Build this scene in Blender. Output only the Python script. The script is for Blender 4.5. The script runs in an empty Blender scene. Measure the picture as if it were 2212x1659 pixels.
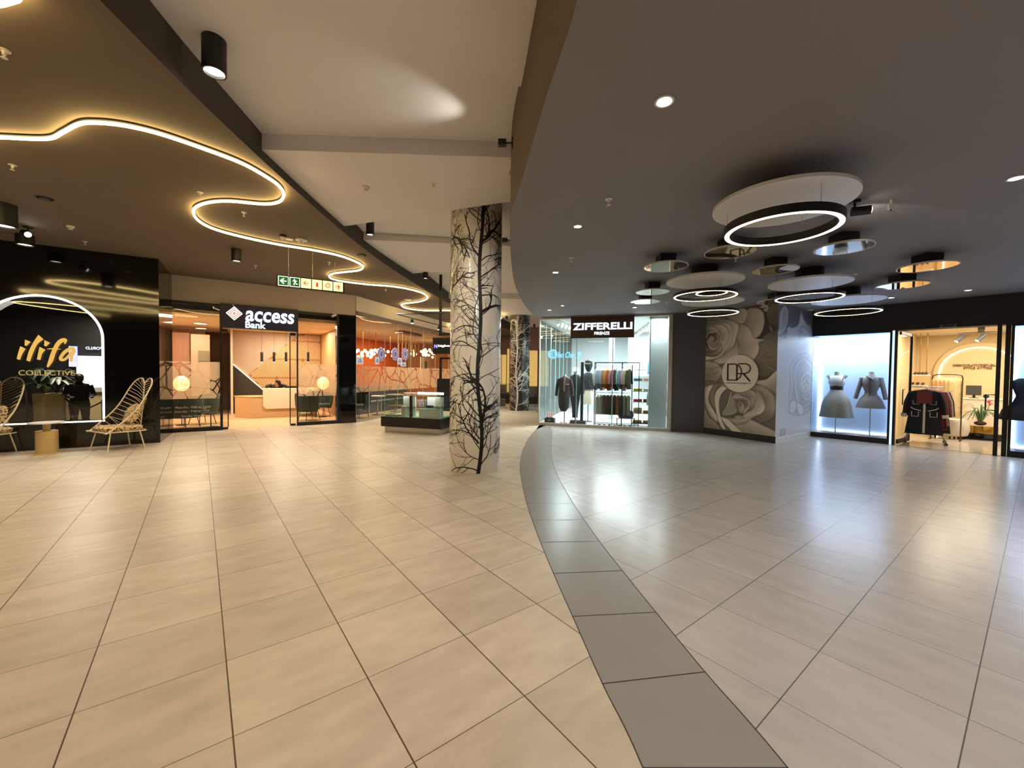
import bpy, math, random
import numpy as np
from mathutils import Vector, Matrix
sc = bpy.context.scene
COL = sc.collection
PI = math.pi
# ---------------------------------------------------------------- camera
CF, CP, CRL, CCX, CCY, CH = 884.0, -0.0256, 0.0108, 1106.0, 829.5, 1.647
cam = bpy.data.cameras.new('camera')
cam.sensor_fit = 'HORIZONTAL'; cam.sensor_width = 36.0; cam.lens = CF / 2212 * 36.0
cam.clip_start = 0.05; cam.clip_end = 200
camo = bpy.data.objects.new('camera', cam); COL.objects.link(camo)
camo.matrix_world = Matrix.Translation((0, 0, CH)) @ Matrix.Rotation(PI / 2 + CP, 4, 'X') @ Matrix.Rotation(CRL, 4, 'Z')
sc.camera = camo
# ---------------------------------------------------------------- world, exposure
w = bpy.data.worlds.new('world'); sc.world = w; w.use_nodes = True
bg = w.node_tree.nodes['Background']; bg.inputs[0].default_value = (1.0, 0.9, 0.8, 1); bg.inputs[1].default_value = 0.15
sc.view_settings.view_transform = 'Standard'; sc.view_settings.look = 'None'
sc.view_settings.exposure = 0.0; sc.view_settings.gamma = 1.0; sc.view_settings.use_curve_mapping = False
sc.cycles.use_denoising = True
sc.cycles.max_bounces = 6; sc.cycles.diffuse_bounces = 3; sc.cycles.glossy_bounces = 4
sc.cycles.transparent_max_bounces = 12; sc.cycles.transmission_bounces = 4
sc.cycles.sample_clamp_indirect = 4.0; sc.cycles.caustics_reflective = False; sc.cycles.caustics_refractive = False
sc.cycles.use_adaptive_sampling = True; sc.cycles.adaptive_threshold = 0.025

WARM = (1.0, 0.84, 0.66); WHITE = (1.0, 0.93, 0.82); COOL = (0.74, 0.85, 1.0)
def light(kind, loc, power, color=WARM, size=0.3, rot=(0, 0, 0), spot=None, blend=0.6, sy=None, spread=None):
    d = bpy.data.lights.new('lamp_light', kind); d.energy = power; d.color = color
    if kind == 'AREA':
        d.size = size
        if sy: d.shape = 'RECTANGLE'; d.size_y = sy
        if spread: d.spread = spread
    else: d.shadow_soft_size = size
    if kind == 'SPOT': d.spot_size = spot or 1.4; d.spot_blend = blend
    o = bpy.data.objects.new('lamp_light', d); COL.objects.link(o); o.location = loc; o.rotation_euler = rot
    return o
def aim(o, tgt):
    o.rotation_euler = (Vector(tgt) - o.location).to_track_quat('-Z', 'Y').to_euler()
    return o
# added fill spots without fixtures, in place of unseen mall ceiling downlights
for x, y, p in ((-6.5, -4, 110), (-2.5, -4.5, 110), (-6.5, -0.5, 110), (-1.4, -1.2, 70), (-9.5, 2.5, 90), (-1.3, 2.4, 55), (-5.5, 2.5, 80), (-9.5, 6.2, 70), (-6.4, 8.2, 70)):
    light('SPOT', (x, y, 4.0), p * 2.8, WARM, 0.3, spot=2.3, blend=1.0)
for x, y, p in ((3, -4, 60), (6, -2, 60), (2.5, 0.2, 40), (6.2, 2.4, 45), (9.5, 2.0, 45), (9, -3, 50)):
    light('SPOT', (x, y, 3.38), p * 9.5, (1, .91, .82), 0.35, spot=2.3, blend=1.0)

aim(light('SPOT', (0.05, 2.2, 3.36), 190, (1, .92, .80), 0.12, spot=.75, blend=.9), (-.64, 7.06, 2.2))  # added unseen spot that brightens the white column
aim(light('SPOT', (-2.2, 3.2, 4.3), 150, (1, .90, .76), 0.12, spot=.85, blend=.9), (-.64, 7.06, 2.0))
# ---------------------------------------------------------------- survey helpers (sight line of the surveyed photo -> real position)
_cr, _sr, _cp, _sp = math.cos(CRL), math.sin(CRL), math.cos(CP), math.sin(CP)
def ray(px, py):
    u, v = (px - CCX) / CF, (py - CCY) / CF
    u, v = _cr * u + _sr * v, -_sr * u + _cr * v
    return (u, _cp + v * _sp, _sp - v * _cp)
def F(px, py, z=0.0):
    d = ray(px, py); t = (z - CH) / d[2]
    return (d[0] * t, d[1] * t, z)
def ZH(px, py, B):
    d = ray(px, py); t = math.hypot(B[0], B[1]) / math.hypot(d[0], d[1]); return CH + d[2] * t
class Fr:
    """local frame of a wall line: x along it, y away from the hall, z up"""
    def __init__(s, A, B):
        s.A = A; s.B = B; L = math.hypot(B[0] - A[0], B[1] - A[1]); s.len = L
        s.u = ((B[0] - A[0]) / L, (B[1] - A[1]) / L); s.n = (-s.u[1], s.u[0]); s.rz = math.atan2(s.u[1], s.u[0])
        s.loc = (A[0], A[1], 0)
    def L(s, px, py, d=0.0):
        q = ray(px, py); ax = s.A[0] + s.n[0] * d; ay = s.A[1] + s.n[1] * d
        t = (s.n[0] * ax + s.n[1] * ay) / (s.n[0] * q[0] + s.n[1] * q[1])
        x, y, z = q[0] * t, q[1] * t, CH + q[2] * t
        return ((x - ax) * s.u[0] + (y - ay) * s.u[1], z)
    def loc_of(s, P):
        return ((P[0] - s.A[0]) * s.u[0] + (P[1] - s.A[1]) * s.u[1], (P[0] - s.A[0]) * s.n[0] + (P[1] - s.A[1]) * s.n[1])
    def W(s, x, y, z=0.0):
        return (s.A[0] + s.u[0] * x + s.n[0] * y, s.A[1] + s.u[1] * x + s.n[1] * y, z)

# ---------------------------------------------------------------- materials
def lin(c):
    r = []
    for v in c[:3]:
        v = v / 255.0
        r.append(v / 12.92 if v <= 0.04045 else ((v + 0.055) / 1.055) ** 2.4)
    return (r[0], r[1], r[2], 1.0)
_M = {}
def mat(name, color, rough=0.5, metal=0.0, emit=None, es=0.0, spec=0.5, coat=0.0, noise=0.0, nscale=8.0, bump=0.0, stretch=None):
    if name in _M: return _M[name]
    m = bpy.data.materials.new(name); m.use_nodes = True; nt = m.node_tree; b = nt.nodes['Principled BSDF']
    c = lin(color); b.inputs['Base Color'].default_value = c
    b.inputs['Roughness'].default_value = rough; b.inputs['Metallic'].default_value = metal
    b.inputs['Specular IOR Level'].default_value = spec; b.inputs['Coat Weight'].default_value = coat; b.inputs['Coat Roughness'].default_value = 0.03
    if emit is not None:
        b.inputs['Emission Color'].default_value = lin(emit); b.inputs['Emission Strength'].default_value = es
    if noise or bump:
        tc = nt.nodes.new('ShaderNodeTexCoord'); mp = nt.nodes.new('ShaderNodeMapping'); nz = nt.nodes.new('ShaderNodeTexNoise')
        if stretch: mp.inputs['Scale'].default_value = stretch
        nz.inputs['Scale'].default_value = nscale; nz.inputs['Detail'].default_value = 5
        nt.links.new(tc.outputs['Object'], mp.inputs[0]); nt.links.new(mp.outputs[0], nz.inputs[0])
        if noise:
            mx = nt.nodes.new('ShaderNodeMix'); mx.data_type = 'RGBA'
            mx.inputs[6].default_value = tuple(v * (1 - noise) for v in c[:3]) + (1,); mx.inputs[7].default_value = tuple(min(1, v * (1 + noise)) for v in c[:3]) + (1,)
            nt.links.new(nz.outputs[0], mx.inputs[0]); nt.links.new(mx.outputs[2], b.inputs['Base Color'])
        if bump:
            bp = nt.nodes.new('ShaderNodeBump'); bp.inputs['Strength'].default_value = bump; bp.inputs['Distance'].default_value = 0.01
            nt.links.new(nz.outputs[0], bp.inputs['Height']); nt.links.new(bp.outputs[0], b.inputs['Normal'])
    _M[name] = m
    return m
def glow(name, color, s):
    return mat(name, (200, 200, 200), 0.5, emit=color, es=s)
def glassmat(name, tint=(255, 255, 255), refl=1.0, ior=1.45):
    if name in _M: return _M[name]
    m = bpy.data.materials.new(name); m.use_nodes = True; nt = m.node_tree; nt.nodes.clear()
    out = nt.nodes.new('ShaderNodeOutputMaterial'); mx = nt.nodes.new('ShaderNodeMixShader')
    tr = nt.nodes.new('ShaderNodeBsdfTransparent'); gl = nt.nodes.new('ShaderNodeBsdfGlossy'); fr = nt.nodes.new('ShaderNodeFresnel')
    mu = nt.nodes.new('ShaderNodeMath'); mu.operation = 'MULTIPLY'; mu.inputs[1].default_value = refl
    fr.inputs[0].default_value = ior; tr.inputs[0].default_value = lin(tint); gl.inputs['Roughness'].default_value = 0.0
    nt.links.new(fr.outputs[0], mu.inputs[0]); nt.links.new(mu.outputs[0], mx.inputs[0]); nt.links.new(tr.outputs[0], mx.inputs[1]); nt.links.new(gl.outputs[0], mx.inputs[2]); nt.links.new(mx.outputs[0], out.inputs[0])
    _M[name] = m
    return m
def filmmat(name, color, opacity, scale=2.2, width=0.035, seedoff=0.0):
    """frosted window film cut through by a web of clear lines"""
    if name in _M: return _M[name]
    m = bpy.data.materials.new(name); m.use_nodes = True; nt = m.node_tree; nt.nodes.clear(); N = nt.nodes.new; K = nt.links.new
    out = N('ShaderNodeOutputMaterial'); mx = N('ShaderNodeMixShader'); tr = N('ShaderNodeBsdfTransparent')
    add = N('ShaderNodeMixShader'); df = N('ShaderNodeBsdfDiffuse'); tl = N('ShaderNodeBsdfTranslucent')
    df.inputs[0].default_value = lin(color); tl.inputs[0].default_value = lin(color); add.inputs[0].default_value = 0.5
    tc = N('ShaderNodeTexCoord'); mp = N('ShaderNodeMapping'); mp.inputs['Location'].default_value = (seedoff, 0, seedoff)
    mp.inputs['Scale'].default_value = (1.0, 0.0, 0.75)
    vo = N('ShaderNodeTexVoronoi'); vo.feature = 'DISTANCE_TO_EDGE'; vo.inputs['Scale'].default_value = scale
    lt = N('ShaderNodeMath'); lt.operation = 'GREATER_THAN'; lt.inputs[1].default_value = width
    vo2 = N('ShaderNodeTexVoronoi'); vo2.feature = 'DISTANCE_TO_EDGE'; vo2.inputs['Scale'].default_value = scale * 0.63
    lt2 = N('ShaderNodeMath'); lt2.operation = 'GREATER_THAN'; lt2.inputs[1].default_value = width * 0.7
    mul = N('ShaderNodeMath'); mul.operation = 'MULTIPLY'; m2 = N('ShaderNodeMath'); m2.operation = 'MULTIPLY'; m2.inputs[1].default_value = opacity
    K(tc.outputs['Object'], mp.inputs[0]); K(mp.outputs[0], vo.inputs['Vector']); K(mp.outputs[0], vo2.inputs['Vector'])
    K(vo.outputs['Distance'], lt.inputs[0]); K(vo2.outputs['Distance'], lt2.inputs[0]); K(lt.outputs[0], mul.inputs[0]); K(lt2.outputs[0], mul.inputs[1]); K(mul.outputs[0], m2.inputs[0])
    K(m2.outputs[0], mx.inputs[0]); K(tr.outputs[0], mx.inputs[1]); K(df.outputs[0], add.inputs[1]); K(tl.outputs[0], add.inputs[2]); K(add.outputs[0], mx.inputs[2]); K(mx.outputs[0], out.inputs[0])
    _M[name] = m
    return m
def tilemat(name, ca, cb, cg, yaw, off, rough, jw=0.0035, mot=0.10, hall=0.25):
    m = bpy.data.materials.new(name); m.use_nodes = True; nt = m.node_tree; N = nt.nodes.new; K = nt.links.new
    b = nt.nodes['Principled BSDF']
    tc = N('ShaderNodeTexCoord'); sub = N('ShaderNodeVectorMath'); sub.operation = 'SUBTRACT'; sub.inputs[1].default_value = (off[0], off[1], 0)
    ro = N('ShaderNodeVectorRotate'); ro.rotation_type = 'Z_AXIS'; ro.inputs['Angle'].default_value = -yaw
    scl = N('ShaderNodeVectorMath'); scl.operation = 'SCALE'; scl.inputs['Scale'].default_value = 1 / 0.6
    K(tc.outputs['Object'], sub.inputs[0]); K(sub.outputs[0], ro.inputs['Vector']); K(ro.outputs[0], scl.inputs[0])
    fl = N('ShaderNodeVectorMath'); fl.operation = 'FLOOR'; fr = N('ShaderNodeVectorMath'); fr.operation = 'FRACTION'
    K(scl.outputs[0], fl.inputs[0]); K(scl.outputs[0], fr.inputs[0])
    wn = N('ShaderNodeTexWhiteNoise'); wn.noise_dimensions = '2D'; K(fl.outputs[0], wn.inputs['Vector'])
    sp = N('ShaderNodeSeparateXYZ'); K(fr.outputs[0], sp.inputs[0])
    def edge(o, wdt):
        a = N('ShaderNodeMath'); a.operation = 'SUBTRACT'; a.inputs[1].default_value = 0.5; K(o, a.inputs[0])
        c = N('ShaderNodeMath'); c.operation = 'ABSOLUTE'; K(a.outputs[0], c.inputs[0])
        d = N('ShaderNodeMath'); d.operation = 'GREATER_THAN'; d.inputs[1].default_value = 0.5 - wdt; K(c.outputs[0], d.inputs[0]); return d
    ex = edge(sp.outputs[0], jw * 1.25); ey = edge(sp.outputs[1], jw * 0.75)
    mxx = N('ShaderNodeMath'); mxx.operation = 'MAXIMUM'; K(ex.outputs[0], mxx.inputs[0]); K(ey.outputs[0], mxx.inputs[1])
    # cloudy mottling, streaked along each tile and different from tile to tile
    ad = N('ShaderNodeVectorMath'); ad.operation = 'ADD'; sc2 = N('ShaderNodeVectorMath'); sc2.operation = 'SCALE'; sc2.inputs['Scale'].default_value = 7.0
    K(wn.outputs['Color'], sc2.inputs[0]); K(ro.outputs[0], ad.inputs[0]); K(sc2.outputs[0], ad.inputs[1])
    mp = N('ShaderNodeMapping'); mp.inputs['Scale'].default_value = (1.0, 2.6, 1.0); K(ad.outputs[0], mp.inputs[0])
    nz = N('ShaderNodeTexNoise'); nz.inputs['Scale'].default_value = 3.0; nz.inputs['Detail'].default_value = 5; nz.inputs['Roughness'].default_value = 0.55; K(mp.outputs[0], nz.inputs[0])
    rp = N('ShaderNodeMapRange'); rp.inputs[1].default_value = 0.22; rp.inputs[2].default_value = 0.78; K(nz.outputs[0], rp.inputs[0])
    mix = N('ShaderNodeMix'); mix.data_type = 'RGBA'; mix.inputs[6].default_value = lin(ca); mix.inputs[7].default_value = lin(cb); K(rp.outputs[0], mix.inputs[0])
    hs = N('ShaderNodeHueSaturation'); rr = N('ShaderNodeMapRange'); rr.inputs[3].default_value = 1 - mot; rr.inputs[4].default_value = 1 + mot * 0.6
    K(wn.outputs['Value'], rr.inputs[0]); K(rr.outputs[0], hs.inputs['Value']); K(mix.outputs[2], hs.inputs['Color'])
    fin = N('ShaderNodeMix'); fin.data_type = 'RGBA'; K(mxx.outputs[0], fin.inputs[0]); K(hs.outputs[0], fin.inputs[6]); fin.inputs[7].default_value = lin(cg)
    K(fin.outputs[2], b.inputs['Base Color'])
    rg = N('ShaderNodeMapRange'); rg.inputs[3].default_value = rough - 0.02; rg.inputs[4].default_value = rough + 0.04; K(nz.outputs[0], rg.inputs[0]); K(rg.outputs[0], b.inputs['Roughness'])
    bp = N('ShaderNodeBump'); bp.inputs['Strength'].default_value = 0.35; bp.inputs['Distance'].default_value = 0.002
    inv = N('ShaderNodeMath'); inv.operation = 'SUBTRACT'; inv.inputs[0].default_value = 1.0; K(mxx.outputs[0], inv.inputs[1]); K(inv.outputs[0], bp.inputs['Height']); K(bp.outputs[0], b.inputs['Normal'])
    b.inputs['Specular IOR Level'].default_value = 0.5
    return m

# ---------------------------------------------------------------- mesh building
class MB:
    def __init__(s): s.v = []; s.f = []; s.c = None
    def add(s, vs, fs):
        o = len(s.v); s.v += [tuple(p) for p in vs]; s.f += [tuple(i + o for i in f) for f in fs]; return s
    def quad(s, a, b, c, d): return s.add([a, b, c, d], [(0, 1, 2, 3)])
    def box(s, x0, x1, y0, y1, z0, z1):
        return s.add([(x0, y0, z0), (x1, y0, z0), (x1, y1, z0), (x0, y1, z0), (x0, y0, z1), (x1, y0, z1), (x1, y1, z1), (x0, y1, z1)],
                     [(0, 3, 2, 1), (4, 5, 6, 7), (0, 1, 5, 4), (1, 2, 6, 5), (2, 3, 7, 6), (3, 0, 4, 7)])
    def prism(s, poly, a, b, plane='xy'):
        """extrude a polygon; plane xy -> z from a to b, xz -> y from a to b, yz -> x from a to b"""
        n = len(poly)
        def P(p, h): return {'xy': (p[0], p[1], h), 'xz': (p[0], h, p[1]), 'yz': (h, p[0], p[1])}[plane]
        vs = [P(p, a) for p in poly] + [P(p, b) for p in poly]
        return s.add(vs, [tuple(range(n))[::-1], tuple(range(n, 2 * n))] + [(i, (i + 1) % n, n + (i + 1) % n, n + i) for i in range(n)])
    def loft(s, rings, cap=True, closed=True):
        n = len(rings[0]); o = len(s.v)
        for r in rings: s.v += [tuple(p) for p in r]
        for k in range(len(rings) - 1):
            for i in range(n if closed else n - 1):
                j = (i + 1) % n
                s.f.append((o + k * n + i, o + k * n + j, o + (k + 1) * n + j, o + (k + 1) * n + i))
        if cap:
            s.f.append(tuple(o + i for i in range(n))[::-1]); s.f.append(tuple(o + (len(rings) - 1) * n + i for i in range(n)))
        return s
    def cyl(s, x, y, z0, z1, r, n=24, r2=None):
        r2 = r if r2 is None else r2
        return s.loft([[(x + q * math.cos(2 * PI * i / n), y + q * math.sin(2 * PI * i / n), z) for i in range(n)] for q, z in ((r, z0), (r2, z1))])
    def lathe(s, prof, x=0, y=0, n=24, ex=1.0, ey=1.0):
        return s.loft([[(x + max(r, .0005) * ex * math.cos(2 * PI * i / n), y + max(r, .0005) * ey * math.sin(2 * PI * i / n), z) for i in range(n)] for r, z in prof])
    def sphere(s, c, r, n=14, ez=1.0):
        k = n // 2
        return s.loft([[(c[0] + r * math.sin(PI * max(.02, min(k - .02, j)) / k) * math.cos(2 * PI * i / n), c[1] + r * math.sin(PI * max(.02, min(k - .02, j)) / k) * math.sin(2 * PI * i / n), c[2] - r * ez * math.cos(PI * j / k)) for i in range(n)] for j in range(k + 1)])
    def tube(s, pts, r, n=8, rs=None, cap=True, closed=False, flat=1.0):
        P = [Vector(p) for p in pts]; rings = []; N = len(P); up = Vector((0, 0, 1)); pn = None
        for i in range(N):
            t = (P[(i + 1) % N] - P[i - 1]) if closed else (P[min(i + 1, N - 1)] - P[max(i - 1, 0)])
            if t.length < 1e-9: t = Vector((0, 0, 1))
            t.normalize()
            if pn is None:
                pn = t.cross(up)
                if pn.length < 0.05: pn = t.cross(Vector((1, 0, 0)))
            pn = pn - t * pn.dot(t)
            if pn.length < 1e-6: pn = t.cross(Vector((1, 0.3, 0)))
            pn.normalize(); bn = t.cross(pn); q = rs[i] if rs else r
            rings.append([P[i] + pn * q * math.cos(2 * PI * k / n) + bn * q * flat * math.sin(2 * PI * k / n) for k in range(n)])
        if closed: rings.append(rings[0]); cap = False
        return s.loft(rings, cap=cap)
    def build(s, name, m, parent=None, smooth=False, bevel=0.0, loc=None, rz=None):
        me = bpy.data.meshes.new(name); me.from_pydata(s.v, [], s.f); me.validate(); me.update()
        if m: me.materials.append(m)
        if smooth:
            me.polygons.foreach_set('use_smooth', [True] * len(me.polygons)); me.set_sharp_from_angle(angle=0.7)
        o = bpy.data.objects.new(name, me); COL.objects.link(o)
        if parent: o.parent = parent
        if loc is not None: o.location = loc
        if rz is not None: o.rotation_euler = (0, 0, rz)
        if bevel:
            b = o.modifiers.new('bevel', 'BEVEL'); b.width = bevel; b.segments = 2; b.limit_method = 'ANGLE'
        return o
def thing(name, label, cat, loc=(0, 0, 0), rz=0.0, group=None):
    o = bpy.data.objects.new(name, None); COL.objects.link(o); o.empty_display_size = 0.1
    o.location = loc; o.rotation_euler = (0, 0, rz); o['label'] = label; o['category'] = cat
    if group: o['group'] = group
    return o
def tag(o, label, cat, group=None, kind=None):
    o['label'] = label; o['category'] = cat
    if group: o['group'] = group
    if kind: o['kind'] = kind
    return o
def struct(o, label=None):
    o['kind'] = 'structure'
    if label: o['label'] = label
    return o
def sthing(name, loc=(0, 0, 0), rz=0.0, label=None):
    o = bpy.data.objects.new(name, None); COL.objects.link(o); o.location = loc; o.rotation_euler = (0, 0, rz); o['kind'] = 'structure'
    if label: o['label'] = label
    return o
def copy_tree(o, parent=None):
    c = o.copy(); COL.objects.link(c); c.parent = parent
    for ch in [k for k in bpy.data.objects if k.parent == o and k != c]: copy_tree(ch, c)
    return c
def text(name, s, x0, x1, z0, z1, y, m, parent, depth=0.01, bold=0.0, shear=0.0, flip=False, slant=0.0):
    """raised lettering on a wall plane, fitted to the box x0..x1, z0..z1 at depth y"""
    cu = bpy.data.curves.new(name, 'FONT'); cu.body = s; cu.size = 1.0; cu.extrude = 0.0; cu.offset = bold; cu.shear = shear; cu.resolution_u = 3
    t = bpy.data.objects.new(name, cu); COL.objects.link(t); bpy.context.view_layer.update()
    me = bpy.data.meshes.new_from_object(t.evaluated_get(bpy.context.evaluated_depsgraph_get()))
    bpy.data.objects.remove(t); n = len(me.vertices); a = np.empty(n * 3); me.vertices.foreach_get('co', a); a = a.reshape(-1, 3)
    fs = [tuple(p.vertices) for p in me.polygons]
    mn, mx = a[:, :2].min(0), a[:, :2].max(0); q = (a[:, :2] - mn) / (mx - mn)
    if flip: q[:, 0] = 1 - q[:, 0]
    X = x0 + q[:, 0] * (x1 - x0); Z = z0 + q[:, 1] * (z1 - z0) + slant * (X - x0)
    b = MB(); b.v = [(float(X[i]), y, float(Z[i])) for i in range(n)] + [(float(X[i]), y - depth, float(Z[i])) for i in range(n)]
    b.f = [tuple(i for i in f) for f in fs] + [tuple(i + n for i in f)[::-1] for f in fs]
    ec = {}
    for f in fs:
        for i in range(len(f)):
            e = (f[i], f[(i + 1) % len(f)]); k = tuple(sorted(e)); ec.setdefault(k, []).append(e)
    for k, l in ec.items():
        if len(l) == 1: e = l[0]; b.f.append((e[1], e[0], e[0] + n, e[1] + n))
    return b.build(name, m, parent)
def spline(pts, k=8, closed=False):
    P = [Vector(p) for p in pts]; n = len(P); out = []
    for i in range(n if closed else n - 1):
        if closed: a, b, c, d = P[i - 1], P[i], P[(i + 1) % n], P[(i + 2) % n]
        else: a, b, c, d = P[max(i - 1, 0)], P[i], P[i + 1], P[min(i + 2, n - 1)]
        for j in range(k):
            t = j / k
            out.append(0.5 * ((2 * b) + (c - a) * t + (2 * a - 5 * b + 4 * c - d) * t * t + (3 * b - a - 3 * c + d) * t * t * t))
    if not closed: out.append(P[-1])
    return out
def circ_fit(pts):
    A = np.array([[2 * p[0], 2 * p[1], 1] for p in pts]); b = np.array([p[0] ** 2 + p[1] ** 2 for p in pts])
    s = np.linalg.lstsq(A, b, rcond=None)[0]
    return s[0], s[1], math.sqrt(s[2] + s[0] ** 2 + s[1] ** 2)
# ================================================================ SETTING
ZL, ZR = 4.12, 3.45                      # dark ceilings left / right
M_ceilL = mat('dark_taupe_plaster', (106, 93, 79), 0.8, noise=0.08, nscale=1.5)
M_ceilR = mat('charcoal_plaster', (126, 122, 122), 0.7, noise=0.06, nscale=1.2)
M_light = mat('warm_white_plaster', (226, 222, 222), 0.85)
M_sand = mat('taupe_plaster', (186, 172, 158), 0.85)
M_black = mat('black_powder_coat', (16, 15, 15), 0.45)
M_blackgloss = mat('polished_black_panel', (8, 8, 9), 0.06, spec=0.6)
M_chrome = mat('brushed_steel', (190, 186, 180), 0.25, metal=1.0)
M_white = mat('white_lacquer', (228, 226, 220), 0.4)
M_glass = glassmat('clear_glass', (238, 246, 242))
M_led = glow('warm_led', (255, 226, 160), 9.0)
M_cool = glow('cool_white_led', (222, 236, 255), 6.0)
# floor curves (band between the beige hall and the grey hall)
bandL = [F(*p) for p in ((1389, 1659), (1301.5, 1477), (1236.9, 1331.5), (1195.5, 1238.7), (1167.6, 1171.5), (1149.7, 1123.7), (1137.8, 1087.4), (1130, 1056), (1125.3, 1029.6), (1123.5, 1010), (1125, 989), (1131.5, 967), (1143, 945), (1158, 928))]
bandR = [F(*p) for p in ((1702, 1659), (1522.8, 1451.4), (1417, 1322.5), (1344.4, 1232.5), (1294.6, 1169), (1262.3, 1123), (1238.6, 1088), (1220, 1057), (1207.5, 1034), (1198.8, 1014.6), (1192.8, 993.5), (1190.8, 974.8), (1191.3, 955), (1193, 930))]
bandL = [(0.75, -9, 0), (0.7, -1.5, 0), (0.63, 0.6, 0)] + bandL; bandR = [(1.4, -9, 0), (1.36, -1.5, 0), (1.27, 0.6, 0)] + bandR
sL = spline(bandL, 6); sR = spline(bandR, 6)
TL = tilemat('beige_porcelain_tiles', (178, 164, 144), (206, 193, 173), (70, 52, 32), 0.652, (-2.063 * .6, 3.0 * .6), 0.36, jw=0.0045, mot=0.10)
TR = tilemat('grey_porcelain_tiles', (166, 161, 157), (182, 177, 173), (92, 88, 84), -0.9128, (1.6987 * .6, 4.204 * .6), 0.24, jw=0.0038, mot=0.05)
b = MB()
pts = [(-16, -9, 0)] + [tuple(p) for p in sL] + [(1.1, 13.06, 0), (1.1, 34, 0), (-16, 34, 0)]
b.add(pts, [tuple(range(len(pts)))]); struct(b.build('floor', TL), 'beige tiled hall floor left of the curved grey band')
b = MB()
pts = [tuple(p) for p in sR] + [(1.3, 14.5, 0), (16, 14.5, 0), (16, -9, 0)]
b.add(pts, [tuple(range(len(pts)))[::-1]]); struct(b.build('floor', TR), 'grey tiled floor right of the curved band')
b = MB(); n = len(sL)
for i in range(n - 1): b.quad(tuple(sL[i]), tuple(sR[i]), tuple(sR[i + 1]), tuple(sL[i + 1]))
b.quad(tuple(sL[-1]), tuple(sR[-1]), (1.3, 14.5, 0), (1.1, 14.5, 0))
M_band = mat('dark_grey_stone', (140, 137, 132), 0.27, noise=0.08, nscale=3)
fb = struct(b.build('floor', M_band), 'curved dark grey border band in the floor')
M_grout = mat('grout', (52, 46, 40), 0.8)
b = MB()
def strip(P, Q, wd, z=0.0012):
    P = Vector(P); Q = Vector(Q); t = (Q - P); t.z = 0; t.normalize(); q = Vector((-t.y, t.x, 0)) * wd / 2
    b.quad(*[tuple(a + Vector((0, 0, z))) for a in (P - q, Q - q, Q + q, P + q)])
for i in range(7, n - 8, 6): strip(sL[i - 1], sR[i - 1], 0.006)
for s_ in (sL, sR):
    for i in range(n - 1): strip(s_[i], s_[i + 1], 0.006)
b.build('joint_lines', M_grout, fb)
# -------- ceilings
edgeR = [(0.55, -9), (0.42, -2), (0.38, 0), (0.33, 1.2)] + [F(*p, ZR)[:2] for p in ((1246.5, 0), (1214, 108.5), (1181, 206), (1165, 260), (1146, 325.5), (1125.8, 396), (1108, 445), (1102.6, 480), (1102.6, 540), (1110, 606), (1122.8, 639.6), (1141, 669), (1161.4, 685.5))]
eR = spline([(x, y, 0) for x, y in edgeR], 5)
b = MB(); pts = [(p[0], p[1], ZR) for p in eR] + [(4.75, 11.99, ZR), (5.7, 11.9, ZR), (12, 12.6, ZR), (16, -9, ZR)]
b.add(pts, [tuple(range(len(pts)))]); struct(b.build('ceiling', M_ceilR), 'low charcoal ceiling on the right with a curved edge')
b = MB()
for i in range(len(eR) - 1):
    a, c = eR[i], eR[i + 1]
    b.quad((a[0], a[1], ZR), (c[0], c[1], ZR), (c[0], c[1], 5.2), (a[0], a[1], 5.2))
struct(b.build('trim_1', mat('brown_taupe_paint', (104, 90, 76), 0.8), smooth=True), 'upright edge of the low charcoal ceiling')
edgeL = [(-2.5, -9), (-2.6, 0), (-2.7, 1.8), (-2.79, 2.81), (-2.88, 3.6), (-2.94, 4.5), (-2.98, 5.4), (-3.01, 6.6), (-3.01, 7.8), (-2.93, 9.5), (-2.72, 11.5), (-2.3, 14.4), (-1.6, 18), (-0.9, 21), (0.2, 24.5)]
eL = spline([(x, y, 0) for x, y in edgeL], 4)
b = MB(); pts = [(p[0], p[1], ZL) for p in eL] + [(0.2, 34, ZL), (-16, 34, ZL), (-16, -9, ZL)]
b.add(pts, [tuple(range(len(pts)))]); struct(b.build('ceiling', M_ceilL), 'dark taupe ceiling on the left')
b = MB()
for i in range(len(eL) - 1):
    a, c = eL[i], eL[i + 1]
    b.quad((a[0], a[1], ZL), (c[0], c[1], ZL), (c[0], c[1], 5.4), (a[0], a[1], 5.4))
struct(b.build('trim_2', mat('dark_grey_paint', (74, 66, 58), 0.8), smooth=True), 'upright edge of the dark taupe ceiling')
# raised light ceiling: folded boards, each a slab with its own height and slope
def board(poly, label):
    bb = MB(); nn = len(poly)
    bb.add(list(poly) + [(p[0], p[1], p[2] + 0.6) for p in poly], [tuple(range(nn))[::-1], tuple(range(nn, 2 * nn))] + [(i, (i + 1) % nn, nn + (i + 1) % nn, nn + i) for i in range(nn)])
    return struct(bb.build('ceiling', M_light), label)
board([(-3.4, -9, 4.62), (1.2, -9, 4.62), (1.2, 3.9, 4.52), (0.05, 4.02, 4.41), (-3.4, 1.6, 4.6)], 'nearest light board of the raised ceiling')
board([(-3.4, 1.2, 4.60), (1.2, 3.3, 4.60), (1.2, 5.02, 4.42), (-3.4, 4.84, 4.42)], 'light ceiling board with the round spot of light')
board([(-3.4, 4.84, 4.235), (1.2, 5.02, 4.235), (1.2, 5.75, 4.235), (-3.4, 7.5, 4.235)], 'lower light ceiling board in front of the white column')
board([(-3.4, 5.6, 4.66), (1.2, 5.2, 4.66), (1.2, 8.65, 4.36), (-3.4, 8.17, 4.44)], 'light ceiling board above the white column')
board([(-3.5, 8.19, 4.285), (1.2, 8.66, 4.285), (1.2, 10.2, 4.36), (-3.5, 11.5, 4.36)], 'light ceiling board behind the white column')
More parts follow.
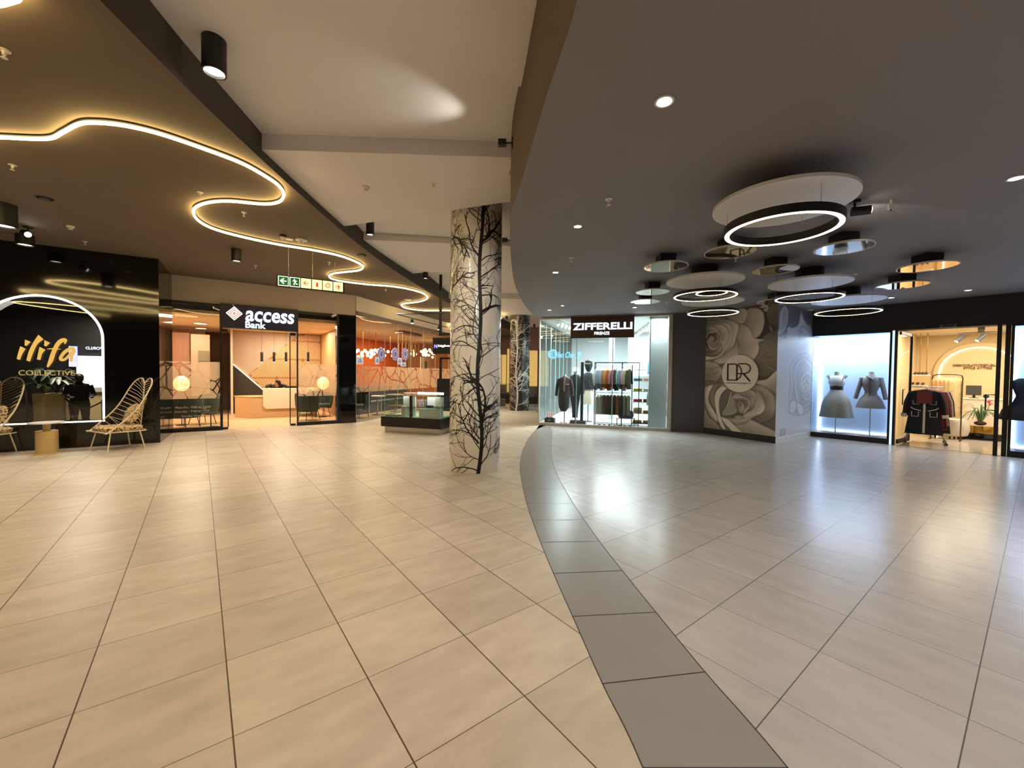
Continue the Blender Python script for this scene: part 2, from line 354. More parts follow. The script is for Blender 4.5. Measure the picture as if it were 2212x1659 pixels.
board([(-3.5, 10.0, 4.75), (1.2, 10.0, 4.7), (1.2, 14.6, 4.42), (-3.5, 14.8, 4.5)], 'light ceiling board halfway down the hall')
board([(-3.5, 14.6, 4.30), (1.2, 14.4, 4.26), (1.2, 19.0, 4.22), (-3.5, 19.0, 4.25)], 'light ceiling board over the black column')
board([(-3.5, 18.8, 4.7), (2.5, 18.8, 4.7), (2.5, 25, 4.5), (-3.5, 25, 4.5)], 'light ceiling board at the far end')
# slab that closes the hall above the raised boards
# -------- walls
FK = Fr((-9.10, 10.55), (-5.12, 13.33)); FB = Fr((-9.97 - 2.2 * 1.2688, 7.94 - 2.2 * .80), (-7.94, 9.22))   # black polished wall
A = FB.loc; Lb = FB.len
archx0, zt0 = FB.L(0, 914)[0], 0
# arch opening measured on the wall
ax1, az0 = FB.L(222, 907); ax1b, aztop = FB.L(92, 641)
acx = ax1b; az0 = FB.L(222, 907)[1]
aR = ax1 - acx; acz = aztop - aR * 0.93
ax0 = acx - aR
def arch(r_out=0.0, n=28):
    pts = [(ax1 + r_out, az0 - r_out), (ax1 + r_out, acz)]
    pts += [(acx + (aR + r_out) * math.cos(PI * i / n), acz + (aztop - acz + r_out) * math.sin(PI * i / n)) for i in range(1, n)]
    pts += [(ax0 - r_out, acz), (ax0 - r_out, az0 - r_out)]
    return pts
wb = MB(); ar = arch(0.0); Y0, Y1 = 0.0, 0.30
# wall face with the arched opening: columns of quads above, beside and below
xs = sorted(set([0.0, Lb] + [p[0] for p in ar]))
def archz(x):
    if x <= ax0 or x >= ax1: return None
    q = (x - acx) / aR; return acz + (aztop - acz) * math.sqrt(max(0, 1 - q * q))
for i in range(len(xs) - 1):
    x0, x1 = xs[i], xs[i + 1]
    if x1 - x0 < 1e-6: continue
    xm = (x0 + x1) / 2
    if xm < ax0 or xm > ax1: wb.quad((x0, 0, 0), (x1, 0, 0), (x1, 0, ZL), (x0, 0, ZL))
    else:
        za = archz(x0) or acz; zb = archz(x1) or acz
        wb.quad((x0, 0, za), (x1, 0, zb), (x1, 0, ZL), (x0, 0, ZL)); wb.quad((x0, 0, 0), (x1, 0, 0), (x1, 0, az0), (x0, 0, az0))
for i in range(len(ar)):
    p, q = ar[i], ar[(i + 1) % len(ar)]; wb.quad((p[0], 0, p[1]), (q[0], 0, q[1]), (q[0], Y1, q[1]), (p[0], Y1, p[1]))
wb.quad((Lb, 0, 0), (Lb, 1.75, 0), (Lb, 1.75, ZL), (Lb, 0, ZL))
wl = struct(wb.build('wall_left', M_blackgloss, loc=A, rz=FB.rz), 'polished black wall with the arched shop window')
# far left end and back wall
b = MB(); b.box(-13.9, -13.6, -9, 7, 0, ZL); struct(b.build('wall_left', M_sand), 'plain wall beyond the left edge')
b = MB(); b.box(-14, 14, -9.2, -9, 0, 5.2); struct(b.build('wall_back', mat('brown_wall', (70, 60, 52), 0.6)), 'wall behind the visitor')
b = MB(); b.box(12.6, 12.8, -9, 5.6, 0, ZR); struct(b.build('wall_right', M_ceilR), 'plain wall beyond the right edge')
# window in the arch
w1 = sthing('window_1', A, FB.rz, 'arched shop window in the polished black wall')
mb = MB(); rim = arch(0.02); mb.tube([(p[0], -0.012, p[1]) for p in rim], 0.022, 6, closed=True); mb.build('led_frame', glow('arch_led', (255, 244, 226), 3.2), w1, smooth=True)
mb = MB(); mb.add([(p[0], 0.06, p[1]) for p in arch(-0.002)], [tuple(range(len(ar)))]); mb.build('pane', glassmat('dark_mirror_glass', (225, 225, 225), 1.9, 1.5), w1)
# small room behind the arched window, holding its reflection built as solid things
mb = MB(); D = 4.6
X0, X1 = ax0 - 4.5, FB.loc_of(FK.W(-.5, 0))[0]
mb.quad((X0, Y1, 0.02), (X1, Y1, 0.02), (X1, D, 0.02), (X0, D, 0.02))
struct(mb.build('floor', mat('shop_grey_floor', (120, 118, 116), 0.2), loc=A, rz=FB.rz), 'grey floor of the shop behind the arch')
mb = MB(); mb.quad((X1, Y1, 0), (X1, D, 0), (X1, D, 3.3), (X1, Y1, 3.3)); mb.quad((X0, D, 0), (X1, D, 0), (X1, D, 3.3), (X0, D, 3.3)); mb.quad((X0, Y1, 3.3), (X1, Y1, 3.3), (X1, D, 3.3), (X0, D, 3.3)); mb.quad((X0, Y1, 0), (X0, D, 0), (X0, D, 3.3), (X0, Y1, 3.3)); 
struct(mb.build('wall_left', mat('shop_black_wall', (20, 18, 17), 0.5), loc=A, rz=FB.rz), 'dark walls of the shop behind the arch')
# -------- bank front
sK = lambda px, py, d=0: FK.L(px, py, d)
zg = 3.46
mb = MB(); mb.box(-1.0, FK.len, -0.02, 0.35, zg, ZL + .05)
struct(mb.build('wall_left', M_sand, loc=FK.loc, rz=FK.rz), 'taupe bulkhead above the bank front')
F2 = Fr((-5.12, 13.38), (-2.5, 23.1))
mb = MB(); mb.box(0, F2.len, -0.03, 0.3, 3.5, ZL + .05)
struct(mb.build('wall_left', mat('cream_bulkhead', (206, 192, 174), 0.85), loc=F2.loc, rz=F2.rz), 'cream bulkhead above the restaurant front')
mb = MB(); mb.box(0, F2.len, -0.06, -0.02, 3.5, 3.62)
struct(mb.build('trim_3', mat('bronze_trim', (96, 82, 66), 0.5), loc=F2.loc, rz=F2.rz), 'bronze strip along the bulkhead')
# pillar clad in black
x0, x1 = sK(731.9, 800)[0], FK.len
mb = MB(); mb.box(x0, x1 + 0.02, -0.06, 0.5, 0, zg); struct(mb.build('wall_left', M_blackgloss, loc=FK.loc, rz=FK.rz), 'polished black pillar between the bank and the restaurant')
# -------- end of the hall
mb = MB(); mb.box(-6, 4, 30, 30.3, 0, 5.2); struct(mb.build('wall_far', mat('far_wall', (150, 128, 104), 0.7)), 'far end wall of the hall')
# ================================================================ COLUMNS
def branches(seed, forks, thick, H, R, th0):
    """bare branches laid on a round column: ribbons that follow the surface (x = angle*R, z)"""
    rnd = random.Random(seed); b = MB()
    def ribbon(pts, w0, w1):
        n = len(pts); rings = []
        for i, (x, z) in enumerate(pts):
            a = pts[min(i + 1, n - 1)]; c = pts[max(i - 1, 0)]; dx, dz = a[0] - c[0], a[1] - c[1]; l = math.hypot(dx, dz) or 1
            wv = (w0 + (w1 - w0) * i / max(1, n - 1)) / 2; px, pz = -dz / l * wv, dx / l * wv
            rings.append(((x + px, z + pz), (x - px, z - pz)))
        o = len(b.v)
        for p, q in rings:
            for x, z in (p, q):
                t = th0 + x / R; z = min(max(z, 0.005), H - 0.005); b.v.append(((R + .0025) * math.cos(t), (R + .0025) * math.sin(t), z))
        for i in range(n - 1): b.f.append((o + 2 * i, o + 2 * i + 1, o + 2 * i + 3, o + 2 * i + 2))
    def grow(x, z, ang, L, wd, lvl):
        pts = [(x, z)]; a = ang; st = 0.045; n = max(2, int(L / st))
        bend = rnd.uniform(-1.3, 1.3)
        for i in range(n):
            a += bend * st / 0.6 + rnd.uniform(-0.16, 0.16)
            x += math.cos(a) * st; z += math.sin(a) * st; pts.append((x, z))
            if lvl < 3 and i > 0 and rnd.random() < (0.34, 0.36, 0.26)[lvl] :
                sd = rnd.choice((-1, 1)); grow(x, z, a + sd * rnd.uniform(0.5, 1.05), L * rnd.uniform(0.28, 0.6) * (1 - .5 * i / n), wd * 0.66, lvl + 1)
        ribbon(pts, wd, wd * 0.45)
    # trunks every ~ 2.3 m round the column so that the other sides carry the same pattern
    per = 2 * PI * R
    for k, tx in enumerate((0.0, per * 0.36, -per * 0.33)):
        tr = []; z = -0.05
        while z < H + .05:
            tr.append((tx + 0.02 * math.sin(z * 2.1 + k) + 0.03 * math.sin(z * 3.3 + 1 + seed), z)); z += 0.06
        ribbon(tr, thick, thick * 0.85)
        z = 0.05
        while z < H:
            sd = rnd.choice((-1, 1)); grow(tx + 0.02 * math.sin(z * 2.1), z, PI / 2 + sd * rnd.uniform(0.45, 1.25), rnd.uniform(0.4, 1.0), thick * rnd.uniform(0.14, 0.34), 0); z += rnd.uniform(0.055, 0.12)
        for fz in forks:
            grow(tx, fz, PI / 2 - 0.75, 0.95, thick * 0.75, 0); grow(tx, fz - .25, PI / 2 + 0.8, 0.8, thick * 0.5, 0)
    return b
def column(x, y, R, H, cm, bm, label, seed, th0, forks, thick):
    t = sthing('column', (x, y, 0), 0, label); t['kind'] = 'thing'; tag(t, label, 'column')
    b = MB(); b.cyl(0, 0, 0, H, R, 72); b.build('shaft', cm, t, smooth=True)
    branches(seed, forks, thick, H, R, th0).build('branch_pattern', bm, t)
    return t
c1 = ((F(1023, 1023.5)[0]), F(1023, 1023.5)[1] + 0.40)
th = math.atan2(-c1[1], -c1[0] - .0) + 0.16
column(-0.635, 7.06, 0.433, 4.72, mat('column_white', (232, 226, 212), 0.3, coat=0.3, noise=0.05, nscale=2), mat('branch_black', (20, 19, 18), 0.35), 'white round column patterned with bare black branches', 5, th, (0.75, 2.62, 3.75), 0.062)
column(0.34, 18.45, 0.44, 4.35, mat('column_black', (26, 24, 23), 0.25, coat=0.3), mat('branch_silver', (186, 180, 170), 0.4), 'black round column patterned with pale branches, farther down the hall', 11, math.atan2(-18.45, -.34) - .3, (1.3, 3.3), 0.07)

# ================================================================ LED SNAKE on the left ceiling
sp = [(-30, 298), (0, 297), (100, 300), (135, 286), (165, 270), (195, 265), (260, 270), (340, 288), (430, 318), (520, 352), (575, 382), (603, 402), (613, 420), (603, 436), (570, 441), (500, 435), (455, 437), (425, 446), (418, 458), (428, 476), (460, 494), (520, 511), (600, 528), (680, 541), (735, 553), (772, 567), (784, 576), (775, 584), (742, 588), (716, 592), (712, 599), (730, 606), (790, 614), (850, 619), (893, 627), (918, 636), (923, 645), (905, 652), (873, 656), (868, 661), (882, 667), (920, 671), (975, 671)]
ZS = ZL - 0.045
P = [F(px, py, ZS) for px, py in sp]
P = [(-3.9, -4.2, ZS), (-5.8, -3.6, ZS), (-7.2, -2.7, ZS), (-6.6, -1.9, ZS), (-4.6, -1.5, ZS), (-3.4, -.9, ZS), (-4.2, -.1, ZS), (-6.6, .2, ZS), (-7.9, 1.0, ZS), (-7.0, 1.7, ZS), (-5.2, 1.9, ZS), (-3.9, 2.2, ZS), F(48, -14, ZS), (-4.6, 2.9, ZS), (-6.6, 3.0, ZS), (-8.0, 3.5, ZS), (-7.9, 4.3, ZS), (-6.9, 4.6, ZS)] + P
e = P[-1]; P += [(e[0] + 1.0, e[1] + .5, ZS), (e[0] + 1.9, e[1] + 2.0, ZS), (e[0] + 1.0, e[1] + 3.4, ZS), (e[0] - .6, e[1] + 4.2, ZS), (e[0] - .5, e[1] + 5.4, ZS), (e[0] + 1.2, e[1] + 6.5, ZS)]
sn = thing('light_strip', 'long winding warm light strip snaking along the dark left ceiling', 'light')
pts = spline(P, 7)
b = MB(); b.tube(pts, 0.017, 8); b.build('glowing_tube', glow('snake_led', (255, 218, 140), 24.0), sn, smooth=True)
b = MB()
b.tube([(p[0], p[1], ZS + 0.03) for p in pts], 0.012, 4); b.build('mounting_channel', M_black, sn)
P = [F(-60, -140, ZS), F(-10, -40, ZS), F(20, -14, ZS), F(45, -12, ZS), F(80, -30, ZS), F(120, -120, ZS)]


# ================================================================ DISCS AND RINGS under the charcoal ceiling
def dpx(q): return (1360 + q[0] / 2.989, 360 + q[1] / 2.989)
M_disc = mat('white_disc_lacquer', (226, 222, 216), 0.32)
M_mirror = mat('bronze_mirror', (226, 206, 176), 0.03, metal=1.0)
M_rimw = mat('disc_rim_white', (206, 200, 190), 0.4)
M_ring = glow('ring_led', (255, 236, 190), 9)
def disc_pos(pts, z):
    return circ_fit([F(*dpx(p), z)[:2] for p in pts])
def wdisc(pts, z, label, stub=0.35, group='white ceiling discs'):
    x, y, r = disc_pos(pts, z)
    t = thing('ceiling_disc', label, 'ceiling disc', (x, y, z), 0, group)
    b = MB(); b.cyl(0, 0, 0, 0.028, r, 72); b.build('panel', M_disc, t, smooth=True)
    b = MB(); b.cyl(0, 0, 0.028, ZR - z, r * stub, 36); b.build('mounting_drum', M_black, t, smooth=True)
    return x, y, r
def mdisc(pts, z, label):
    x, y, r = disc_pos(pts, z)
    t = thing('mirror_disc', label, 'ceiling disc', (x, y, z), 0, 'mirrored ceiling discs')
    b = MB(); b.cyl(0, 0, 0, 0.006, r * 0.96, 60); b.build('mirror', M_mirror, t)
    b = MB(); b.loft([[(q * math.cos(2 * PI * i / 60), q * math.sin(2 * PI * i / 60), h) for i in range(60)] for q, h in ((r * .96, .001), (r, 0.0), (r, 0.02), (r * .96, .02), (r * .5, .02))], cap=False); b.build('rim', M_rimw, t)
    h = r * 0.36
    b = MB(); b.box(-h, h, -h, h, 0.008, ZR - z); b.build('mounting_box', M_black, t, bevel=0.004)
def ring(pts, z, label, wd=0.045, ht=0.05):
    x, y, r = disc_pos(pts, z); n = 72
    t = thing('ring_light', label, 'ring light', (x, y, z), 0, 'hanging ring lights')
    b = MB(); b.loft([[(q * math.cos(2 * PI * i / n), q * math.sin(2 * PI * i / n), h) for i in range(n)] for q, h in ((r, 0.004), (r, ht), (r - wd, ht), (r - wd, .002), (r, .002), (r, .004))], cap=False); b.build('housing', M_black, t, smooth=True)
    b = MB(); b.loft([[(q * math.cos(2 * PI * i / n), q * math.sin(2 * PI * i / n), h) for i in range(n)] for q, h in ((r - .008, 0), (r - .008, .005), (r - wd + .008, .005), (r - wd + .008, 0.0), (r - .008, 0))], cap=False); b.build('glowing_ring', M_ring, t, smooth=True)
    for k in range(3):
        a = 2 * PI * k / 3 + .6; b = MB(); b.tube([((r - wd / 2) * math.cos(a), (r - wd / 2) * math.sin(a), ht), ((r - wd / 2) * math.cos(a), (r - wd / 2) * math.sin(a), ZR - z)], 0.0022, 5); b.build('cable', M_chrome, t)
wdisc([(540, 310), (1497, 130), (1240, 55), (780, 395)], 3.22, 'largest white disc, nearest under the charcoal ceiling', .12)
wdisc([(248, 760), (731, 715), (590, 683), (400, 792)], 3.2, 'white disc over the rings on the left, in front of the rose mural')
wdisc([(345, 880), (728, 855), (590, 838), (480, 905)], 3.2, 'white disc seen just below the double ring on the left')
wdisc([(903, 785), (1437, 725), (1290, 702), (1080, 804)], 3.2, 'white disc right of centre with a ring light under it')
wdisc([(1185, 885), (1645, 845), (1500, 828), (1350, 897)], 3.2, 'farthest right white disc, above the ring nearest the fashion window')
mdisc([(490, 580), (815, 530), (690, 508), (600, 597)], 3.27, 'mirrored disc just behind the largest ring light')
mdisc([(1195, 555), (1578, 495), (1440, 478), (1330, 573)], 3.27, 'mirrored disc right of the largest ring, reflecting blue white light')
mdisc([(96, 655), (364, 625), (260, 610), (200, 683)], 3.27, 'leftmost near mirrored disc, left of the white disc')
mdisc([(800, 688), (1092, 650), (990, 635), (890, 702)], 3.27, 'mirrored disc in the middle, between the two white discs')
mdisc([(1740, 670), (2108, 622), (1990, 608), (1860, 685)], 3.27, 'farthest right mirrored disc, reflecting warm light')
mdisc([(1612, 782), (1908, 750), (1800, 738), (1720, 795)], 3.27, 'mirrored disc near the fashion shop fascia')
mdisc([(860, 885), (1060, 860), (985, 850), (920, 896)], 3.27, 'mirrored disc partly behind the right ring, above the mural corner')
mdisc([(47, 812), (248, 800), (160, 788), (120, 832)], 3.27, 'small far mirrored disc left, upper of the two')
mdisc([(13, 875), (189, 868), (120, 855), (80, 890)], 3.27, 'small far mirrored disc left, lower of the two, near the clothing shop')
ring([(612, 450), (1397, 350), (1200, 283), (830, 517)], 2.98, 'largest hanging ring light, below the largest white disc', 0.055, 0.075)
ring([(292, 850), (683, 815), (560, 797), (400, 873)], 2.98, 'ring light under the left white disc, with a smaller ring inside its outline')
ring([(425, 825), (635, 808), (540, 798), (510, 836)], 3.05, 'smallest ring light, seen inside the left ring')
ring([(385, 955), (690, 935), (560, 923), (500, 970)], 2.92, 'lowest ring light on the left, in front of the rose mural')
ring([(943, 865), (1385, 830), (1230, 813), (1100, 882)], 2.98, 'ring light under the right white disc')
ring([(1215, 955), (1602, 928), (1470, 913), (1380, 966)], 2.92, 'lowest ring light on the right, near the fashion shop fascia')

# ================================================================ CEILING FITTINGS
M_lamp = glow('lamp_face', (255, 244, 224), 14.0); M_lampw = glow('lamp_face_cool', (250, 246, 240), 10.0)
M_off = mat('fitting_white', (222, 216, 206), 0.45)
def downlight(px, py, z, label, r=0.045, g='recessed downlights in the charcoal ceiling', m=None, pw=12):
    x, y, _ = F(px, py, z); t = thing('downlight', label, 'downlight', (x, y, z), 0, g)
    b = MB(); b.lathe([(r * 1.25, 0.0), (r * 1.25, -.008), (r, -.008), (r, 0.0)], n=24); b.build('trim_ring', M_off, t)
    b = MB(); b.cyl(0, 0, -.0075, -.004, r * .92, 24); b.build('lamp', m or M_lampw, t)
    if pw: light('SPOT', (x, y, z - .03), pw, WHITE, 0.05, spot=1.9, blend=.8)
def cylspot(px, py_bot, z, wpx, hpx, label, m=None, pw=25, r=None):
    # can hangs from a ceiling at height z; py_bot = picture height of its mouth
    h = 0.16
    x, y, _ = F(px, py_bot, z - h)
    r = r or max(.04, wpx / 2 / CF * math.hypot(x, y) * .95)
    for _ in range(6):
        d = math.hypot(x, y); h = hpx / CF * d; x, y, _z = F(px, py_bot, z - h)
    t = thing('ceiling_spotlight', label, 'spotlight', (x, y, z), 0, 'black can spotlights')
    b = MB(); b.loft([[(q * math.cos(2 * PI * i / 28), q * math.sin(2 * PI * i / 28), k) for i in range(28)] for q, k in ((r, 0), (r, -h), (r * .86, -h), (r * .8, -h + .03))], cap=False); b.build('housing', M_black, t, smooth=True)
    b = MB(); b.cyl(0, 0, -h + .022, -h + .03, r * .8, 24); b.build('lamp', m or M_lamp, t)
    if pw: light('SPOT', (x, y, z - h - .02), pw, WHITE, 0.06, spot=1.7, blend=.7)
    return (x, y)
downlight(1435, 218, ZR, 'brightest recessed downlight, nearest in the charcoal ceiling', .05, pw=110)
downlight(1248, 488.5, ZR, 'recessed downlight above the curved band, left of the discs', .045, pw=80)
downlight(2195, 384, ZR, 'recessed downlight at the right edge of the charcoal ceiling', .05, pw=120)
downlight(1200, 588, ZR, 'recessed downlight farther back near the curved ceiling edge', .05, pw=70)
downlight(2091, 626.6, ZR, 'recessed downlight by the fascia of the fashion shop', .05, pw=60)
downlight(1925, 642.7, ZR, 'recessed downlight above the fashion shop window', .05, pw=50)
downlight(1371, 664, ZR, 'recessed downlight in front of the clothing shop, right one', .05, pw=45)
downlight(1187, 669.5, ZR, 'recessed downlight in front of the clothing shop, left one', .05, pw=45)
downlight(1215, 660, ZR, 'small recessed downlight above the clothing shop sign', .04, pw=0)
cylspot(463, 158, 4.52, 36, 60, 'large black can spotlight on the raised light ceiling, lit', pw=60)
cylspot(799.5, 508, 4.42, 16, 26, 'black can spotlight on the light ceiling left of the white column', pw=40)
cylspot(919, 602, 4.42, 11, 18, 'far black can spotlight close to the white column', pw=25)
cylspot(511, 565, ZL, 16, 22, 'black can spotlight above the bank window', pw=40)
cylspot(9, 490, ZL, 24, 30, 'black can spotlight at the left edge of the taupe ceiling', pw=60)
cylspot(54, 530, ZL, 19, 14, 'black can spotlight above the arched window', pw=60)
cylspot(1094, 690, 4.25, 8, 8, 'tiny can spotlight left of the black column', pw=5, r=.06)
cylspot(1154, 707, 4.25, 8, 7, 'tiny can spotlight right of the black column', pw=5, r=.06)
# tilted spotlight glaring at left
x, y, z = F(60, 505, 4.0); t = thing('ceiling_spotlight', 'glaring tilted spotlight above the arched window', 'spotlight', (x, y, ZL))
b = MB(); b.cyl(0, 0, -.02, 0, .06); b.cyl(0, 0, -.1, -.02, .012); b.build('base', M_black, t)
b = MB(); b.tube([(-.05, -.02, -.10), (.06, -.05, -.15)], 0.05, 16); b.build('housing', M_black, t, smooth=True)
b = MB(); b.tube([(.061, -.051, -.1505), (.066, -.053, -.153)], 0.043, 16); b.build('lamp', glow('glare_lamp', (255, 250, 240), 30), t)
# sprinklers and detectors
def sprinkler(px, py, z, label, s=1.0, g='sprinkler heads'):
    x, y, _ = F(px, py, z - .03 * s); t = tag(MB().lathe([(.03 * s, 0), (.03 * s, -.005), (.01 * s, -.006), (.01 * s, -.03 * s), (.004 * s, -.032 * s), (.004 * s, -.045 * s), (.016 * s, -.046 * s), (.016 * s, -.05 * s), (.001, -.051 * s)], n=14).build('sprinkler', M_off, loc=(x, y, z), smooth=True), label, 'sprinkler', g)
for px, py, z, l in ((9, 119, ZL, 'white sprinkler head at the far upper left'), (27, 363, ZL, 'white sprinkler head below the bend of the light strip at left'), (184, 526, ZL, 'sprinkler head over the polished black wall'), (527, 464, ZL, 'sprinkler head between the two bends of the light strip'), (432, 421, ZL, 'sprinkler head just above the light strip bend'), (552, 577, ZL, 'sprinkler head above the bank sign'), (711, 570, ZL, 'sprinkler head left of the second light strip bend'), (833, 628, ZL, 'sprinkler head below the third bend of the strip'),
                 (936, 402, 4.235, 'sprinkler head on the light ceiling board'), (1101, 375, 4.235, 'sprinkler head by the curved ceiling edge'),
                 (1315, 438, ZR, 'sprinkler head left of the ring lights on the charcoal ceiling'), (1234, 562, ZR, 'sprinkler head near the small mirrored discs'), (1589, 562, ZR, 'sprinkler head below the mirrored disc'), (1440, 656, ZR, 'sprinkler head in front of the dark wall'), (1847, 597, ZR, 'sprinkler head between the white discs at right')):
    sprinkler(px, py, z, l, 1.25)
def detector(px, py, z, label):
    x, y, _ = F(px, py, z); t = thing('smoke_detector', label, 'smoke detector', (x, y, z), 0, 'smoke detectors')
    MB().lathe([(.055, 0), (.055, -.02), (.045, -.028), (.001, -.028)], n=24).build('base', M_off, t, smooth=True)
    MB().lathe([(.032, -.028), (.034, -.045), (.026, -.06), (.001, -.062)], n=20).build('chamber', M_off, t, smooth=True)
detector(790, 404, 4.235, 'round white smoke detector on the light ceiling board')
detector(152, 488, ZL, 'white smoke detector above the polished black wall')
x, y, _ = F(611, 508, ZL); t = thing('dome_camera', 'small black and white dome camera by the winding light strip', 'security camera', (x, y, ZL))
MB().lathe([(.06, 0), (.06, -.03), (.05, -.035)], n=24).build('base', M_black, t, smooth=True); MB().sphere((0, 0, -.035), .045, 16).build('dome', M_off, t, smooth=True)
x, y, _ = F(651, 518, ZL); t = thing('ceiling_detector', 'flared white detector head beside the dome camera', 'detector', (x, y, ZL))
MB().lathe([(.10, 0), (.10, -.012), (.05, -.03), (.035, -.07), (.001, -.072)], n=24).build('head', M_off, t, smooth=True); MB().lathe([(.07, 0), (.07, -.012), (.001, -.014)], x=-.2, y=-.05, n=20).build('plate', M_off, t)
x, y, _ = F(880.5, 647, ZL); tag(MB().cyl(0, 0, -.02, 0, .12).build('ceiling_speaker', M_off, loc=(x, y, ZL)), 'flat white round ceiling plate by the far light strip bend', 'ceiling plate')
for px, py, l in ((97, 428, 'dark round vent left of the light strip'), (781, 551, 'dark oval vent right of the light strip')):
    x, y, _ = F(px, py, ZL); t = thing('ceiling_vent', l, 'vent', (x, y, ZL), 0, 'round vents in the taupe ceiling')
    MB().lathe([(.10, 0), (.10, -.006), (.085, -.01), (.085, 0)], n=24).build('ring', mat('vent_brown', (52, 42, 34), .6), t); MB().cyl(0, 0, -.014, -.002, .06).build('disc', M_black, t)
x, y, _ = F(1925.4, 431, ZR); t = thing('sensor', 'white square sensor on the charcoal ceiling behind the largest disc', 'sensor', (x, y, ZR))
MB().cyl(0, 0, -.06, 0, .012).build('stem', M_off, t); MB().box(-.03, .03, -.012, .012, -.10, -.05).build('body', M_off, t, bevel=.003); MB().cyl(0, 0, -.112, -.10, .008).build('lens', M_black, t)
# black spotlight next to the largest disc
x, y, _ = F(1850, 458, ZR - .12); t = thing('ceiling_spotlight', 'black swivelling spotlight just right of the largest disc', 'spotlight', (x, y, ZR))
MB().box(-.06, .02, -.03, .03, -.03, 0).build('base', M_black, t); MB().cyl(-.02, 0, -.12, -.03, .01).build('arm', M_black, t)
MB().tube([(-.05, 0, -.12), (.09, -.06, -.12)], .045, 16).build('housing', M_black, t, smooth=True); MB().tube([(.091, -.0605, -.12), (.097, -.063, -.12)], .03, 14).build('lamp', M_lamp, t)
aim(light('SPOT', (x + .0, y + .05, ZR - .16), 14, (1, .95, .82), .03, spot=1.0), (x + .9, y + .55, ZR + .1))
# wall spots on the fascia pointing at the raised ceiling
def wallspot(px, py, s, label, pw=0, tgt=None):
    d = ray(px, py); k = min([q for q in range(len(eR)) if eR[q][1] > 3.2], key=lambda i: abs(eR[i][0] / eR[i][1] - d[0] / d[1]) + (0 if eR[i][1] < 12 and eR[i][1] > 3.2 else 9) + abs(eR[i][1] - s) * 2)
    ex, ey = eR[k][0], eR[k][1]; z = CH + d[2] * ey / d[1]
    t = thing('fascia_spotlight', label, 'spotlight', (ex, ey, z), 0, 'spotlights on the upright ceiling edge')
    MB().box(-.012, 0, -.03, .03, -.05, .05).build('plate', M_black, t); MB().box(-.08, -.01, -.006, .006, -.006, .006).build('arm', M_black, t)
    MB().box(-.16, -.07, -.035, .035, -.03, .03).build('housing', M_black, t, bevel=.004)
    if pw: aim(light('SPOT', (ex - .2, ey, z), pw, (1, .9, .76), .03, spot=.95, blend=1.0), tgt)
wallspot(1117, 309, 4.55, 'small black spotlight on the curved ceiling edge, nearest', 26, (-1.6, 4.2, 4.62))
wallspot(1104, 519, 6.6, 'small black spotlight on the curved ceiling edge beside the white column')
# ================================================================ RIGHT SIDE: dark wall, rose murals
FM0 = Fr((4.70, 11.95), (5.52, 11.68)); FMa = Fr((5.50, 11.70), (6.47, 10.01)); FMb = Fr((6.47, 10.01), (8.29, 11.32))
mb = MB(); mb.box(0, FM0.len + .02, 0, .4, 0, ZR); struct(mb.build('wall_right', mat('charcoal_wall', (84, 80, 84), .7), loc=FM0.loc, rz=FM0.rz), 'dark grey wall between the clothing shop and the rose mural')
mb = MB(); mb.prism([(5.50 + .01, 11.70 + .02), (6.47 - .001, 10.01 + .012), (8.29 - .008, 11.32 + .01), (8.29, 12.3), (5.50, 12.3)], 0, ZR); struct(mb.build('wall_right', M_black), 'corner block carrying the rose murals')
mb = MB(); mb.box(-.02, FMa.len + .012, -.014, .0, 0, .165); struct(mb.build('baseboard_right', M_black, loc=FMa.loc, rz=FMa.rz), 'black skirting under the rose mural')
mb = MB(); mb.box(0, FMb.len - .02, -.014, .0, 0, .13); struct(mb.build('baseboard_right', M_white, loc=FMb.loc, rz=FMb.rz), 'white skirting under the pale side mural')
def sm(pts, k=7, closed=True): return np.array([(p[0], p[1]) for p in spline([(x, y, 0) for x, y in pts], k, closed)])
def inside(X, Y, P):
    r = np.zeros(X.shape, bool); n = len(P)
    for i in range(n):
        x0, y0 = P[i]; x1, y1 = P[(i + 1) % n]
        if y0 == y1: continue
        c = ((y0 > Y) != (y1 > Y)) & (X < (x1 - x0) * (Y - y0) / (y1 - y0) + x0); r ^= c
    return r
def dist(X, Y, P, closed=False):
    d = np.full(X.shape, 1e9); n = len(P)
    for i in range(n if closed else n - 1):
        x0, y0 = P[i]; x1, y1 = P[(i + 1) % n]; dx, dy = x1 - x0, y1 - y0; l = dx * dx + dy * dy + 1e-9
        t = np.clip(((X - x0) * dx + (Y - y0) * dy) / l, 0, 1); d = np.minimum(d, (X - x0 - t * dx) ** 2 + (Y - y0 - t * dy) ** 2)
    return np.sqrt(d)
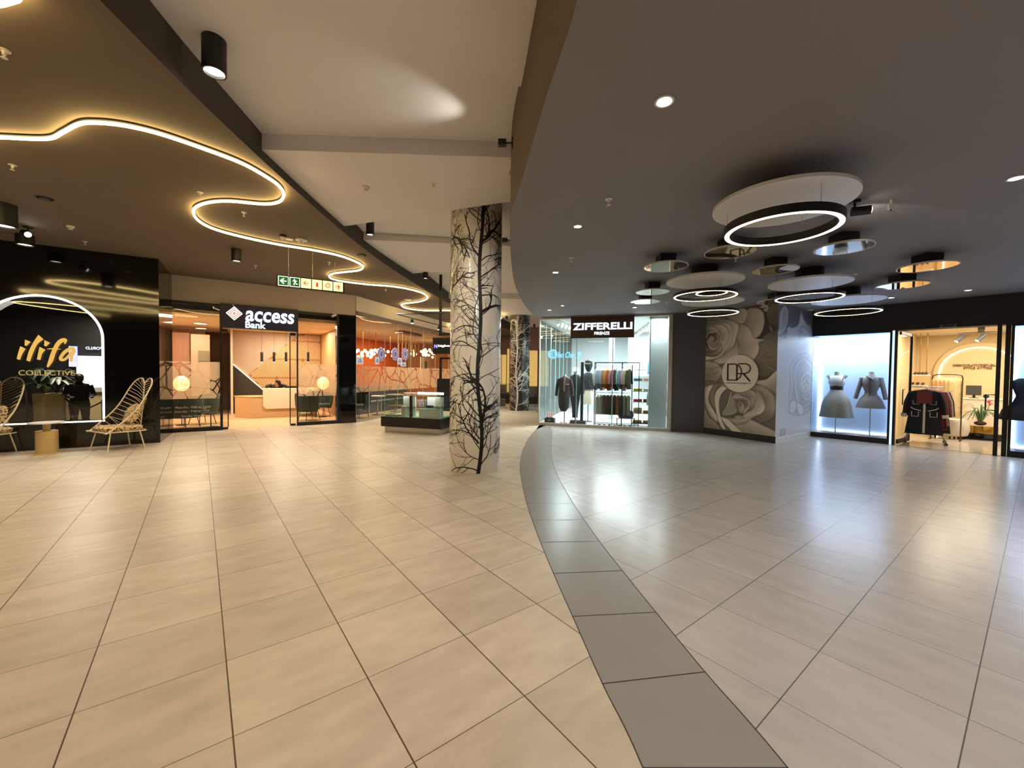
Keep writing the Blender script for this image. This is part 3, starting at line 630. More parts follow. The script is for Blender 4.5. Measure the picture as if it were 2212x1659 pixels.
class Picture:
    """the printed artwork, worked out point by point and carried as a colour on a fine grid"""
    def __init__(s, nx, nz, x0, x1, y0, y1, base):
        s.nx, s.nz = nx, nz; s.X, s.Y = np.meshgrid(np.linspace(x0, x1, nx), np.linspace(y1, y0, nz)); s.G = np.full(s.X.shape, float(base))
    def petal(s, pts, lo, hi, lip=None, fall=90, rim=0, edge=10, smooth=True, dirv=None):
        P = sm(pts) if smooth else np.array(pts, float)
        x0, y0 = P.min(0); x1, y1 = P.max(0); m = (s.X >= x0) & (s.X <= x1) & (s.Y >= y0) & (s.Y <= y1)
        if not m.any(): return
        X, Y = s.X[m], s.Y[m]; i = inside(X, Y, P)
        Lp = sm(lip, 7, False) if lip else P
        d = dist(X, Y, Lp, closed=lip is None); g = lo + (hi - lo) * np.exp(-(d / fall) ** 1.3)
        de = dist(X, Y, P, True); g = g * (1 - .35 * np.exp(-(de / edge) ** 2)) + rim * np.exp(-(d / 7) ** 2)
        v = s.G[m]; v[i] = g[i]; s.G[m] = v
        # shade the picture just outside the petal, as printed
        sh = (~i) & (de < 26); v = s.G[m]; v[sh] *= 1 - .30 * np.exp(-de[sh] / 10); s.G[m] = v
    def line(s, pts, w, val, k=.8):
        d = dist(s.X, s.Y, sm(pts, 7, False)); a = np.exp(-(d / w) ** 2) * k; s.G = s.G * (1 - a) + val * a
    def build(s, name, fr, x0, x1, z0, z1, d, tone0, tone1, parent=None):
        nx, nz = s.nx, s.nz; rnd = np.random.RandomState(3); G = np.clip(s.G, 0, 1)
        xs = np.linspace(x0, x1, nx); zs = np.linspace(z0, z1, nz); XX, ZZ = np.meshgrid(xs, zs)
        co = np.stack([XX, np.full(XX.shape, d), ZZ], -1).reshape(-1, 3)
        idx = np.arange(nx * nz).reshape(nz, nx); f = np.stack([idx[:-1, :-1], idx[:-1, 1:], idx[1:, 1:], idx[1:, :-1]], -1).reshape(-1, 4)
        me = bpy.data.meshes.new(name); me.from_pydata(co.tolist(), [], f.tolist()); me.update()
        ca = me.color_attributes.new('print', 'FLOAT_COLOR', 'POINT'); a, c = np.array(lin(tone0)[:3]), np.array(lin(tone1)[:3])
        g = (G.reshape(-1, 1)) ** 1.45; rgb = a + (c - a) * g; ca.data.foreach_set('color', np.concatenate([rgb, np.ones((len(rgb), 1))], 1).ravel().astype(np.float32))
        m = bpy.data.materials.new(name + '_print'); m.use_nodes = True; nt = m.node_tree; b = nt.nodes['Principled BSDF']; at = nt.nodes.new('ShaderNodeVertexColor'); at.layer_name = 'print'
        nt.links.new(at.outputs[0], b.inputs['Base Color']); b.inputs['Roughness'].default_value = 0.45; me.materials.append(m)
        o = bpy.data.objects.new(name, me); COL.objects.link(o)
        if parent: o.parent = parent
        else: o.location = fr.loc; o.rotation_euler = (0, 0, fr.rz)
        return o
pc = Picture(300, 540, 430, 1190, 60, 1500, .28)
R = pc.petal
# upper right: shadow, leaf, hanging petals
R([(880, 40), (1220, 40), (1220, 940), (900, 940)], .10, .18, smooth=False)
R([(1010, 470), (1090, 380), (1180, 350), (1240, 420), (1230, 740), (1150, 830), (1040, 860), (960, 760), (930, 640)], .22, .36, [(1000, 560), (1100, 520), (1200, 620)], 150)
for q in ([(985, 640), (1080, 680), (1190, 665)], [(1060, 670), (1100, 740), (1180, 790)], [(1040, 660), (1060, 590), (1120, 560)], [(1130, 470), (1170, 520), (1195, 580)]): pc.line(q, 3.5, .5, .7)
R([(1080, 150), (1130, 70), (1230, 60), (1230, 300), (1180, 330), (1120, 300), (1090, 240)], .2, .34, [(1100, 120), (1200, 80)], 90)
R([(1105, 280), (1140, 330), (1150, 380), (1200, 400), (1190, 420), (1120, 360)], .28, .4)
R([(860, 110), (960, 80), (1040, 130), (1062, 220), (1055, 320), (1010, 410), (930, 430), (850, 350), (830, 240)], .42, .78, [(1050, 150), (1062, 260), (1020, 400)], 120, .08)
R([(700, 80), (840, 70), (895, 120), (885, 200), (850, 250), (760, 260), (690, 190)], .40, .72, [(880, 110), (890, 190), (850, 250)], 90, .06)
R([(1010, 90), (1060, 60), (1100, 90), (1090, 140), (1060, 138), (1050, 110), (1075, 105)], .5, .75)
R([(790, 270), (870, 265), (930, 330), (965, 420), (1062, 448), (1015, 480), (1018, 540), (1000, 620), (940, 700), (850, 730), (780, 640)], .40, .82, [(930, 330), (965, 420), (1062, 450), (1015, 520), (1000, 620)], 110, .12)
# the first rose
R([(420, 230), (560, 170), (700, 190), (800, 250), (800, 340), (780, 430), (822, 520), (808, 630), (700, 690), (560, 720), (420, 700)], .44, .84, [(800, 250), (800, 340), (780, 430), (822, 520), (808, 630)], 110, .1)
R([(520, 650), (640, 600), (740, 520), (790, 430), (820, 520), (800, 640), (690, 690), (590, 710)], .40, .74, [(560, 690), (680, 680), (800, 620)], 80)
R([(420, 210), (560, 190), (690, 230), (750, 330), (735, 440), (660, 560), (540, 660), (420, 690)], .36, .78, [(690, 230), (750, 330), (735, 440), (660, 560)], 80, .1)
R([(420, 240), (540, 220), (650, 260), (705, 350), (690, 440), (640, 520), (560, 600), (420, 640)], .36, .80, [(600, 230), (700, 330), (695, 430), (640, 520)], 70, .1)
R([(430, 600), (520, 620), (600, 600), (640, 540), (610, 475), (645, 520), (640, 590), (560, 640), (430, 655)], .6, .95, None, 40)
R([(430, 545), (520, 560), (590, 520), (615, 470), (632, 540), (590, 590), (520, 615), (430, 600)], .30, .62, [(590, 520), (630, 500)], 50)
R([(420, 250), (500, 250), (570, 290), (610, 370), (600, 450), (560, 520), (490, 555), (420, 545)], .26, .80, [(500, 250), (575, 300), (608, 380), (600, 450), (560, 520)], 36, .12)
for k, (rx, ry) in enumerate(((92, 108), (70, 84), (50, 60), (32, 38), (16, 19))):
    cx, cy = 522 - 2 * k, 415 - k; pts = [(cx + rx * math.cos(a), cy + ry * math.sin(a)) for a in [2 * PI * i / 14 for i in range(14)]]
    lip = [(cx + rx * math.cos(a), cy + ry * math.sin(a)) for a in [(-1.9 + k * 1.1) + 3.9 * i / 8 for i in range(9)]]
    R(pts, .14 + .03 * k, .78, lip, 13, .12, 5)
pc.line([(470, 470), (500, 515), (560, 525)], 5, .9); pc.line([(440, 380), (470, 320), (530, 310)], 5, .85)
# middle left petals
R([(420, 690), (520, 680), (600, 720), (640, 800), (600, 900), (540, 950), (420, 970)], .40, .66, [(420, 700), (540, 690), (640, 790)], 80)
for q in ([(430, 760), (520, 770), (600, 740)], [(430, 840), (500, 850), (590, 800)]): pc.line(q, 12, .32, .5)
R([(990, 905), (1100, 880), (1200, 790), (1220, 1080), (1100, 1000), (1010, 940)], .44, .8, [(1000, 900), (1110, 870), (1200, 800)], 70, .1)
# the second rose
R([(420, 950), (640, 940), (900, 940), (1100, 990), (1220, 1120), (1220, 1560), (420, 1520)], .26, .42, [(700, 950), (1000, 970), (1150, 1060)], 120)
R([(930, 960), (1060, 960), (1170, 1060), (1190, 1200), (1150, 1320), (1000, 1380), (900, 1200)], .26, .58, [(1060, 960), (1160, 1060), (1170, 1190)], 90)
R([(780, 1330), (900, 1320), (1050, 1380), (1200, 1450), (1220, 1560), (800, 1560)], .42, .66, [(860, 1350), (1010, 1380), (1190, 1470)], 90)
R([(970, 1090), (1000, 1010), (1060, 1060), (1090, 1190), (1060, 1260), (960, 1320), (860, 1340), (900, 1260), (960, 1200)], .48, .82, [(1085, 1180), (1050, 1260), (950, 1320)], 60, .1)
R([(640, 1010), (760, 1020), (860, 1000), (960, 1010), (1000, 1060), (985, 1150), (960, 1230), (850, 1290), (740, 1330), (640, 1320), (590, 1200), (600, 1080)], .24, .62, [(860, 1000), (960, 1020), (1000, 1070), (985, 1150)], 60, .08)
R([(640, 1300), (700, 1200), (740, 1100), (800, 1050), (860, 1080), (850, 1220), (780, 1300), (680, 1330)], .36, .5)
R([(770, 1095), (850, 1085), (925, 1110), (945, 1180), (900, 1265), (850, 1290), (815, 1240), (800, 1160)], .22, .76, [(770, 1095), (860, 1085), (930, 1110), (945, 1190), (890, 1270)], 24, .14)
R([(800, 1150), (850, 1140), (885, 1180), (880, 1250), (845, 1285), (815, 1240)], .30, .66, [(885, 1180), (880, 1250)], 40)
pc.line([(845, 1175), (852, 1190)], 7, .08, .9)
R([(540, 960), (610, 950), (560, 1040), (560, 1150), (620, 1260), (600, 1300), (520, 1210), (490, 1120), (500, 1020)], .22, .40)
R([(640, 975), (690, 1000), (640, 1060), (612, 1150), (618, 1280), (650, 1390), (690, 1485), (650, 1480), (600, 1380), (570, 1250), (556, 1120), (580, 1030)], .60, .98, None, 40)
R([(745, 1040), (735, 1120), (700, 1230), (640, 1310), (690, 1230), (720, 1120), (735, 1050)], .7, .9)
R([(430, 1010), (500, 965), (545, 960), (495, 1060), (490, 1170), (560, 1290), (600, 1370), (590, 1420), (500, 1340), (445, 1220), (430, 1110)], .52, .94, [(500, 1000), (488, 1110), (520, 1230), (590, 1350)], 34)
R([(690, 1345), (800, 1350), (930, 1320), (1030, 1270), (950, 1340), (900, 1390), (800, 1420), (700, 1380)], .40, .7, [(800, 1345), (950, 1310), (1040, 1250)], 50, .1)
R([(640, 1350), (720, 1370), (800, 1440), (880, 1500), (960, 1540), (820, 1540), (730, 1470), (670, 1410)], .6, .96, None, 50)
R([(420, 1230), (500, 1360), (600, 1440), (650, 1540), (420, 1540)], .34, .5, [(430, 1250), (520, 1380), (620, 1450)], 60)
pic = pc.build('wall_mural', FMa, 0, FMa.len, .165, ZR, 0.0, (22, 17, 14), (255, 240, 216)); tag(pic, 'sepia mural of two large roses, left of the corner', 'mural')
ps = Picture(190, 500, 1190, 1560, 60, 1560, .72)
R = ps.petal
R([(1180, 40), (1600, 40), (1600, 470), (1180, 470)], .24, .34, smooth=False)
R([(1270, 80), (1340, 60), (1400, 120), (1390, 240), (1310, 320), (1270, 280)], .16, .26)
R([(1250, 80), (1285, 130), (1282, 260), (1250, 370), (1200, 415), (1160, 420), (1200, 350), (1200, 200), (1225, 110)], .62, .95, None, 30)
for q in ([(1245, 110), (1240, 230), (1220, 380)], [(1262, 130), (1262, 240), (1240, 340)]): ps.line(q, 3, .3, .7)
R([(1270, 520), (1280, 320), (1330, 310), (1390, 260), (1415, 110), (1450, 180), (1500, 245), (1530, 220), (1565, 430), (1560, 560), (1270, 560)], .62, .95, [(1280, 320), (1390, 260), (1415, 110)], 70)
R([(1400, 560), (1420, 300), (1470, 280), (1560, 430), (1560, 560)], .5, .8, [(1420, 300), (1500, 340)], 60)
R([(1180, 440), (1600, 440), (1600, 1600), (1180, 1600)], .78, .86, smooth=False)
for lv, pts, lo, hi in ((0, [(1320, 760), (1400, 640), (1470, 600), (1570, 640), (1580, 1180), (1520, 1300), (1440, 1340), (1340, 1290), (1310, 1180), (1330, 980)], .64, .9), (1, [(1370, 760), (1440, 650), (1520, 690), (1570, 790), (1570, 1150), (1500, 1250), (1410, 1200), (1380, 1080), (1360, 900)], .60, .92), (2, [(1440, 900), (1490, 820), (1550, 830), (1570, 930), (1560, 1120), (1500, 1170), (1450, 1100)], .56, .9), (3, [(1455, 960), (1490, 890), (1535, 900), (1548, 980), (1535, 1090), (1490, 1120), (1458, 1060)], .52, .88), (4, [(1468, 990), (1492, 950), (1518, 970), (1520, 1040), (1495, 1080), (1470, 1050)], .48, .9)):
    R(pts, lo, hi, None, 16, .05, 6)
R([(1400, 1180), (1440, 1200), (1480, 1260), (1470, 1340), (1430, 1330), (1400, 1270)], .66, .9); R([(1330, 1170), (1390, 1160), (1400, 1250), (1360, 1310), (1320, 1280)], .66, .88)
R([(1240, 1480), (1270, 1470), (1290, 1500), (1280, 1540), (1240, 1540)], .55, .75)
pic2 = ps.build('wall_mural', FMb, 0, FMb.len - .01, .13, ZR, 0.0, (60, 58, 60), (232, 232, 234)); tag(pic2, 'pale grey rose mural on the wall right of the corner', 'mural')
# round logo
lx, lz = FMa.L(1597, 807, -.03); rr = .225
t = thing('wall_sign', 'round cream sign with overlapping letters on the rose mural', 'sign', FMa.loc, FMa.rz)
rr = (FMa.L(1637, 807)[0] - FMa.L(1557, 807)[0]) / 2; rz_ = (FMa.L(1597, 767)[1] - FMa.L(1597, 847)[1]) / 2
mb = MB(); mb.prism([(lx + rz_ * math.cos(2 * PI * i / 48), lz + rz_ * math.sin(2 * PI * i / 48)) for i in range(48)], -.03, -.005, 'xz'); mb.build('disc', mat('sign_cream', (226, 214, 196), .5), t)
M_ink = mat('black_ink', (14, 13, 12), .4)
k = rz_ / 200.0
def lg(x, y): return (lx + (x - 790) * k, lz - (y - 840) * k)
def stroke(mb, pts, w, y0=-.036, y1=-.029):
    P = [lg(*p) for p in pts]; w *= k
    for a, c in zip(P[:-1], P[1:]):
        dx, dz = c[0] - a[0], c[1] - a[1]; l = math.hypot(dx, dz); ex, ez = dx / l * w * .15, dz / l * w * .15; px, pz = -dz / l * w / 2, dx / l * w / 2
        mb.prism([(a[0] - ex + px, a[1] - ez + pz), (a[0] - ex - px, a[1] - ez - pz), (c[0] + ex - px, c[1] + ez - pz), (c[0] + ex + px, c[1] + ez + pz)], y0, y1, 'xz')
mb = MB(); stroke(mb, [(660, 735), (660, 912)], 18); stroke(mb, [(654, 737), (740, 737), (790, 760), (812, 800), (815, 840), (800, 880), (770, 905), (740, 912), (654, 912)], 13)
mb.build('letter_d', M_ink, t); mb = MB(); stroke(mb, [(763, 740), (763, 915)], 18); stroke(mb, [(780, 735), (860, 735), (898, 755), (910, 785), (895, 820), (860, 838), (770, 840)], 13); stroke(mb, [(835, 840), (905, 918)], 18); mb.build('letter_r', M_ink, t)
text('sign_text', "DEMOCRATICREPUBLIC 'D", lg(645, 0)[0], lg(920, 0)[0], lg(0, 952)[1], lg(0, 936)[1], -.030, M_ink, t, .003)
# ================================================================ CLOTHING KIT
def cloth(name, color, rough=.85, **k): return mat(name, color, rough, noise=k.get('noise', .12), nscale=k.get('nscale', 14), bump=.25)
def body_loft(mb, prof, folds=0, fa=.12, n=28, y0=0.0):
    """prof: (z, rx, ry[, cx, cy]) from top to bottom"""
    rings = []
    for k, p in enumerate(prof):
        z, rx, ry = p[:3]; cx = p[3] if len(p) > 3 else 0; cy = p[4] if len(p) > 4 else y0; q = k / (len(prof) - 1)
        rings.append([(cx + rx * math.cos(2 * PI * i / n) * (1 + (fa * q * math.sin(folds * 2 * PI * i / n + 1)) if folds else 1), cy + ry * math.sin(2 * PI * i / n) * (1 + fa * 1.6 * q * math.sin(folds * 2 * PI * i / n + 1) if folds else 1), z) for i in range(n)])
    return mb.loft(rings[::-1])
def garment(label, cat, loc, rz, w, l, col, group=None, sleeve=0.5, flare=1.1, thick=.07, trim=None, name='hanging_shirt', hook=.1):
    """garment on a hanger; loc = where its hook meets the rail"""
    t = thing(name, label, cat, loc, rz, group); h = -hook; m = col
    mb = MB(); body_loft(mb, [(h, .05, .03), (h - .025, w * .30, .045), (h - .06, w * .48, .055), (h - .16, w * .44, thick), (h - .35 * l, w * .42, thick), (h - .7 * l, w * .45 * flare ** .5, thick * 1.1), (h - l, w * .47 * flare, thick * 1.15)], 6, .10)
    mb.build('body', m, t, smooth=True)
    if sleeve:
        for s in (-1, 1):
            mb = MB(); mb.tube([(s * w * .42, 0, h - .07), (s * w * .56, .01, h - .07 - sleeve * .4), (s * w * .62, -.01, h - .07 - sleeve)], .05, 10, rs=[.06, .055, .045], flat=.8); mb.build('sleeve', m, t, smooth=True)
    if trim:
        mb = MB(); mb.box(-w * .035, w * .035, -thick * 1.12, -thick * .9, h - l * .97, h - .1); mb.build('front_band', trim, t)
    mb = MB(); mb.tube([(-w * .4, 0, h - .045), (0, 0, h + .012), (w * .4, 0, h - .045)], .007, 6); mb.tube([(0, 0, h + .01), (0, 0, h + .05), (.014, 0, h + .075), (0, 0, h + .094)], .003, 6); mb.build('hanger', M_white, t)
    return t
def folded(label, loc, rz, w, d, h, col, group='folded clothes on the shelves'):
    mb = MB(); n = 24
    for k in range(2):
        z0 = h * k / 2; z1 = h * (k + 1) / 2
        mb.loft([[((w / 2 * q) * math.copysign(abs(math.cos(2 * PI * i / n)) ** .5, math.cos(2 * PI * i / n)), (d / 2 * q) * math.copysign(abs(math.sin(2 * PI * i / n)) ** .5, math.sin(2 * PI * i / n)), z) for i in range(n)] for q, z in ((.92, z0), (1, z0 + h * .12), (1, z1 - h * .12), (.9, z1))])
    return tag(mb.build('folded_garment', col, loc=loc, rz=rz, smooth=True), label, 'folded clothes', group)
def shoe(label, loc, rz, col, sole=None, L=.26, heel=.01, group=None, high=False):
    t = thing('shoe', label, 'shoe', loc, rz, group); z = heel
    pr = [(0, .035, .05 if not high else .10), (.05, .038, .055 if not high else .10), (.11, .036, .045), (.17, .042, .03), (.22, .038, .022), (L, .012, .012)]
    mb = MB(); n = 14
    mb.loft([[(wd * math.cos(2 * PI * i / n), y, .012 + z * max(0, 1 - y / .18) + hh * (1 + math.sin(2 * PI * i / n)) / 1.6) for i in range(n)] for y, wd, hh in pr]); mb.build('upper', col, t, smooth=True)
    mb = MB(); mb.prism([(wd * s, y) for y, wd, hh in pr for s in (1,)] + [(-wd, y) for y, wd, hh in pr[::-1]], 0, .012); 
    if z > .02: mb.box(-.012, .012, .0, .03, 0, z)
    mb.build('sole', sole or M_white, t); return t
def form(name, label, loc, rz, parts, pole=(0.0, 1.0), base=.16, neckz=1.5, skin=None, group=None, basemat=None):
    """tailor's form on a pole; parts: list of (part name, material, profile, folds)"""
    t = thing(name, label, 'mannequin', loc, rz, group)
    mb = MB(); mb.cyl(0, 0, 0.012, pole[1], .014, 12); mb.build('pole', basemat or M_chrome, t, smooth=True)
    mb = MB(); mb.cyl(0, 0, 0, .014, base, 32); mb.build('base', basemat or M_chrome, t)
    for nm, m, prof, fo in parts:
        mb = MB(); body_loft(mb, prof, fo, .07, n=36); mb.build(nm, m, t, smooth=True)
    return t
# ================================================================ CLOTHING SHOP (lit white, brown sign)
FZ = Fr((0.86, 13.14), (4.66, 11.96)); LZ = FZ.len; HZ = 3.43
M_frameZ = mat('champagne_frame', (186, 178, 164), .4)
wz = sthing('window_2', FZ.loc, FZ.rz, 'glass front of the clothing shop')
sy = lambda px, py, d=0: FZ.L(px, py, d)
mb = MB(); mb.box(0, LZ, -.04, .06, 0, .085); mb.box(0, LZ, -.04, .06, HZ - .05, HZ); mb.box(LZ - .10, LZ, -.04, .06, .085, HZ - .05); mb.box(0, .03, -.04, .06, .085, HZ - .05); mb.build('frame', M_frameZ, wz)
cuts = [.03] + [sy(px, 830)[0] for px in (1245, 1322.7, 1403)] + [LZ - .1]
M_gz = glassmat('shop_glass_green', (226, 242, 238), 1.0); M_edge = mat('glass_edge_green', (150, 196, 180), .3)
for a, c in zip(cuts[:-1], cuts[1:]):
    mb = MB(); mb.quad((a, .01, .085), (c, .01, .085), (c, .01, HZ - .05), (a, .01, HZ - .05)); mb.build('pane', M_gz, wz)
for c in cuts[1:-1]:
    mb = MB(); mb.box(c - .012, c + .012, .0, .02, .085, HZ - .05); mb.build('joint', M_edge, wz)
# side glass running back
ws = sthing('window_3', FZ.loc, FZ.rz, 'side glass of the clothing shop'); DZ = 6.5
ys = [.06, .9, 1.75, 2.6, 3.45, 4.3, 5.2, DZ]
for a, c in zip(ys[:-1], ys[1:]):
    mb = MB(); mb.quad((.015, a, .085), (.015, c, .085), (.015, c, HZ - .05), (.015, a, HZ - .05)); mb.build('pane', M_gz, ws); mb = MB(); mb.box(0.005, .025, c - .014, c + .014, .085, HZ - .05); mb.build('joint', M_edge, ws)
mb = MB(); mb.box(0, .05, .06, DZ, 0, .085); mb.box(0, .05, .06, DZ, HZ - .06, HZ); mb.build('frame', M_frameZ, ws)
def zs(mb, nm, m, lab=None): return struct(mb.build(nm, m, loc=FZ.loc, rz=FZ.rz), lab)
zs(MB().box(.05, 7.5, .06, DZ, -.02, .012), 'floor', mat('gloss_white_floor', (206, 204, 208), .12), 'glossy pale floor of the clothing shop')
zs(MB().box(0, 7.5, .06, DZ, HZ, HZ + .05), 'ceiling', mat('shop_white_ceiling', (216, 218, 214), .7), 'white ceiling of the clothing shop')
zs(MB().box(0, 7.5, DZ, DZ + .1, 0, HZ), 'wall_far', mat('shop_grey_wall', (186, 194, 198), .7), 'grey back wall of the clothing shop')
zs(MB().box(LZ - .62, LZ - .10, .42, .9, 0, HZ), 'wall_right', mat('pale_blue_column', (206, 214, 222), .5), 'pale column at the right end of the clothing shop window')
zs(MB().box(2.0, 2.2, 2.6, 2.7, 0, HZ), 'trim_4', mat('steel_post', (170, 178, 186), .35, metal=.3))
zs(MB().box(2.6, 4.1, 5.2, 5.25, 1.6, HZ), 'wall_far', mat('pale_panel', (206, 212, 216), .6), 'pale wall panel in the clothing shop')
mb = MB(); mb.box(LZ - .1, LZ + .1, 0.06, .3, 0, HZ); zs(mb, 'wall_right', M_frameZ)
# sign
x0, z0 = sy(1233, 731, -.06); x1, z1 = sy(1370.6, 680, -.06); z0 = sy(1300, 730, -.06)[1]; z1 = min(HZ - .01, sy(1300, 680, -.06)[1])
t = thing('shop_sign', 'brown sign board with white raised letters over the clothing shop window', 'sign', FZ.loc, FZ.rz)
MB().box(x0, x1, -.10, -.045, z0, z1).build('board', mat('chocolate_board', (66, 40, 28), .5), t, bevel=.004)
M_sw = glow('sign_white', (225, 240, 255), 1.6)
a = sy(1237.7, 703, -.1)[0]; c = sy(1366, 703, -.1)[0]; zb = sy(1300, 712, -.1)[1]; zt = sy(1300, 697, -.1)[1]
text('sign_text', 'ZIFFERELLI', a, c, zb, zt, -.10, M_sw, t, .02, .03)
a = sy(1283.7, 720, -.1)[0]; c = sy(1316.5, 720, -.1)[0]; zb = sy(1300, 723, -.1)[1]; zt = sy(1300, 716.5, -.1)[1]
text('sign_text', 'FIRENZE', a, c, zb, zt, -.10, M_sw, t, .01, .03)
# blue neon sign inside
t = thing('neon_sign', 'blue lit script sign with a round compass mark inside the clothing shop', 'sign', FZ.loc, FZ.rz)
M_blue = glow('blue_neon', (70, 170, 255), 2.6); dN = .35
lx, lz = sy(1194, 765, dN); r = sy(1202, 765, dN)[0] - lx
mb = MB(); mb.tube([(lx + r * math.cos(2 * PI * i / 24), dN, lz + r * math.sin(2 * PI * i / 24)) for i in range(24)], .012, 6, closed=True)
mb.tube([(lx + r * .62 * math.cos(2 * PI * i / 20), dN, lz + r * .62 * math.sin(2 * PI * i / 20)) for i in range(20)], .007, 6, closed=True)
for i in range(4): q = PI / 4 + i * PI / 2; mb.tube([(lx, dN, lz), (lx + r * .8 * math.cos(q + PI / 4), dN, lz + r * .8 * math.sin(q + PI / 4))], .006, 5)
for i in range(16): q = 2 * PI * i / 16; mb.box(lx + r * 1.2 * math.cos(q) - .012, lx + r * 1.2 * math.cos(q) + .012, dN - .01, dN + .01, lz + r * 1.2 * math.sin(q) - .012, lz + r * 1.2 * math.sin(q) + .012)
mb.build('compass_mark', M_blue, t)
text('sign_text', "Ino Chio 28", sy(1204, 770, dN)[0], sy(1255, 770, dN)[0], sy(1230, 773, dN)[1], sy(1230, 760, dN)[1], dN, M_blue, t, .012, .006, shear=.4)
for X, Y in ((.8, 1.4), (2.6, 1.4), (2.0, 3.6), (4.2, 3.6), (6.2, 3.2)):
    light('AREA', FZ.W(X, Y, HZ - .06), 230, (.93, .97, 1.0), .9)
# track spotlights inside (two rows of bright heads)
rnd = random.Random(4); k = 0
for (xa, ya, xb, yb, nn) in ((.45, .5, 1.25, 5.6, 13), (1.0, .5, 2.4, 3.4, 8), (3.5, 1.0, 2.9, 5.2, 8), (.3, 4.4, 3.2, 5.6, 6)):
    tr = thing('lighting_track', ('left outer', 'left inner', 'right', 'rear')[k] + ' ceiling track inside the clothing shop', 'track', FZ.loc, FZ.rz); k += 1
    dx, dy = xb - xa, yb - ya; l = math.hypot(dx, dy); mb = MB(); mb.tube([(xa, ya, HZ - .03), (xb, yb, HZ - .03)], .018, 4); mb.build('rail', M_white, tr)
    for i in range(nn):
        x, y = xa + dx * (i + .5) / nn, ya + dy * (i + .5) / nn
        P = FZ.W(x, y, HZ - .05)
        h = thing('track_spotlight', 'bright white spotlight head on the %s track of the clothing shop' % ('left outer', 'left inner', 'right', 'rear')[k - 1], 'spotlight', P, FZ.rz, 'spotlight heads on the %s track' % ('left outer', 'left inner', 'right', 'rear')[k - 1])
        MB().tube([(0, 0, 0), (0, 0, -.06)], .008, 6).build('stem', M_white, h); MB().tube([(0, .03, -.05), (0, -.06, -.11)], .04, 12).build('housing', M_white, h, smooth=True)
        MB().tube([(0, -.061, -.111), (0, -.066, -.114)], .036, 12).build('lamp', glow('track_face', (255, 252, 244), 9), h)
# rail of shirts
def fz(px, py, d=0): return FZ.W(sy(px, 800, d)[0], d)
cols = [('white', (232, 230, 224)), ('pale blue', (168, 192, 222)), ('white and blue print', (196, 204, 214)), ('pink', (214, 140, 132)), ('mustard', (214, 168, 84)), ('orange red', (196, 84, 48)), ('grey mauve', (176, 168, 176)), ('raspberry', (186, 70, 92)), ('black', (30, 30, 34)), ('mint', (176, 206, 196)), ('steel blue', (132, 156, 178)), ('rose', (224, 170, 182)), ('olive cream', (196, 188, 148)), ('dark olive', (56, 56, 36))]
dR = .62; xa = sy(1286, 800, dR)[0]; xb = sy(1381, 800, dR)[0]; zt = sy(1330, 791, dR)[1]; ztop = sy(1330, 783.6, dR)[1]
rk = thing('clothes_rack', 'black square tube clothes rack with coloured shirts behind the shop glass', 'clothes rack', FZ.W(xa, dR, .012), FZ.rz)
LR = xb - xa; H1 = ztop
for x in (0, LR * .62, LR):
    for y in (-.16, .16): MB().box(x - .012, x + .012, y - .012, y + .012, 0, H1).build('post', M_black, rk)
mb = MB(); mb.box(0, LR, -.17, -.15, H1 - .02, H1); mb.box(0, LR, .15, .17, H1 - .02, H1); mb.box(0, LR, -.17, -.15, .05, .07); mb.box(0, LR, .15, .17, .05, .07); mb.build('frame', M_black, rk)
mb = MB(); mb.tube([(0, 0, zt), (LR * .8, 0, zt)], .011, 8); mb.build('rail', M_chrome, rk)
mb = MB(); mb.tube([(0, 0, zt - .86), (LR * .8, 0, zt - .86)], .011, 8); mb.build('rail', M_chrome, rk)
for i, (nm, c) in enumerate(cols):
    x = xa + .07 + i * (LR * .78 - .08) / 13; P = FZ.W(x, dR, .012 + zt)
    garment('%s shirt hanging on the upper rail of the shop rack' % nm, 'shirt', P, FZ.rz + 1.2 + (i % 3) * .06, .37, .60 + .05 * (i % 3), cloth('shirt_%d' % i, c), 'shirts on the upper rail', .42, 1.05, .035, hook=.09)
low = [('white', (226, 224, 216)), ('ivory', (222, 216, 198)), ('olive', (110, 106, 76)), ('brown', (92, 62, 44)), ('dark brown', (54, 38, 30)), ('black', (26, 25, 26)), ('tan', (180, 118, 62)), ('navy black', (24, 28, 34)), ('sage', (150, 150, 128)), ('grey olive', (132, 128, 106))]
for i, (nm, c) in enumerate(low):
    x = xa + .09 + i * (LR * .76 - .08) / 9; P = FZ.W(x, dR, .012 + zt - .86)
    garment('%s trousers hanging on the lower rail of the shop rack' % nm, 'trousers', P, FZ.rz + 1.2, .26, .62, cloth('trs_%d' % i, c), 'trousers on the lower rail', 0, .9, .04, name='hanging_trousers', hook=.08)
# shelving with folded clothes
dS = .95; xa2 = sy(1366, 800, dS)[0]; xb2 = sy(1404, 800, dS)[0]
sh = thing('shelving_unit', 'black framed shelf stand with folded clothes at the right of the rack', 'shelves', FZ.W(xa2, dS, .012), FZ.rz); LS = xb2 - xa2 + .12
for x in (0, LS):
    for y in (-.2, .2): MB().box(x - .012, x + .012, y - .012, y + .012, 0, 1.95).build('post', M_black, sh)
shz = [.10, .42, .78, 1.12, 1.45, 1.80]
for z in shz: MB().box(0, LS, -.21, .21, z - .02, z).build('shelf', M_white if z > .2 else M_black, sh)
fc = [[('camel', (196, 150, 96)), ('sand', (208, 180, 140))], [('orange tan', (206, 148, 92)), ('ochre', (190, 136, 76)), ('cream', (222, 208, 176))], [('brick red', (176, 66, 52)), ('charcoal', (60, 60, 66))], [('lemon yellow', (214, 206, 72)), ('white', (224, 224, 222))], [('grey', (150, 152, 158)), ('peach', (214, 158, 128))]]
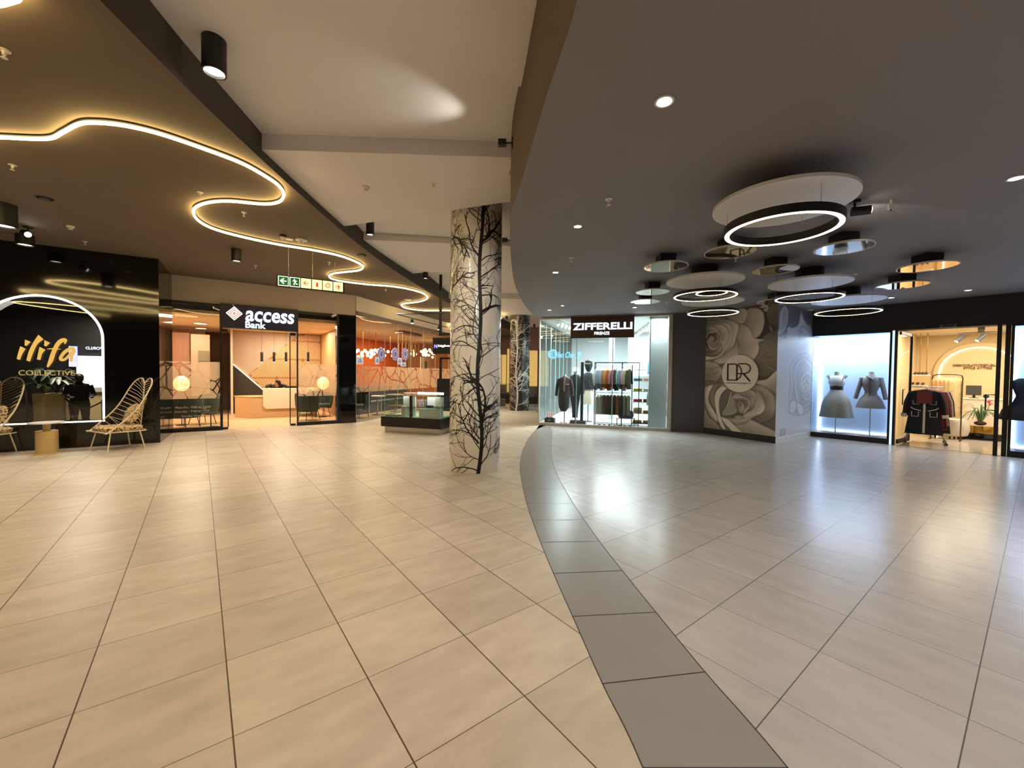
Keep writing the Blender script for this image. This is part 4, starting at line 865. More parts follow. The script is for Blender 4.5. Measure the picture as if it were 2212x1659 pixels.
for i, row in enumerate(fc):
    for j, (nm, c) in enumerate(row):
        X = xa2 + LS * (.27 if j % 2 == 0 else .74); z = .012 + shz[i] + .085 * (j // 2)
        folded('%s folded garment on the %s shelf of the black stand%s' % (nm, ('lowest', 'second', 'third', 'fourth', 'top')[i], ', on top of another' if j >= 2 else ''), FZ.W(X, dS, z), FZ.rz, LS * .42, .34, .08, cloth('fold_%d_%d' % (i, j), c))
# right hand rail with long pale coat and grey jackets
xr = sy(1418, 800, .75)[0]
rk2 = thing('clothes_rack', 'short wall rail with pale coats at the right end of the shop window', 'clothes rack', FZ.W(xr - .2, .75, .012), FZ.rz)
MB().box(.0, .02, .3, .32, 0, 2.5).box(.5, .52, .3, .32, 0, 2.5).build('post', M_chrome, rk2); MB().tube([(0.01, .3, 1.35), (.01, 0, 1.35), (.51, 0, 1.35), (.51, .3, 1.35)], .01, 6).build('rail', M_chrome, rk2); MB().tube([(0.01, .3, 2.32), (.01, 0, 2.32), (.51, 0, 2.32), (.51, .3, 2.32)], .01, 6).build('rail', M_chrome, rk2)
for i, (nm, c, z, l) in enumerate((('ivory', (224, 220, 208), 1.35, .95), ('pale grey', (196, 196, 198), 1.35, .92), ('grey tweed', (112, 112, 120), 2.32, .85), ('light blue', (120, 176, 226), 2.32, .5))):
    garment('%s %s at the right end of the clothing shop' % (nm, 'long coat' if i < 2 else 'jacket'), 'coat', FZ.W(xr - .2 + (.16, .36, .36, .16)[i], .75, z + .012), FZ.rz + .5, .38, l, cloth('coat_%d' % i, c), None, .5, 1.0, .05, name='hanging_coat', hook=.09)
# mannequins in the window
def ped(px, py, d): return FZ.W(sy(px, py, d)[0], d, .012)
jk = cloth('mauve_jacket', (92, 76, 78)); tr_ = cloth('grey_trousers', (54, 56, 58)); pinks = cloth('dusty_pink', (206, 170, 166))
t = form('dress_form', 'headless display form in a mauve brown jacket and dark grey trousers', ped(1220, 830, .45), FZ.rz, [('neck', M_white, [(1.63, .035, .035), (1.55, .045, .045)], 0), ('jacket', jk, [(1.56, .07, .06), (1.52, .17, .08), (1.46, .20, .10), (1.25, .185, .11), (1.05, .19, .11), (.9, .21, .12)], 0), ('shirt_front', pinks, [(1.54, .04, .05, 0, -.05), (1.35, .045, .05, 0, -.075), (1.06, .035, .05, 0, -.075)], 0), ('trousers', tr_, [(1.10, .15, .12, -.03), (.95, .18, .13, -.03), (.75, .18, .14, -.03), (.55, .16, .13, -.03), (.42, .08, .08, -.03)], 5)], pole=(0, .6), basemat=M_black)
for s in (-1, 1): MB().tube([(s * .18, 0, 1.47), (s * .25, -.01, 1.2), (s * .27, -.03, .92)], .05, 12, rs=[.062, .055, .045]).build('sleeve', jk, t, smooth=True)
MB().tube([(.06, -.115, 1.30), (.16, -.10, 1.30)], .02, 6).build('pocket_flap', pinks, t)
# second form: black coat with white cap
bc = cloth('black_wool', (22, 24, 30)); nv = cloth('navy_denim', (34, 40, 64))
t = form('dress_form', 'headless display form in a black coat and navy jeans, wearing a pale cap', ped(1243, 830, .95), FZ.rz, [('neck', M_white, [(1.72, .05, .06), (1.6, .06, .06)], 0), ('cap', mat('pale_cap', (210, 214, 226), .7), [(1.86, .03, .03), (1.84, .09, .1), (1.78, .11, .12), (1.74, .115, .14)], 0), ('coat', bc, [(1.62, .07, .07), (1.57, .18, .09), (1.5, .21, .11), (1.25, .19, .12), (.95, .22, .13)], 0), ('trousers', nv, [(1.0, .17, .12), (.8, .16, .12), (.5, .11, .11), (.18, .09, .1)], 0)], pole=(0, .6), basemat=M_black)
for s in (-1, 1): MB().tube([(s * .19, 0, 1.52), (s * .25, -.01, 1.25), (s * .26, -.03, .98)], .05, 12, rs=[.062, .055, .045]).build('sleeve', bc, t, smooth=True)
# third: black head piece, blazer and cream skirt
t = form('dress_form', 'tall display form in a black blazer with brass buttons and a cream skirt', ped(1271, 830, 1.5), FZ.rz, [('head', M_black, [(2.15, .03, .03), (2.10, .12, .13), (1.95, .14, .15), (1.82, .10, .11), (1.72, .05, .05)], 0), ('blazer', bc, [(1.70, .06, .06), (1.64, .18, .09), (1.56, .21, .11), (1.35, .17, .11), (1.12, .22, .13)], 0), ('skirt', cloth('cream_skirt', (222, 212, 190)), [(1.14, .16, .11), (.95, .2, .13), (.6, .2, .14)], 6)], pole=(0, .7), basemat=M_black)
for s in (-1, 1): MB().tube([(s * .19, 0, 1.59), (s * .26, -.01, 1.35), (s * .27, -.03, 1.1)], .05, 12, rs=[.062, .055, .045]).build('sleeve', bc, t, smooth=True)
for j in range(3): MB().sphere((.05, -.118, 1.25 + .07 * j), .012, 8).build('button', mat('brass', (210, 170, 90), .3, metal=1), t)
# black upright stand and low plinth
P = ped(1257.5, 830, .62); t = thing('display_stand', 'tall black flat post display stand on a low black plinth', 'display stand', P, FZ.rz)
MB().box(-.36, .14, -.18, .18, 0, .12).build('plinth', mat('dark_plinth', (46, 40, 38), .5), t); MB().box(-.045, .045, -.03, .03, .12, 2.03).build('post', M_black, t); MB().box(.045, .25, -.02, .02, 1.97, 2.0).build('arm', M_white, t)
# handbag, shoes, box
P = ped(1353, 830, .8)
t = thing('handbag', 'large grey felt handbag under the trousers on the shop rack', 'bag', (P[0], P[1], .26), FZ.rz)
g = mat('grey_felt', (92, 92, 94), .9); MB().loft([[(x * .21, y * .07, z) for x, y in ((-1, -1), (1, -1), (1, 1), (-1, 1))] for z in (0.0,)] + [[(x * .25, y * .08, .09) for x, y in ((-1, -1), (1, -1), (1, 1), (-1, 1))], [(x * .20, y * .05, .24) for x, y in ((-1, -1), (1, -1), (1, 1), (-1, 1))]]).build('body', g, t, bevel=.015); MB().tube([(-.1, 0, .24), (-.08, 0, .33), (.08, 0, .33), (.1, 0, .24)], .01, 6).build('handle', g, t)
t2 = thing('low_table', 'low table under the grey handbag', 'table', (P[0], P[1], .012), FZ.rz); MB().box(-.3, .3, -.16, .16, .228, .248).build('top', M_white, t2)
for s in (-1, 1): MB().box(s * .27 - .01, s * .27 + .01, -.14, .14, 0, .228).build('leg', M_black, t2)
for i in range(7):
    X = sy(1296 + i * 11, 830, .38)[0]
    shoe('grey and white sneaker in the row on the shop window floor', FZ.W(X, .38, .012), FZ.rz + PI, cloth('sneaker', (96, 92, 96)) if i % 2 else cloth('sneaker_dark', (44, 44, 48)), None, group='sneakers on the window floor')
P = ped(1189, 830, .30); t = thing('display_box', 'small black box carrying two pink heels at the left of the shop window', 'box', P, FZ.rz); MB().box(-.16, .16, -.11, .11, 0, .20).build('body', M_black, t, bevel=.004); MB().quad((-.05, -.1105, .13), (.05, -.1105, .13), (.05, -.1105, .15), (-.05, -.1105, .15)).build('label_plate', M_white, t)
pk = cloth('pink_leather', (176, 96, 92), .5)
for s, w_ in ((-1, 'left'), (1, 'right')): shoe('pink high heeled shoe, %s one of the pair on the black box' % w_, FZ.W(sy(1189, 830, .30)[0] + s * .06, .40, .212), FZ.rz + PI, pk, M_black, .22, .06, high=True)
og = cloth('orange_leather', (216, 138, 84), .5)
for s, w_ in ((-1, 'left'), (1, 'right')): shoe('orange sandal, %s one of the pair on the white window floor' % w_, FZ.W(sy(1217, 830, .2)[0] + s * .07, .32, .012), FZ.rz + PI - s * .3, og, None, .22)
light('AREA', FZ.W(LZ - .36, .22, 3.36), 30, (.95, .97, 1), .25); light('AREA', FZ.W(1.9, .3, 3.36), 70, (.95, .97, 1), 1.8, rot=(0, 0, FZ.rz), sy=.25)  # added area lights that brighten the pale column and the window front
# ================================================================ FASHION SHOP at right
FS = Fr((8.29, 11.32), (10.66, 8.47)); ss = lambda px, py, d=0: FS.L(px, py, d)
TOP = 2.80; CZ = 2.98; LS2 = FS.len + 2.4
xj = {k: ss(v, 830)[0] for k, v in dict(w0=1751, w1=1919.5, d0=1930, d1=2156, f0=2168, f1=2181, w2=2188).items()}
def fs(mb, nm, m, lab=None): return struct(mb.build(nm, m, loc=FS.loc, rz=FS.rz), lab)
fs(MB().box(-.05, LS2, -.04, .35, TOP, ZR), 'wall_right', mat('fascia_black', (34, 28, 30), .6), 'dark fascia above the fashion shop')
fs(MB().box(-.05, LS2, -.045, -.04, TOP, TOP + .03), 'trim_5', M_black)
b = MB(); b.box(xj['d0'] - .02, LS2, .0, 6.0, -.02, .006); fs(b, 'floor', mat('glossy_cream_floor', (208, 196, 180), .08), 'glossy cream floor of the fashion shop')
M_warmwall = mat('warm_cream_wall', (226, 200, 152), .8)
DB = 4.9
fs(MB().box(xj['w1'] - .5, LS2, DB, DB + .1, 0, CZ), 'wall_right', M_warmwall, 'cream back wall of the fashion shop')
fs(MB().box(xj['w1'] - .1, xj['w1'] - .02, .75, DB, 0, CZ), 'wall_right', M_warmwall, 'cream side wall of the fashion shop')
fs(MB().box(LS2, LS2 + .1, .0, DB, 0, CZ), 'wall_right', M_warmwall)
fs(MB().box(0.0, LS2, .3, DB, CZ, CZ + .05), 'ceiling', mat('shop_cream_ceiling', (232, 214, 180), .8), 'cream ceiling of the fashion shop')
# display window 1
def lightbox(name, x0, x1, lab, lights=1.0):
    t = sthing(name, FS.loc, FS.rz, lab); D = .75
    mb = MB(); mb.box(x0 - .045, x0, -.03, .05, 0, TOP); mb.box(x1, x1 + .045, -.03, .05, 0, TOP); mb.box(x0, x1, -.03, .05, 0, .13); mb.box(x0, x1, -.03, .05, TOP - .04, TOP); mb.build('frame', M_black, t)
    MB().quad((x0, .01, .13), (x1, .01, .13), (x1, .01, TOP - .04), (x0, .01, TOP - .04)).build('pane', glassmat('window_glass', (244, 250, 252), .7), t)
    m = mat('lightbox_white', (188, 206, 236), .6, emit=(150, 195, 255), es=.12)
    mb = MB(); mb.quad((x0, D, .13), (x1, D, .13), (x1, D, TOP), (x0, D, TOP)); mb.quad((x0, .02, .13), (x0, D, .13), (x0, D, TOP), (x0, .02, TOP)); mb.quad((x1, D, .13), (x1, .02, .13), (x1, .02, TOP), (x1, D, TOP)); mb.quad((x0, .02, TOP - .02), (x1, .02, TOP - .02), (x1, D, TOP - .02), (x0, D, TOP - .02)); mb.build('backdrop', m, t)
    MB().box(x0, x1, .05, D, .10, .13).build('sill', mat('display_wood', (206, 186, 150), .5), t)
    for xx in (x0 + .03, x1 - .03): MB().box(xx - .018, xx + .018, D - .04, D - .02, .14, TOP - .05).build('led_strip', M_cool, t)
    MB().box(x0, x1, D - .04, D - .02, .135, .16).build('led_strip', M_cool, t); MB().box(x0, x1, D - .04, D - .02, TOP - .06, TOP - .04).build('led_strip', M_cool, t)
    light('AREA', FS.W((x0 + x1) / 2, .38, TOP - .06), 34 * lights * (x1 - x0), (.8, .9, 1), (x1 - x0) * .9, rot=(0, 0, FS.rz), sy=.5)
    return t
lightbox('window_4', xj['w0'] + .02, xj['w1'], 'bright blue white display window of the fashion shop')
lightbox('window_5', xj['w2'], LS2 - .1, 'second bright display window at the right edge')
# white LED jamb + door leaf swung in at the left
t = sthing('door_1', FS.loc, FS.rz, 'glass door of the fashion shop, left leaf open')
MB().box(xj['w1'] + .045, xj['w1'] + .09, -.02, .05, 0, TOP).build('led_jamb', mat('jamb_white', (222, 232, 246), .4, emit=(190, 220, 255), es=1.2), t)
MB().box(xj['w1'] + .09, xj['w1'] + .14, -.03, .05, 0, TOP).build('frame', M_black, t)
hx, hy = xj['w1'] + .16, .06; ex, ey = hx + .10, 1.0
mb = MB(); 
for z0, z1 in ((.03, .13), (TOP - .1, TOP - .03)): mb.prism([(hx, hy), (hx + .04, hy), (ex + .04, ey), (ex, ey)], z0, z1)
mb.prism([(ex, ey - .05), (ex + .045, ey - .05), (ex + .045, ey), (ex, ey)], .03, TOP - .03); mb.build('leaf_frame', M_black, t); MB().quad((hx + .02, hy, .13), (ex + .02, ey, .13), (ex + .02, ey, TOP - .1), (hx + .02, hy, TOP - .1)).build('pane', _M['window_glass'], t)
mb = MB(); mb.tube([(ex - .06, ey - .12, .95), (ex - .1, ey - .12, .95), (ex - .1, ey - .12, 1.35), (ex - .06, ey - .12, 1.35)], .012, 6); mb.build('handle', M_black, t)
t = sthing('door_2', FS.loc, FS.rz, 'open glass door leaf at the right of the fashion shop entrance')
px = ss(2157, 830, -.05)[0]
mb = MB(); mb.box(px - .045, px + .02, -.10, -.04, .0, TOP); mb.build('leaf_frame', M_black, t)
MB().quad((px, -.07, .03), (px + .22, .05, .03), (px + .22, .05, TOP), (px, -.07, TOP)).build('pane', _M['window_glass'], t)
h0 = ss(2146, 853, -.14); h1 = ss(2146, 887, -.14); q = px - .25
mb = MB(); mb.tube([(px - .04, -.08, h0[1]), (px - .17, -.14, h0[1]), (px - .17, -.14, h1[1]), (px - .04, -.08, h1[1])], .013, 6); mb.build('handle', M_black, t)
fs(MB().box(xj['f0'], xj['w2'] - .05, -.03, .08, 0, TOP), 'trim_6', M_black)
x, z = ss(2048, 704, -.05); t = thing('door_sensor', 'small silver door sensor on the dark fascia above the entrance', 'sensor', FS.loc, FS.rz); MB().box(x - .13, x + .13, -.07, -.045, z - .03, z + .03).build('body', mat('sensor_grey', (120, 112, 112), .5), t, bevel=.006); MB().box(x - .10, x + .10, -.073, -.07, z - .015, z + .015).build('lens', M_black, t)
# dress forms
sk = mat('silver_grey_satin', (176, 172, 162), .4, noise=.06, nscale=5); taupe = mat('taupe_leather', (150, 140, 134), .4, noise=.06, nscale=5); wh = mat('white_cotton', (232, 232, 228), .7)
def P4(px, d): q = FS.W(ss(px, 900, d)[0], d, .13); return q
t = form('dress_form', 'dress form in a white bustier top, black waistband and flared grey skirt', P4(1805, .36), FS.rz, [('neck', mat('linen_form', (150, 146, 128), .8), [(1.66, .05, .05), (1.645, .055, .055), (1.56, .06, .06), (1.52, .09, .07)], 0), ('top', wh, [(1.56, .10, .07), (1.51, .17, .10), (1.42, .19, .125), (1.33, .185, .13), (1.27, .16, .12)], 0), ('waistband', mat('black_satin', (34, 32, 32), .4), [(1.28, .150, .122), (1.16, .145, .112)], 0), ('skirt', sk, [(1.165, .15, .115), (1.08, .19, .15), (.95, .27, .21), (.75, .325, .25), (.5, .36, .28), (.42, .375, .29)], 7)], pole=(0, .9), base=.18)
for s in (-1, 1): MB().tube([(s * .13, -.09, 1.36), (s * .16, -.05, 1.53), (s * .19, 0, 1.58)], .008, 6).build('strap', _M['black_satin'], t)
for s in (-1, 1): MB().prism([(s * .16, 1.42), (s * .25, 1.56), (s * .17, 1.54)], -.02, .0, 'xz').build('shoulder_frill', wh, t)
t = form('dress_form', 'dress form in a taupe long sleeved flared coat dress with a bow collar', P4(1879.5, .36), FS.rz, [('neck', _M['linen_form'], [(1.66, .05, .05), (1.645, .055, .055), (1.56, .06, .06)], 0), ('collar', taupe, [(1.61, .06, .06), (1.57, .09, .075), (1.535, .12, .09)], 0), ('coat', taupe, [(1.56, .10, .07), (1.52, .18, .10), (1.42, .2, .125), (1.30, .185, .13), (1.15, .125, .10), (1.08, .135, .11), (.95, .23, .18), (.80, .285, .22), (.72, .31, .24)], 0)], pole=(0, .95), base=.18)
for s in (-1, 1): MB().tube([(s * .18, 0, 1.50), (s * .24, -.02, 1.25), (s * .30, -.05, .95)], .05, 12, rs=[.062, .052, .044]).build('sleeve', taupe, t, smooth=True)
MB().box(-.012, .012, -.135, -.10, .75, 1.5).build('placket', mat('taupe_dark', (120, 110, 106), .5), t)
MB().tube([(-.09, -.10, 1.55), (0, -.12, 1.50), (.06, -.12, 1.44), (.09, -.11, 1.50)], .014, 8).build('bow', _M['taupe_dark'], t)
# black form in the right window
px2 = ss(2206, 850, .32)[0]
t = form('dress_form', 'dress form in a black dress, cut off by the right edge', FS.W(px2 + .1, .34, .13), FS.rz, [('neck', wh, [(1.62, .05, .05), (1.52, .06, .06)], 0), ('top', cloth('black_dress', (18, 18, 20)), [(1.53, .14, .08), (1.47, .25, .1), (1.38, .24, .12), (1.15, .17, .12), (1.0, .22, .16), (.85, .36, .22), (.64, .42, .26)], 0)], pole=(0, .8), base=.16)
# ---- interior: arched niche with light
def arcpts(x0, x1, z0, zt, n=24):
    cx = (x0 + x1) / 2; r = (x1 - x0) / 2; zc = zt - r
    return [(x0, z0)] + [(cx - r * math.cos(PI * i / n), zc + r * math.sin(PI * i / n)) for i in range(n + 1)] + [(x1, z0)]
a0, za = ss(2025, 830, DB - .02); a1 = 2 * ss(2112, 830, DB - .02)[0] - a0; zt = ss(2112, 748, DB - .02)[1]
t = thing('lit_arch', 'arched wall niche edged with a cool white light strip behind the counter', 'wall niche', FS.loc, FS.rz)
o1, o0 = arcpts(a0, a1, .0, zt), arcpts(a0 - .1, a1 + .1, .0, zt + .1); mb = MB()
for i in range(len(o1) - 1):
    mb.add([(o0[i][0], DB - .08, o0[i][1]), (o0[i + 1][0], DB - .08, o0[i + 1][1]), (o1[i + 1][0], DB - .08, o1[i + 1][1]), (o1[i][0], DB - .08, o1[i][1])], [(0, 1, 2, 3)]); mb.add([(o1[i][0], DB - .08, o1[i][1]), (o1[i + 1][0], DB - .08, o1[i + 1][1]), (o1[i + 1][0], DB, o1[i + 1][1]), (o1[i][0], DB, o1[i][1])], [(0, 1, 2, 3)]); mb.add([(o0[i][0], DB - .08, o0[i][1]), (o0[i + 1][0], DB - .08, o0[i + 1][1]), (o0[i + 1][0], DB, o0[i + 1][1]), (o0[i][0], DB, o0[i][1])], [(3, 2, 1, 0)])
mb.build('surround', M_warmwall, t); mb = MB(); mb.tube([(p[0], DB - .03, p[1]) for p in arcpts(a0 + .03, a1 - .03, .0, zt - .03)], .012, 6, cap=True); mb.build('led_strip', glow('arch_cool', (225, 238, 255), 3.5), t)
t = thing('wall_lettering', 'two lines of small gold letters on the wall under the lit arch', 'sign', FS.loc, FS.rz)
gold = mat('gold_letters', (120, 84, 24), .5); dd = DB - .02
text('sign_text', 'DEMOCRATICREPUBL', ss(2059, 789, dd)[0], ss(2151, 789, dd)[0], ss(2105, 791.5, dd)[1], ss(2105, 786.5, dd)[1], dd, gold, t, .015, .015)
text('sign_text', 'STYLE ATTIRE', ss(2081, 795, dd)[0], ss(2143, 795, dd)[0], ss(2112, 797.5, dd)[1], ss(2112, 792.5, dd)[1], dd, gold, t, .015, .015)
for X, Y, pw in ((2.4, 1.6, 60), (3.6, 1.8, 60), (3.0, 3.4, 70), (4.6, 3.0, 60)): light('AREA', FS.W(X, Y, CZ - .04), pw * .72, (1, .86, .66), .7)
# track with two heads
t = thing('lighting_track', 'dark ceiling track with two tilted spotlight heads in the fashion shop', 'track', FS.loc, FS.rz); dt = 2.4
xa, _ = ss(2068, 722, dt); xb, _ = ss(2190, 722, dt); zk = CZ - .16
MB().box(xa, xb, dt - .02, dt + .02, zk, zk + .03).build('rail', mat('bronze_rail', (90, 78, 60), .4), t); xm = ss(2120, 712, dt)[0]; MB().box(xm - .06, xm + .06, dt - .05, dt + .05, zk + .03, CZ).build('power_box', mat('box_bronze', (84, 76, 60), .5), t)
for px_, py_, tl in ((2074, 732, -1), (2119, 730, -1)):
    x, _ = ss(px_, py_, dt); h = MB(); h.tube([(x, dt, zk), (x, dt, zk - .05)], .012, 6); h.tube([(x + .07, dt, zk - .04), (x - .06, dt - .06, zk - .20)], .05, 16); ho = h.build('spotlight_head', mat('head_grey', (84, 86, 88), .4), t, smooth=True); MB().tube([(x - .0605, dt - .0605, zk - .201), (x - .063, dt - .062, zk - .205)], .042, 14).build('lamp', glow('head_face', (255, 240, 205), 5.0), ho)
# shelves hanging on rods at the left
dsf = 3.6
for (pa, pb, py_, lab) in ((1965, 2008, 809.5, 'upper'), (1942, 2004, 831, 'lower')):
    xa, z = ss(pa, py_, dsf); xb, _ = ss(pb, py_, dsf)
    t = thing('hanging_shelf', '%s white shelf hung on thin gold rods in the fashion shop' % lab, 'shelf', FS.loc, FS.rz); MB().box(xa, xb, dsf - .15, dsf + .15, z - .03, z).build('board', M_white, t)
    if lab == 'upper':
        for pr in (1987, 2002): xr_ = ss(pr, 760, dsf)[0]; MB().tube([(xr_, dsf + .1, z), (xr_, dsf + .1, CZ)], .012, 6).build('rod', mat('gold_rod', (180, 140, 80), .3, metal=.8), t)
    for j in range(4): 
        X = xa + (xb - xa) * (.3 + .18 * j); shoe('dark brown slipper on the %s white shelf' % lab, FS.W(X, dsf + .08, z), FS.rz + PI, cloth('slipper', (88, 66, 46)), None, .2, group='shoes on the %s white shelf' % lab)
# chrome rack with coats in the entrance
P0 = F(1966, 955); P1 = F(2031, 966); Pm = FS.W(*[a for a in FS.loc_of(((P0[0] + P1[0]) / 2, (P0[1] + P1[1]) / 2))][:2], .006)
rz0 = FS.rz + .1
t = thing('clothes_rack', 'chrome wheeled rack holding black and red coats in the fashion shop entrance', 'clothes rack', Pm, rz0); H = 1.42; wr = .36
mb = MB()
for y in (.0, .62):
    mb.tube([(-wr, y, .08), (-.12, y, .62), (-.03, y, H - .1), (.03, y, H - .1), (.12, y, .62), (wr, y, .08)], .014, 8)
mb.tube([(0, -.02, H - .04), (0, .64, H - .04)], .014, 8); mb.tube([(-.28, .0, H), (.28, .0, H)], .012, 8); mb.tube([(-.28, .62, H), (.28, .62, H)], .012, 8); mb.build('frame', M_chrome, t, smooth=True)
for x in (-wr, wr):
    for y in (0, .62):
        MB().tube([(x, y - .012, .04), (x, y + .012, .04)], .038, 16).box(x - .01, x + .01, y - .02, y + .02, .05, .09).build('castor', mat('castor_grey', (90, 88, 90), .4), t, smooth=True)
def rk_at(x, y, z): c, s = math.cos(rz0), math.sin(rz0); return (Pm[0] + c * x - s * y, Pm[1] + s * x + c * y, z)
blk = cloth('coat_black', (20, 18, 22)); redc = cloth('coat_red', (128, 34, 34)); crm = mat('cream_trim', (214, 200, 176), .7); gry = cloth('coat_grey', (150, 146, 150))
t = garment('black coat with cream piping and pocket trims, front of the wheeled rack', 'coat', rk_at(-.03, -.07, H), rz0, .58, 1.1, blk, None, .62, 1.15, .07, crm, 'hanging_coat', hook=.06)
mb = MB()
for s in (-1, 1):
    mb.tube([(s * .06, -.085, -.58), (s * .19, -.08, -.54), (s * .24, -.07, -.50)], .010, 6)
    mb.tube([(s * .10, -.09, -.60), (s * .10, -.09, -.72), (s * .22, -.085, -.72), (s * .22, -.085, -.60)], .008, 6)
    mb.tube([(s * .10, -.085, -.33), (s * .10, -.085, -.42), (s * .20, -.08, -.42), (s * .20, -.08, -.33)], .006, 6)
mb.build('piping', crm, t)
for s in (-1, 1): MB().tube([(s * .355, -.01, -.66), (s * .365, -.01, -.74)], .056, 12).build('cuff', crm, t)
MB().box(-.14, .13, -.10, -.085, -.40, -.09).build('red_card', cloth('red_card', (112, 40, 38)), t)
for i, (nm, c, y) in enumerate((('dark red', redc, .09), ('black', blk, .2), ('red with white stripe', redc, .31), ('grey', gry, .42), ('black long', blk, .54))):
    garment('%s coat hanging behind the piped coat on the wheeled rack' % nm, 'coat', rk_at(.02 + .03 * i, y, H), rz0, .56, .9 + .05 * (i % 3) + (.15 if i == 4 else 0), c, None, .6, 1.1, .05, crm if i == 2 else None, 'hanging_coat', hook=.06)
# black round topped rail with beige dresses
xa, _ = ss(2012.5, 880, 2.3); xb, _ = ss(2077, 880, 2.3); zt = ss(2045, 810, 2.3)[1]
t = thing('clothes_rack', 'thin black floor rail with rounded corners and beige dresses', 'clothes rack', FS.W(0, 0, .006), FS.rz); d = 2.3
MB().tube(spline([(xa, d, 0), (xa, d, zt - .3), (xa, d, zt - .08), (xa + .08, d, zt), (xb - .08, d, zt), (xb, d, zt - .08), (xb, d, zt - .3), (xb, d, 0)], 4), .014, 8).build('frame', mat('dark_bronze', (70, 52, 36), .4), t, smooth=True)
MB().box(xa - .02, xa + .02, d - .22, d + .22, 0, .02).box(xb - .02, xb + .02, d - .22, d + .22, 0, .02).build('foot', _M['dark_bronze'], t)
for i, (nm, c) in enumerate((('apricot', (214, 160, 104)), ('peach', (222, 172, 120)), ('gold patterned', (206, 170, 108)), ('sand patterned', (212, 184, 128)), ('ivory gold', (222, 196, 140)))):
    garment('%s dress hanging on the thin black rail' % nm, 'dress', FS.W(xa + .12 + i * (xb - xa - .24) / 4, d, zt), FS.rz + .7, .34, .95, mat('dress_%d' % i, c, .7, noise=.35, nscale=22), None, .0, 1.35, .06, name='hanging_dress', hook=.08)
# pouf
P = FS.W(ss(2045, 925, 2.9)[0], 2.9, .0); t = thing('pouf', 'round cream upholstered pouf beneath the beige dresses', 'pouf', (P[0], P[1], .006))
n = 40; rings = [[((q * (1 + .05 * abs(math.sin(5 * 2 * PI * i / n)))) * math.cos(2 * PI * i / n), (q * (1 + .05 * abs(math.sin(5 * 2 * PI * i / n)))) * math.sin(2 * PI * i / n), z) for i in range(n)] for q, z in ((.30, .06), (.38, .09), (.42, .24), (.41, .42), (.36, .52), (.02, .54))]
MB().loft(rings).build('cushion', mat('cream_boucle', (206, 196, 180), .95, bump=.5, nscale=60), t, smooth=True)
for i in range(3): MB().cyl(.22 * math.cos(2.1 * i), .22 * math.sin(2.1 * i), 0, .07, .02).build('foot', M_black, t)
# counter, till, pedestal with plant
dc = 3.9; x0, z1 = ss(2078, 862, dc); x1 = ss(2185, 862, dc)[0]
t = thing('shop_counter', 'pale cream sales counter under the lit arch', 'counter', FS.W(x0, dc, .006), FS.rz); MB().box(0, x1 - x0, 0, .55, 0, z1).build('body', mat('cream_counter', (226, 212, 190), .5), t, bevel=.01); MB().box(-.02, x1 - x0 + .02, -.02, .57, z1, z1 + .03).build('top', M_white, t)
t = thing('till_screen', 'dark grey till screen standing on the cream counter', 'screen', FS.W(x0 + .22, dc + .2, .036 + z1), FS.rz); MB().box(-.16, .14, -.02, .02, .08, .36).build('screen', mat('screen_grey', (66, 64, 58), .4), t, bevel=.005); MB().cyl(0, 0, 0.012, .1, .03).build('neck', M_black, t); MB().cyl(0, 0, 0, .012, .1).build('base', M_black, t)
t = tag(MB().sphere((0, 0, .06), .06, 12).build('ornament', M_black, loc=FS.W(x0 + .45, dc + .2, .036 + z1), smooth=True), 'small dark round object beside the till screen', 'ornament')
dp = 2.9; xa, zb = ss(2066, 946, dp); xb = ss(2168, 946, dp)[0]; rc = (xb - xa) / 2; P = FS.W((xa + xb) / 2, dp + .2, .006)
t = thing('display_pedestal', 'brass and black oval display pedestal with a plant on it', 'pedestal', P, FS.rz); zk1 = .17; zk2 = .37
MB().lathe([(rc, .0), (rc, zk1), (rc * .99, zk1 + .005), (.01, zk1 + .005)], n=48, ey=.45).build('base', mat('gloss_black', (18, 17, 17), .1), t, smooth=True)
MB().lathe([(rc * .78, zk1 + .006), (rc * .78, zk2), (.01, zk2)], n=48, ey=.5).build('drum', mat('brass_polished', (214, 168, 70), .12, metal=1.0), t, smooth=True)
t = thing('potted_bromeliad', 'strappy green plant with a pink flower on the brass pedestal', 'plant', (P[0], P[1], .006 + zk2), FS.rz)
grn = mat('leaf_green', (64, 100, 56), .45, noise=.3, nscale=6); rnd = random.Random(8)
MB().sphere((0, 0, .07), .12, 12, ez=.5).build('root_ball', mat('bark', (74, 44, 28), .9, bump=.6, nscale=30), t, smooth=True)
mb = MB()
for i in range(22):
    a = 2 * PI * i / 22 + rnd.uniform(-.2, .2); L = rnd.uniform(.3, .62); hh = rnd.uniform(.22, .48); pts = [(0.02 * math.cos(a), .02 * math.sin(a), .1), (L * .3 * math.cos(a), L * .3 * math.sin(a) * .8, .1 + hh), (L * .65 * math.cos(a), L * .65 * math.sin(a) * .8, .1 + hh * .9), (L * math.cos(a), L * math.sin(a) * .8, .1 + hh * rnd.uniform(.1, .5))]
    S = spline(pts, 5); mb.tube(S, .02, 6, rs=[.016 * (1 - .9 * (k / len(S)) ** 2) + .002 for k in range(len(S))], flat=.3)
mb.build('leaves', grn, t, smooth=True); mb = MB(); mb.tube([(.03, 0, .12), (.12, 0, .45), (.15, 0, .6)], .008, 6); mb.build('stem', grn, t); mb = MB()
for i in range(9): a = 2 * PI * i / 9; mb.tube([(.15, 0, .55 + .015 * i), (.15 + .07 * math.cos(a), .07 * math.sin(a), .63 + .012 * i)], .01, 6, rs=[.014, .003])
mb.build('flower', mat('pink_flower', (214, 84, 96), .5), t)
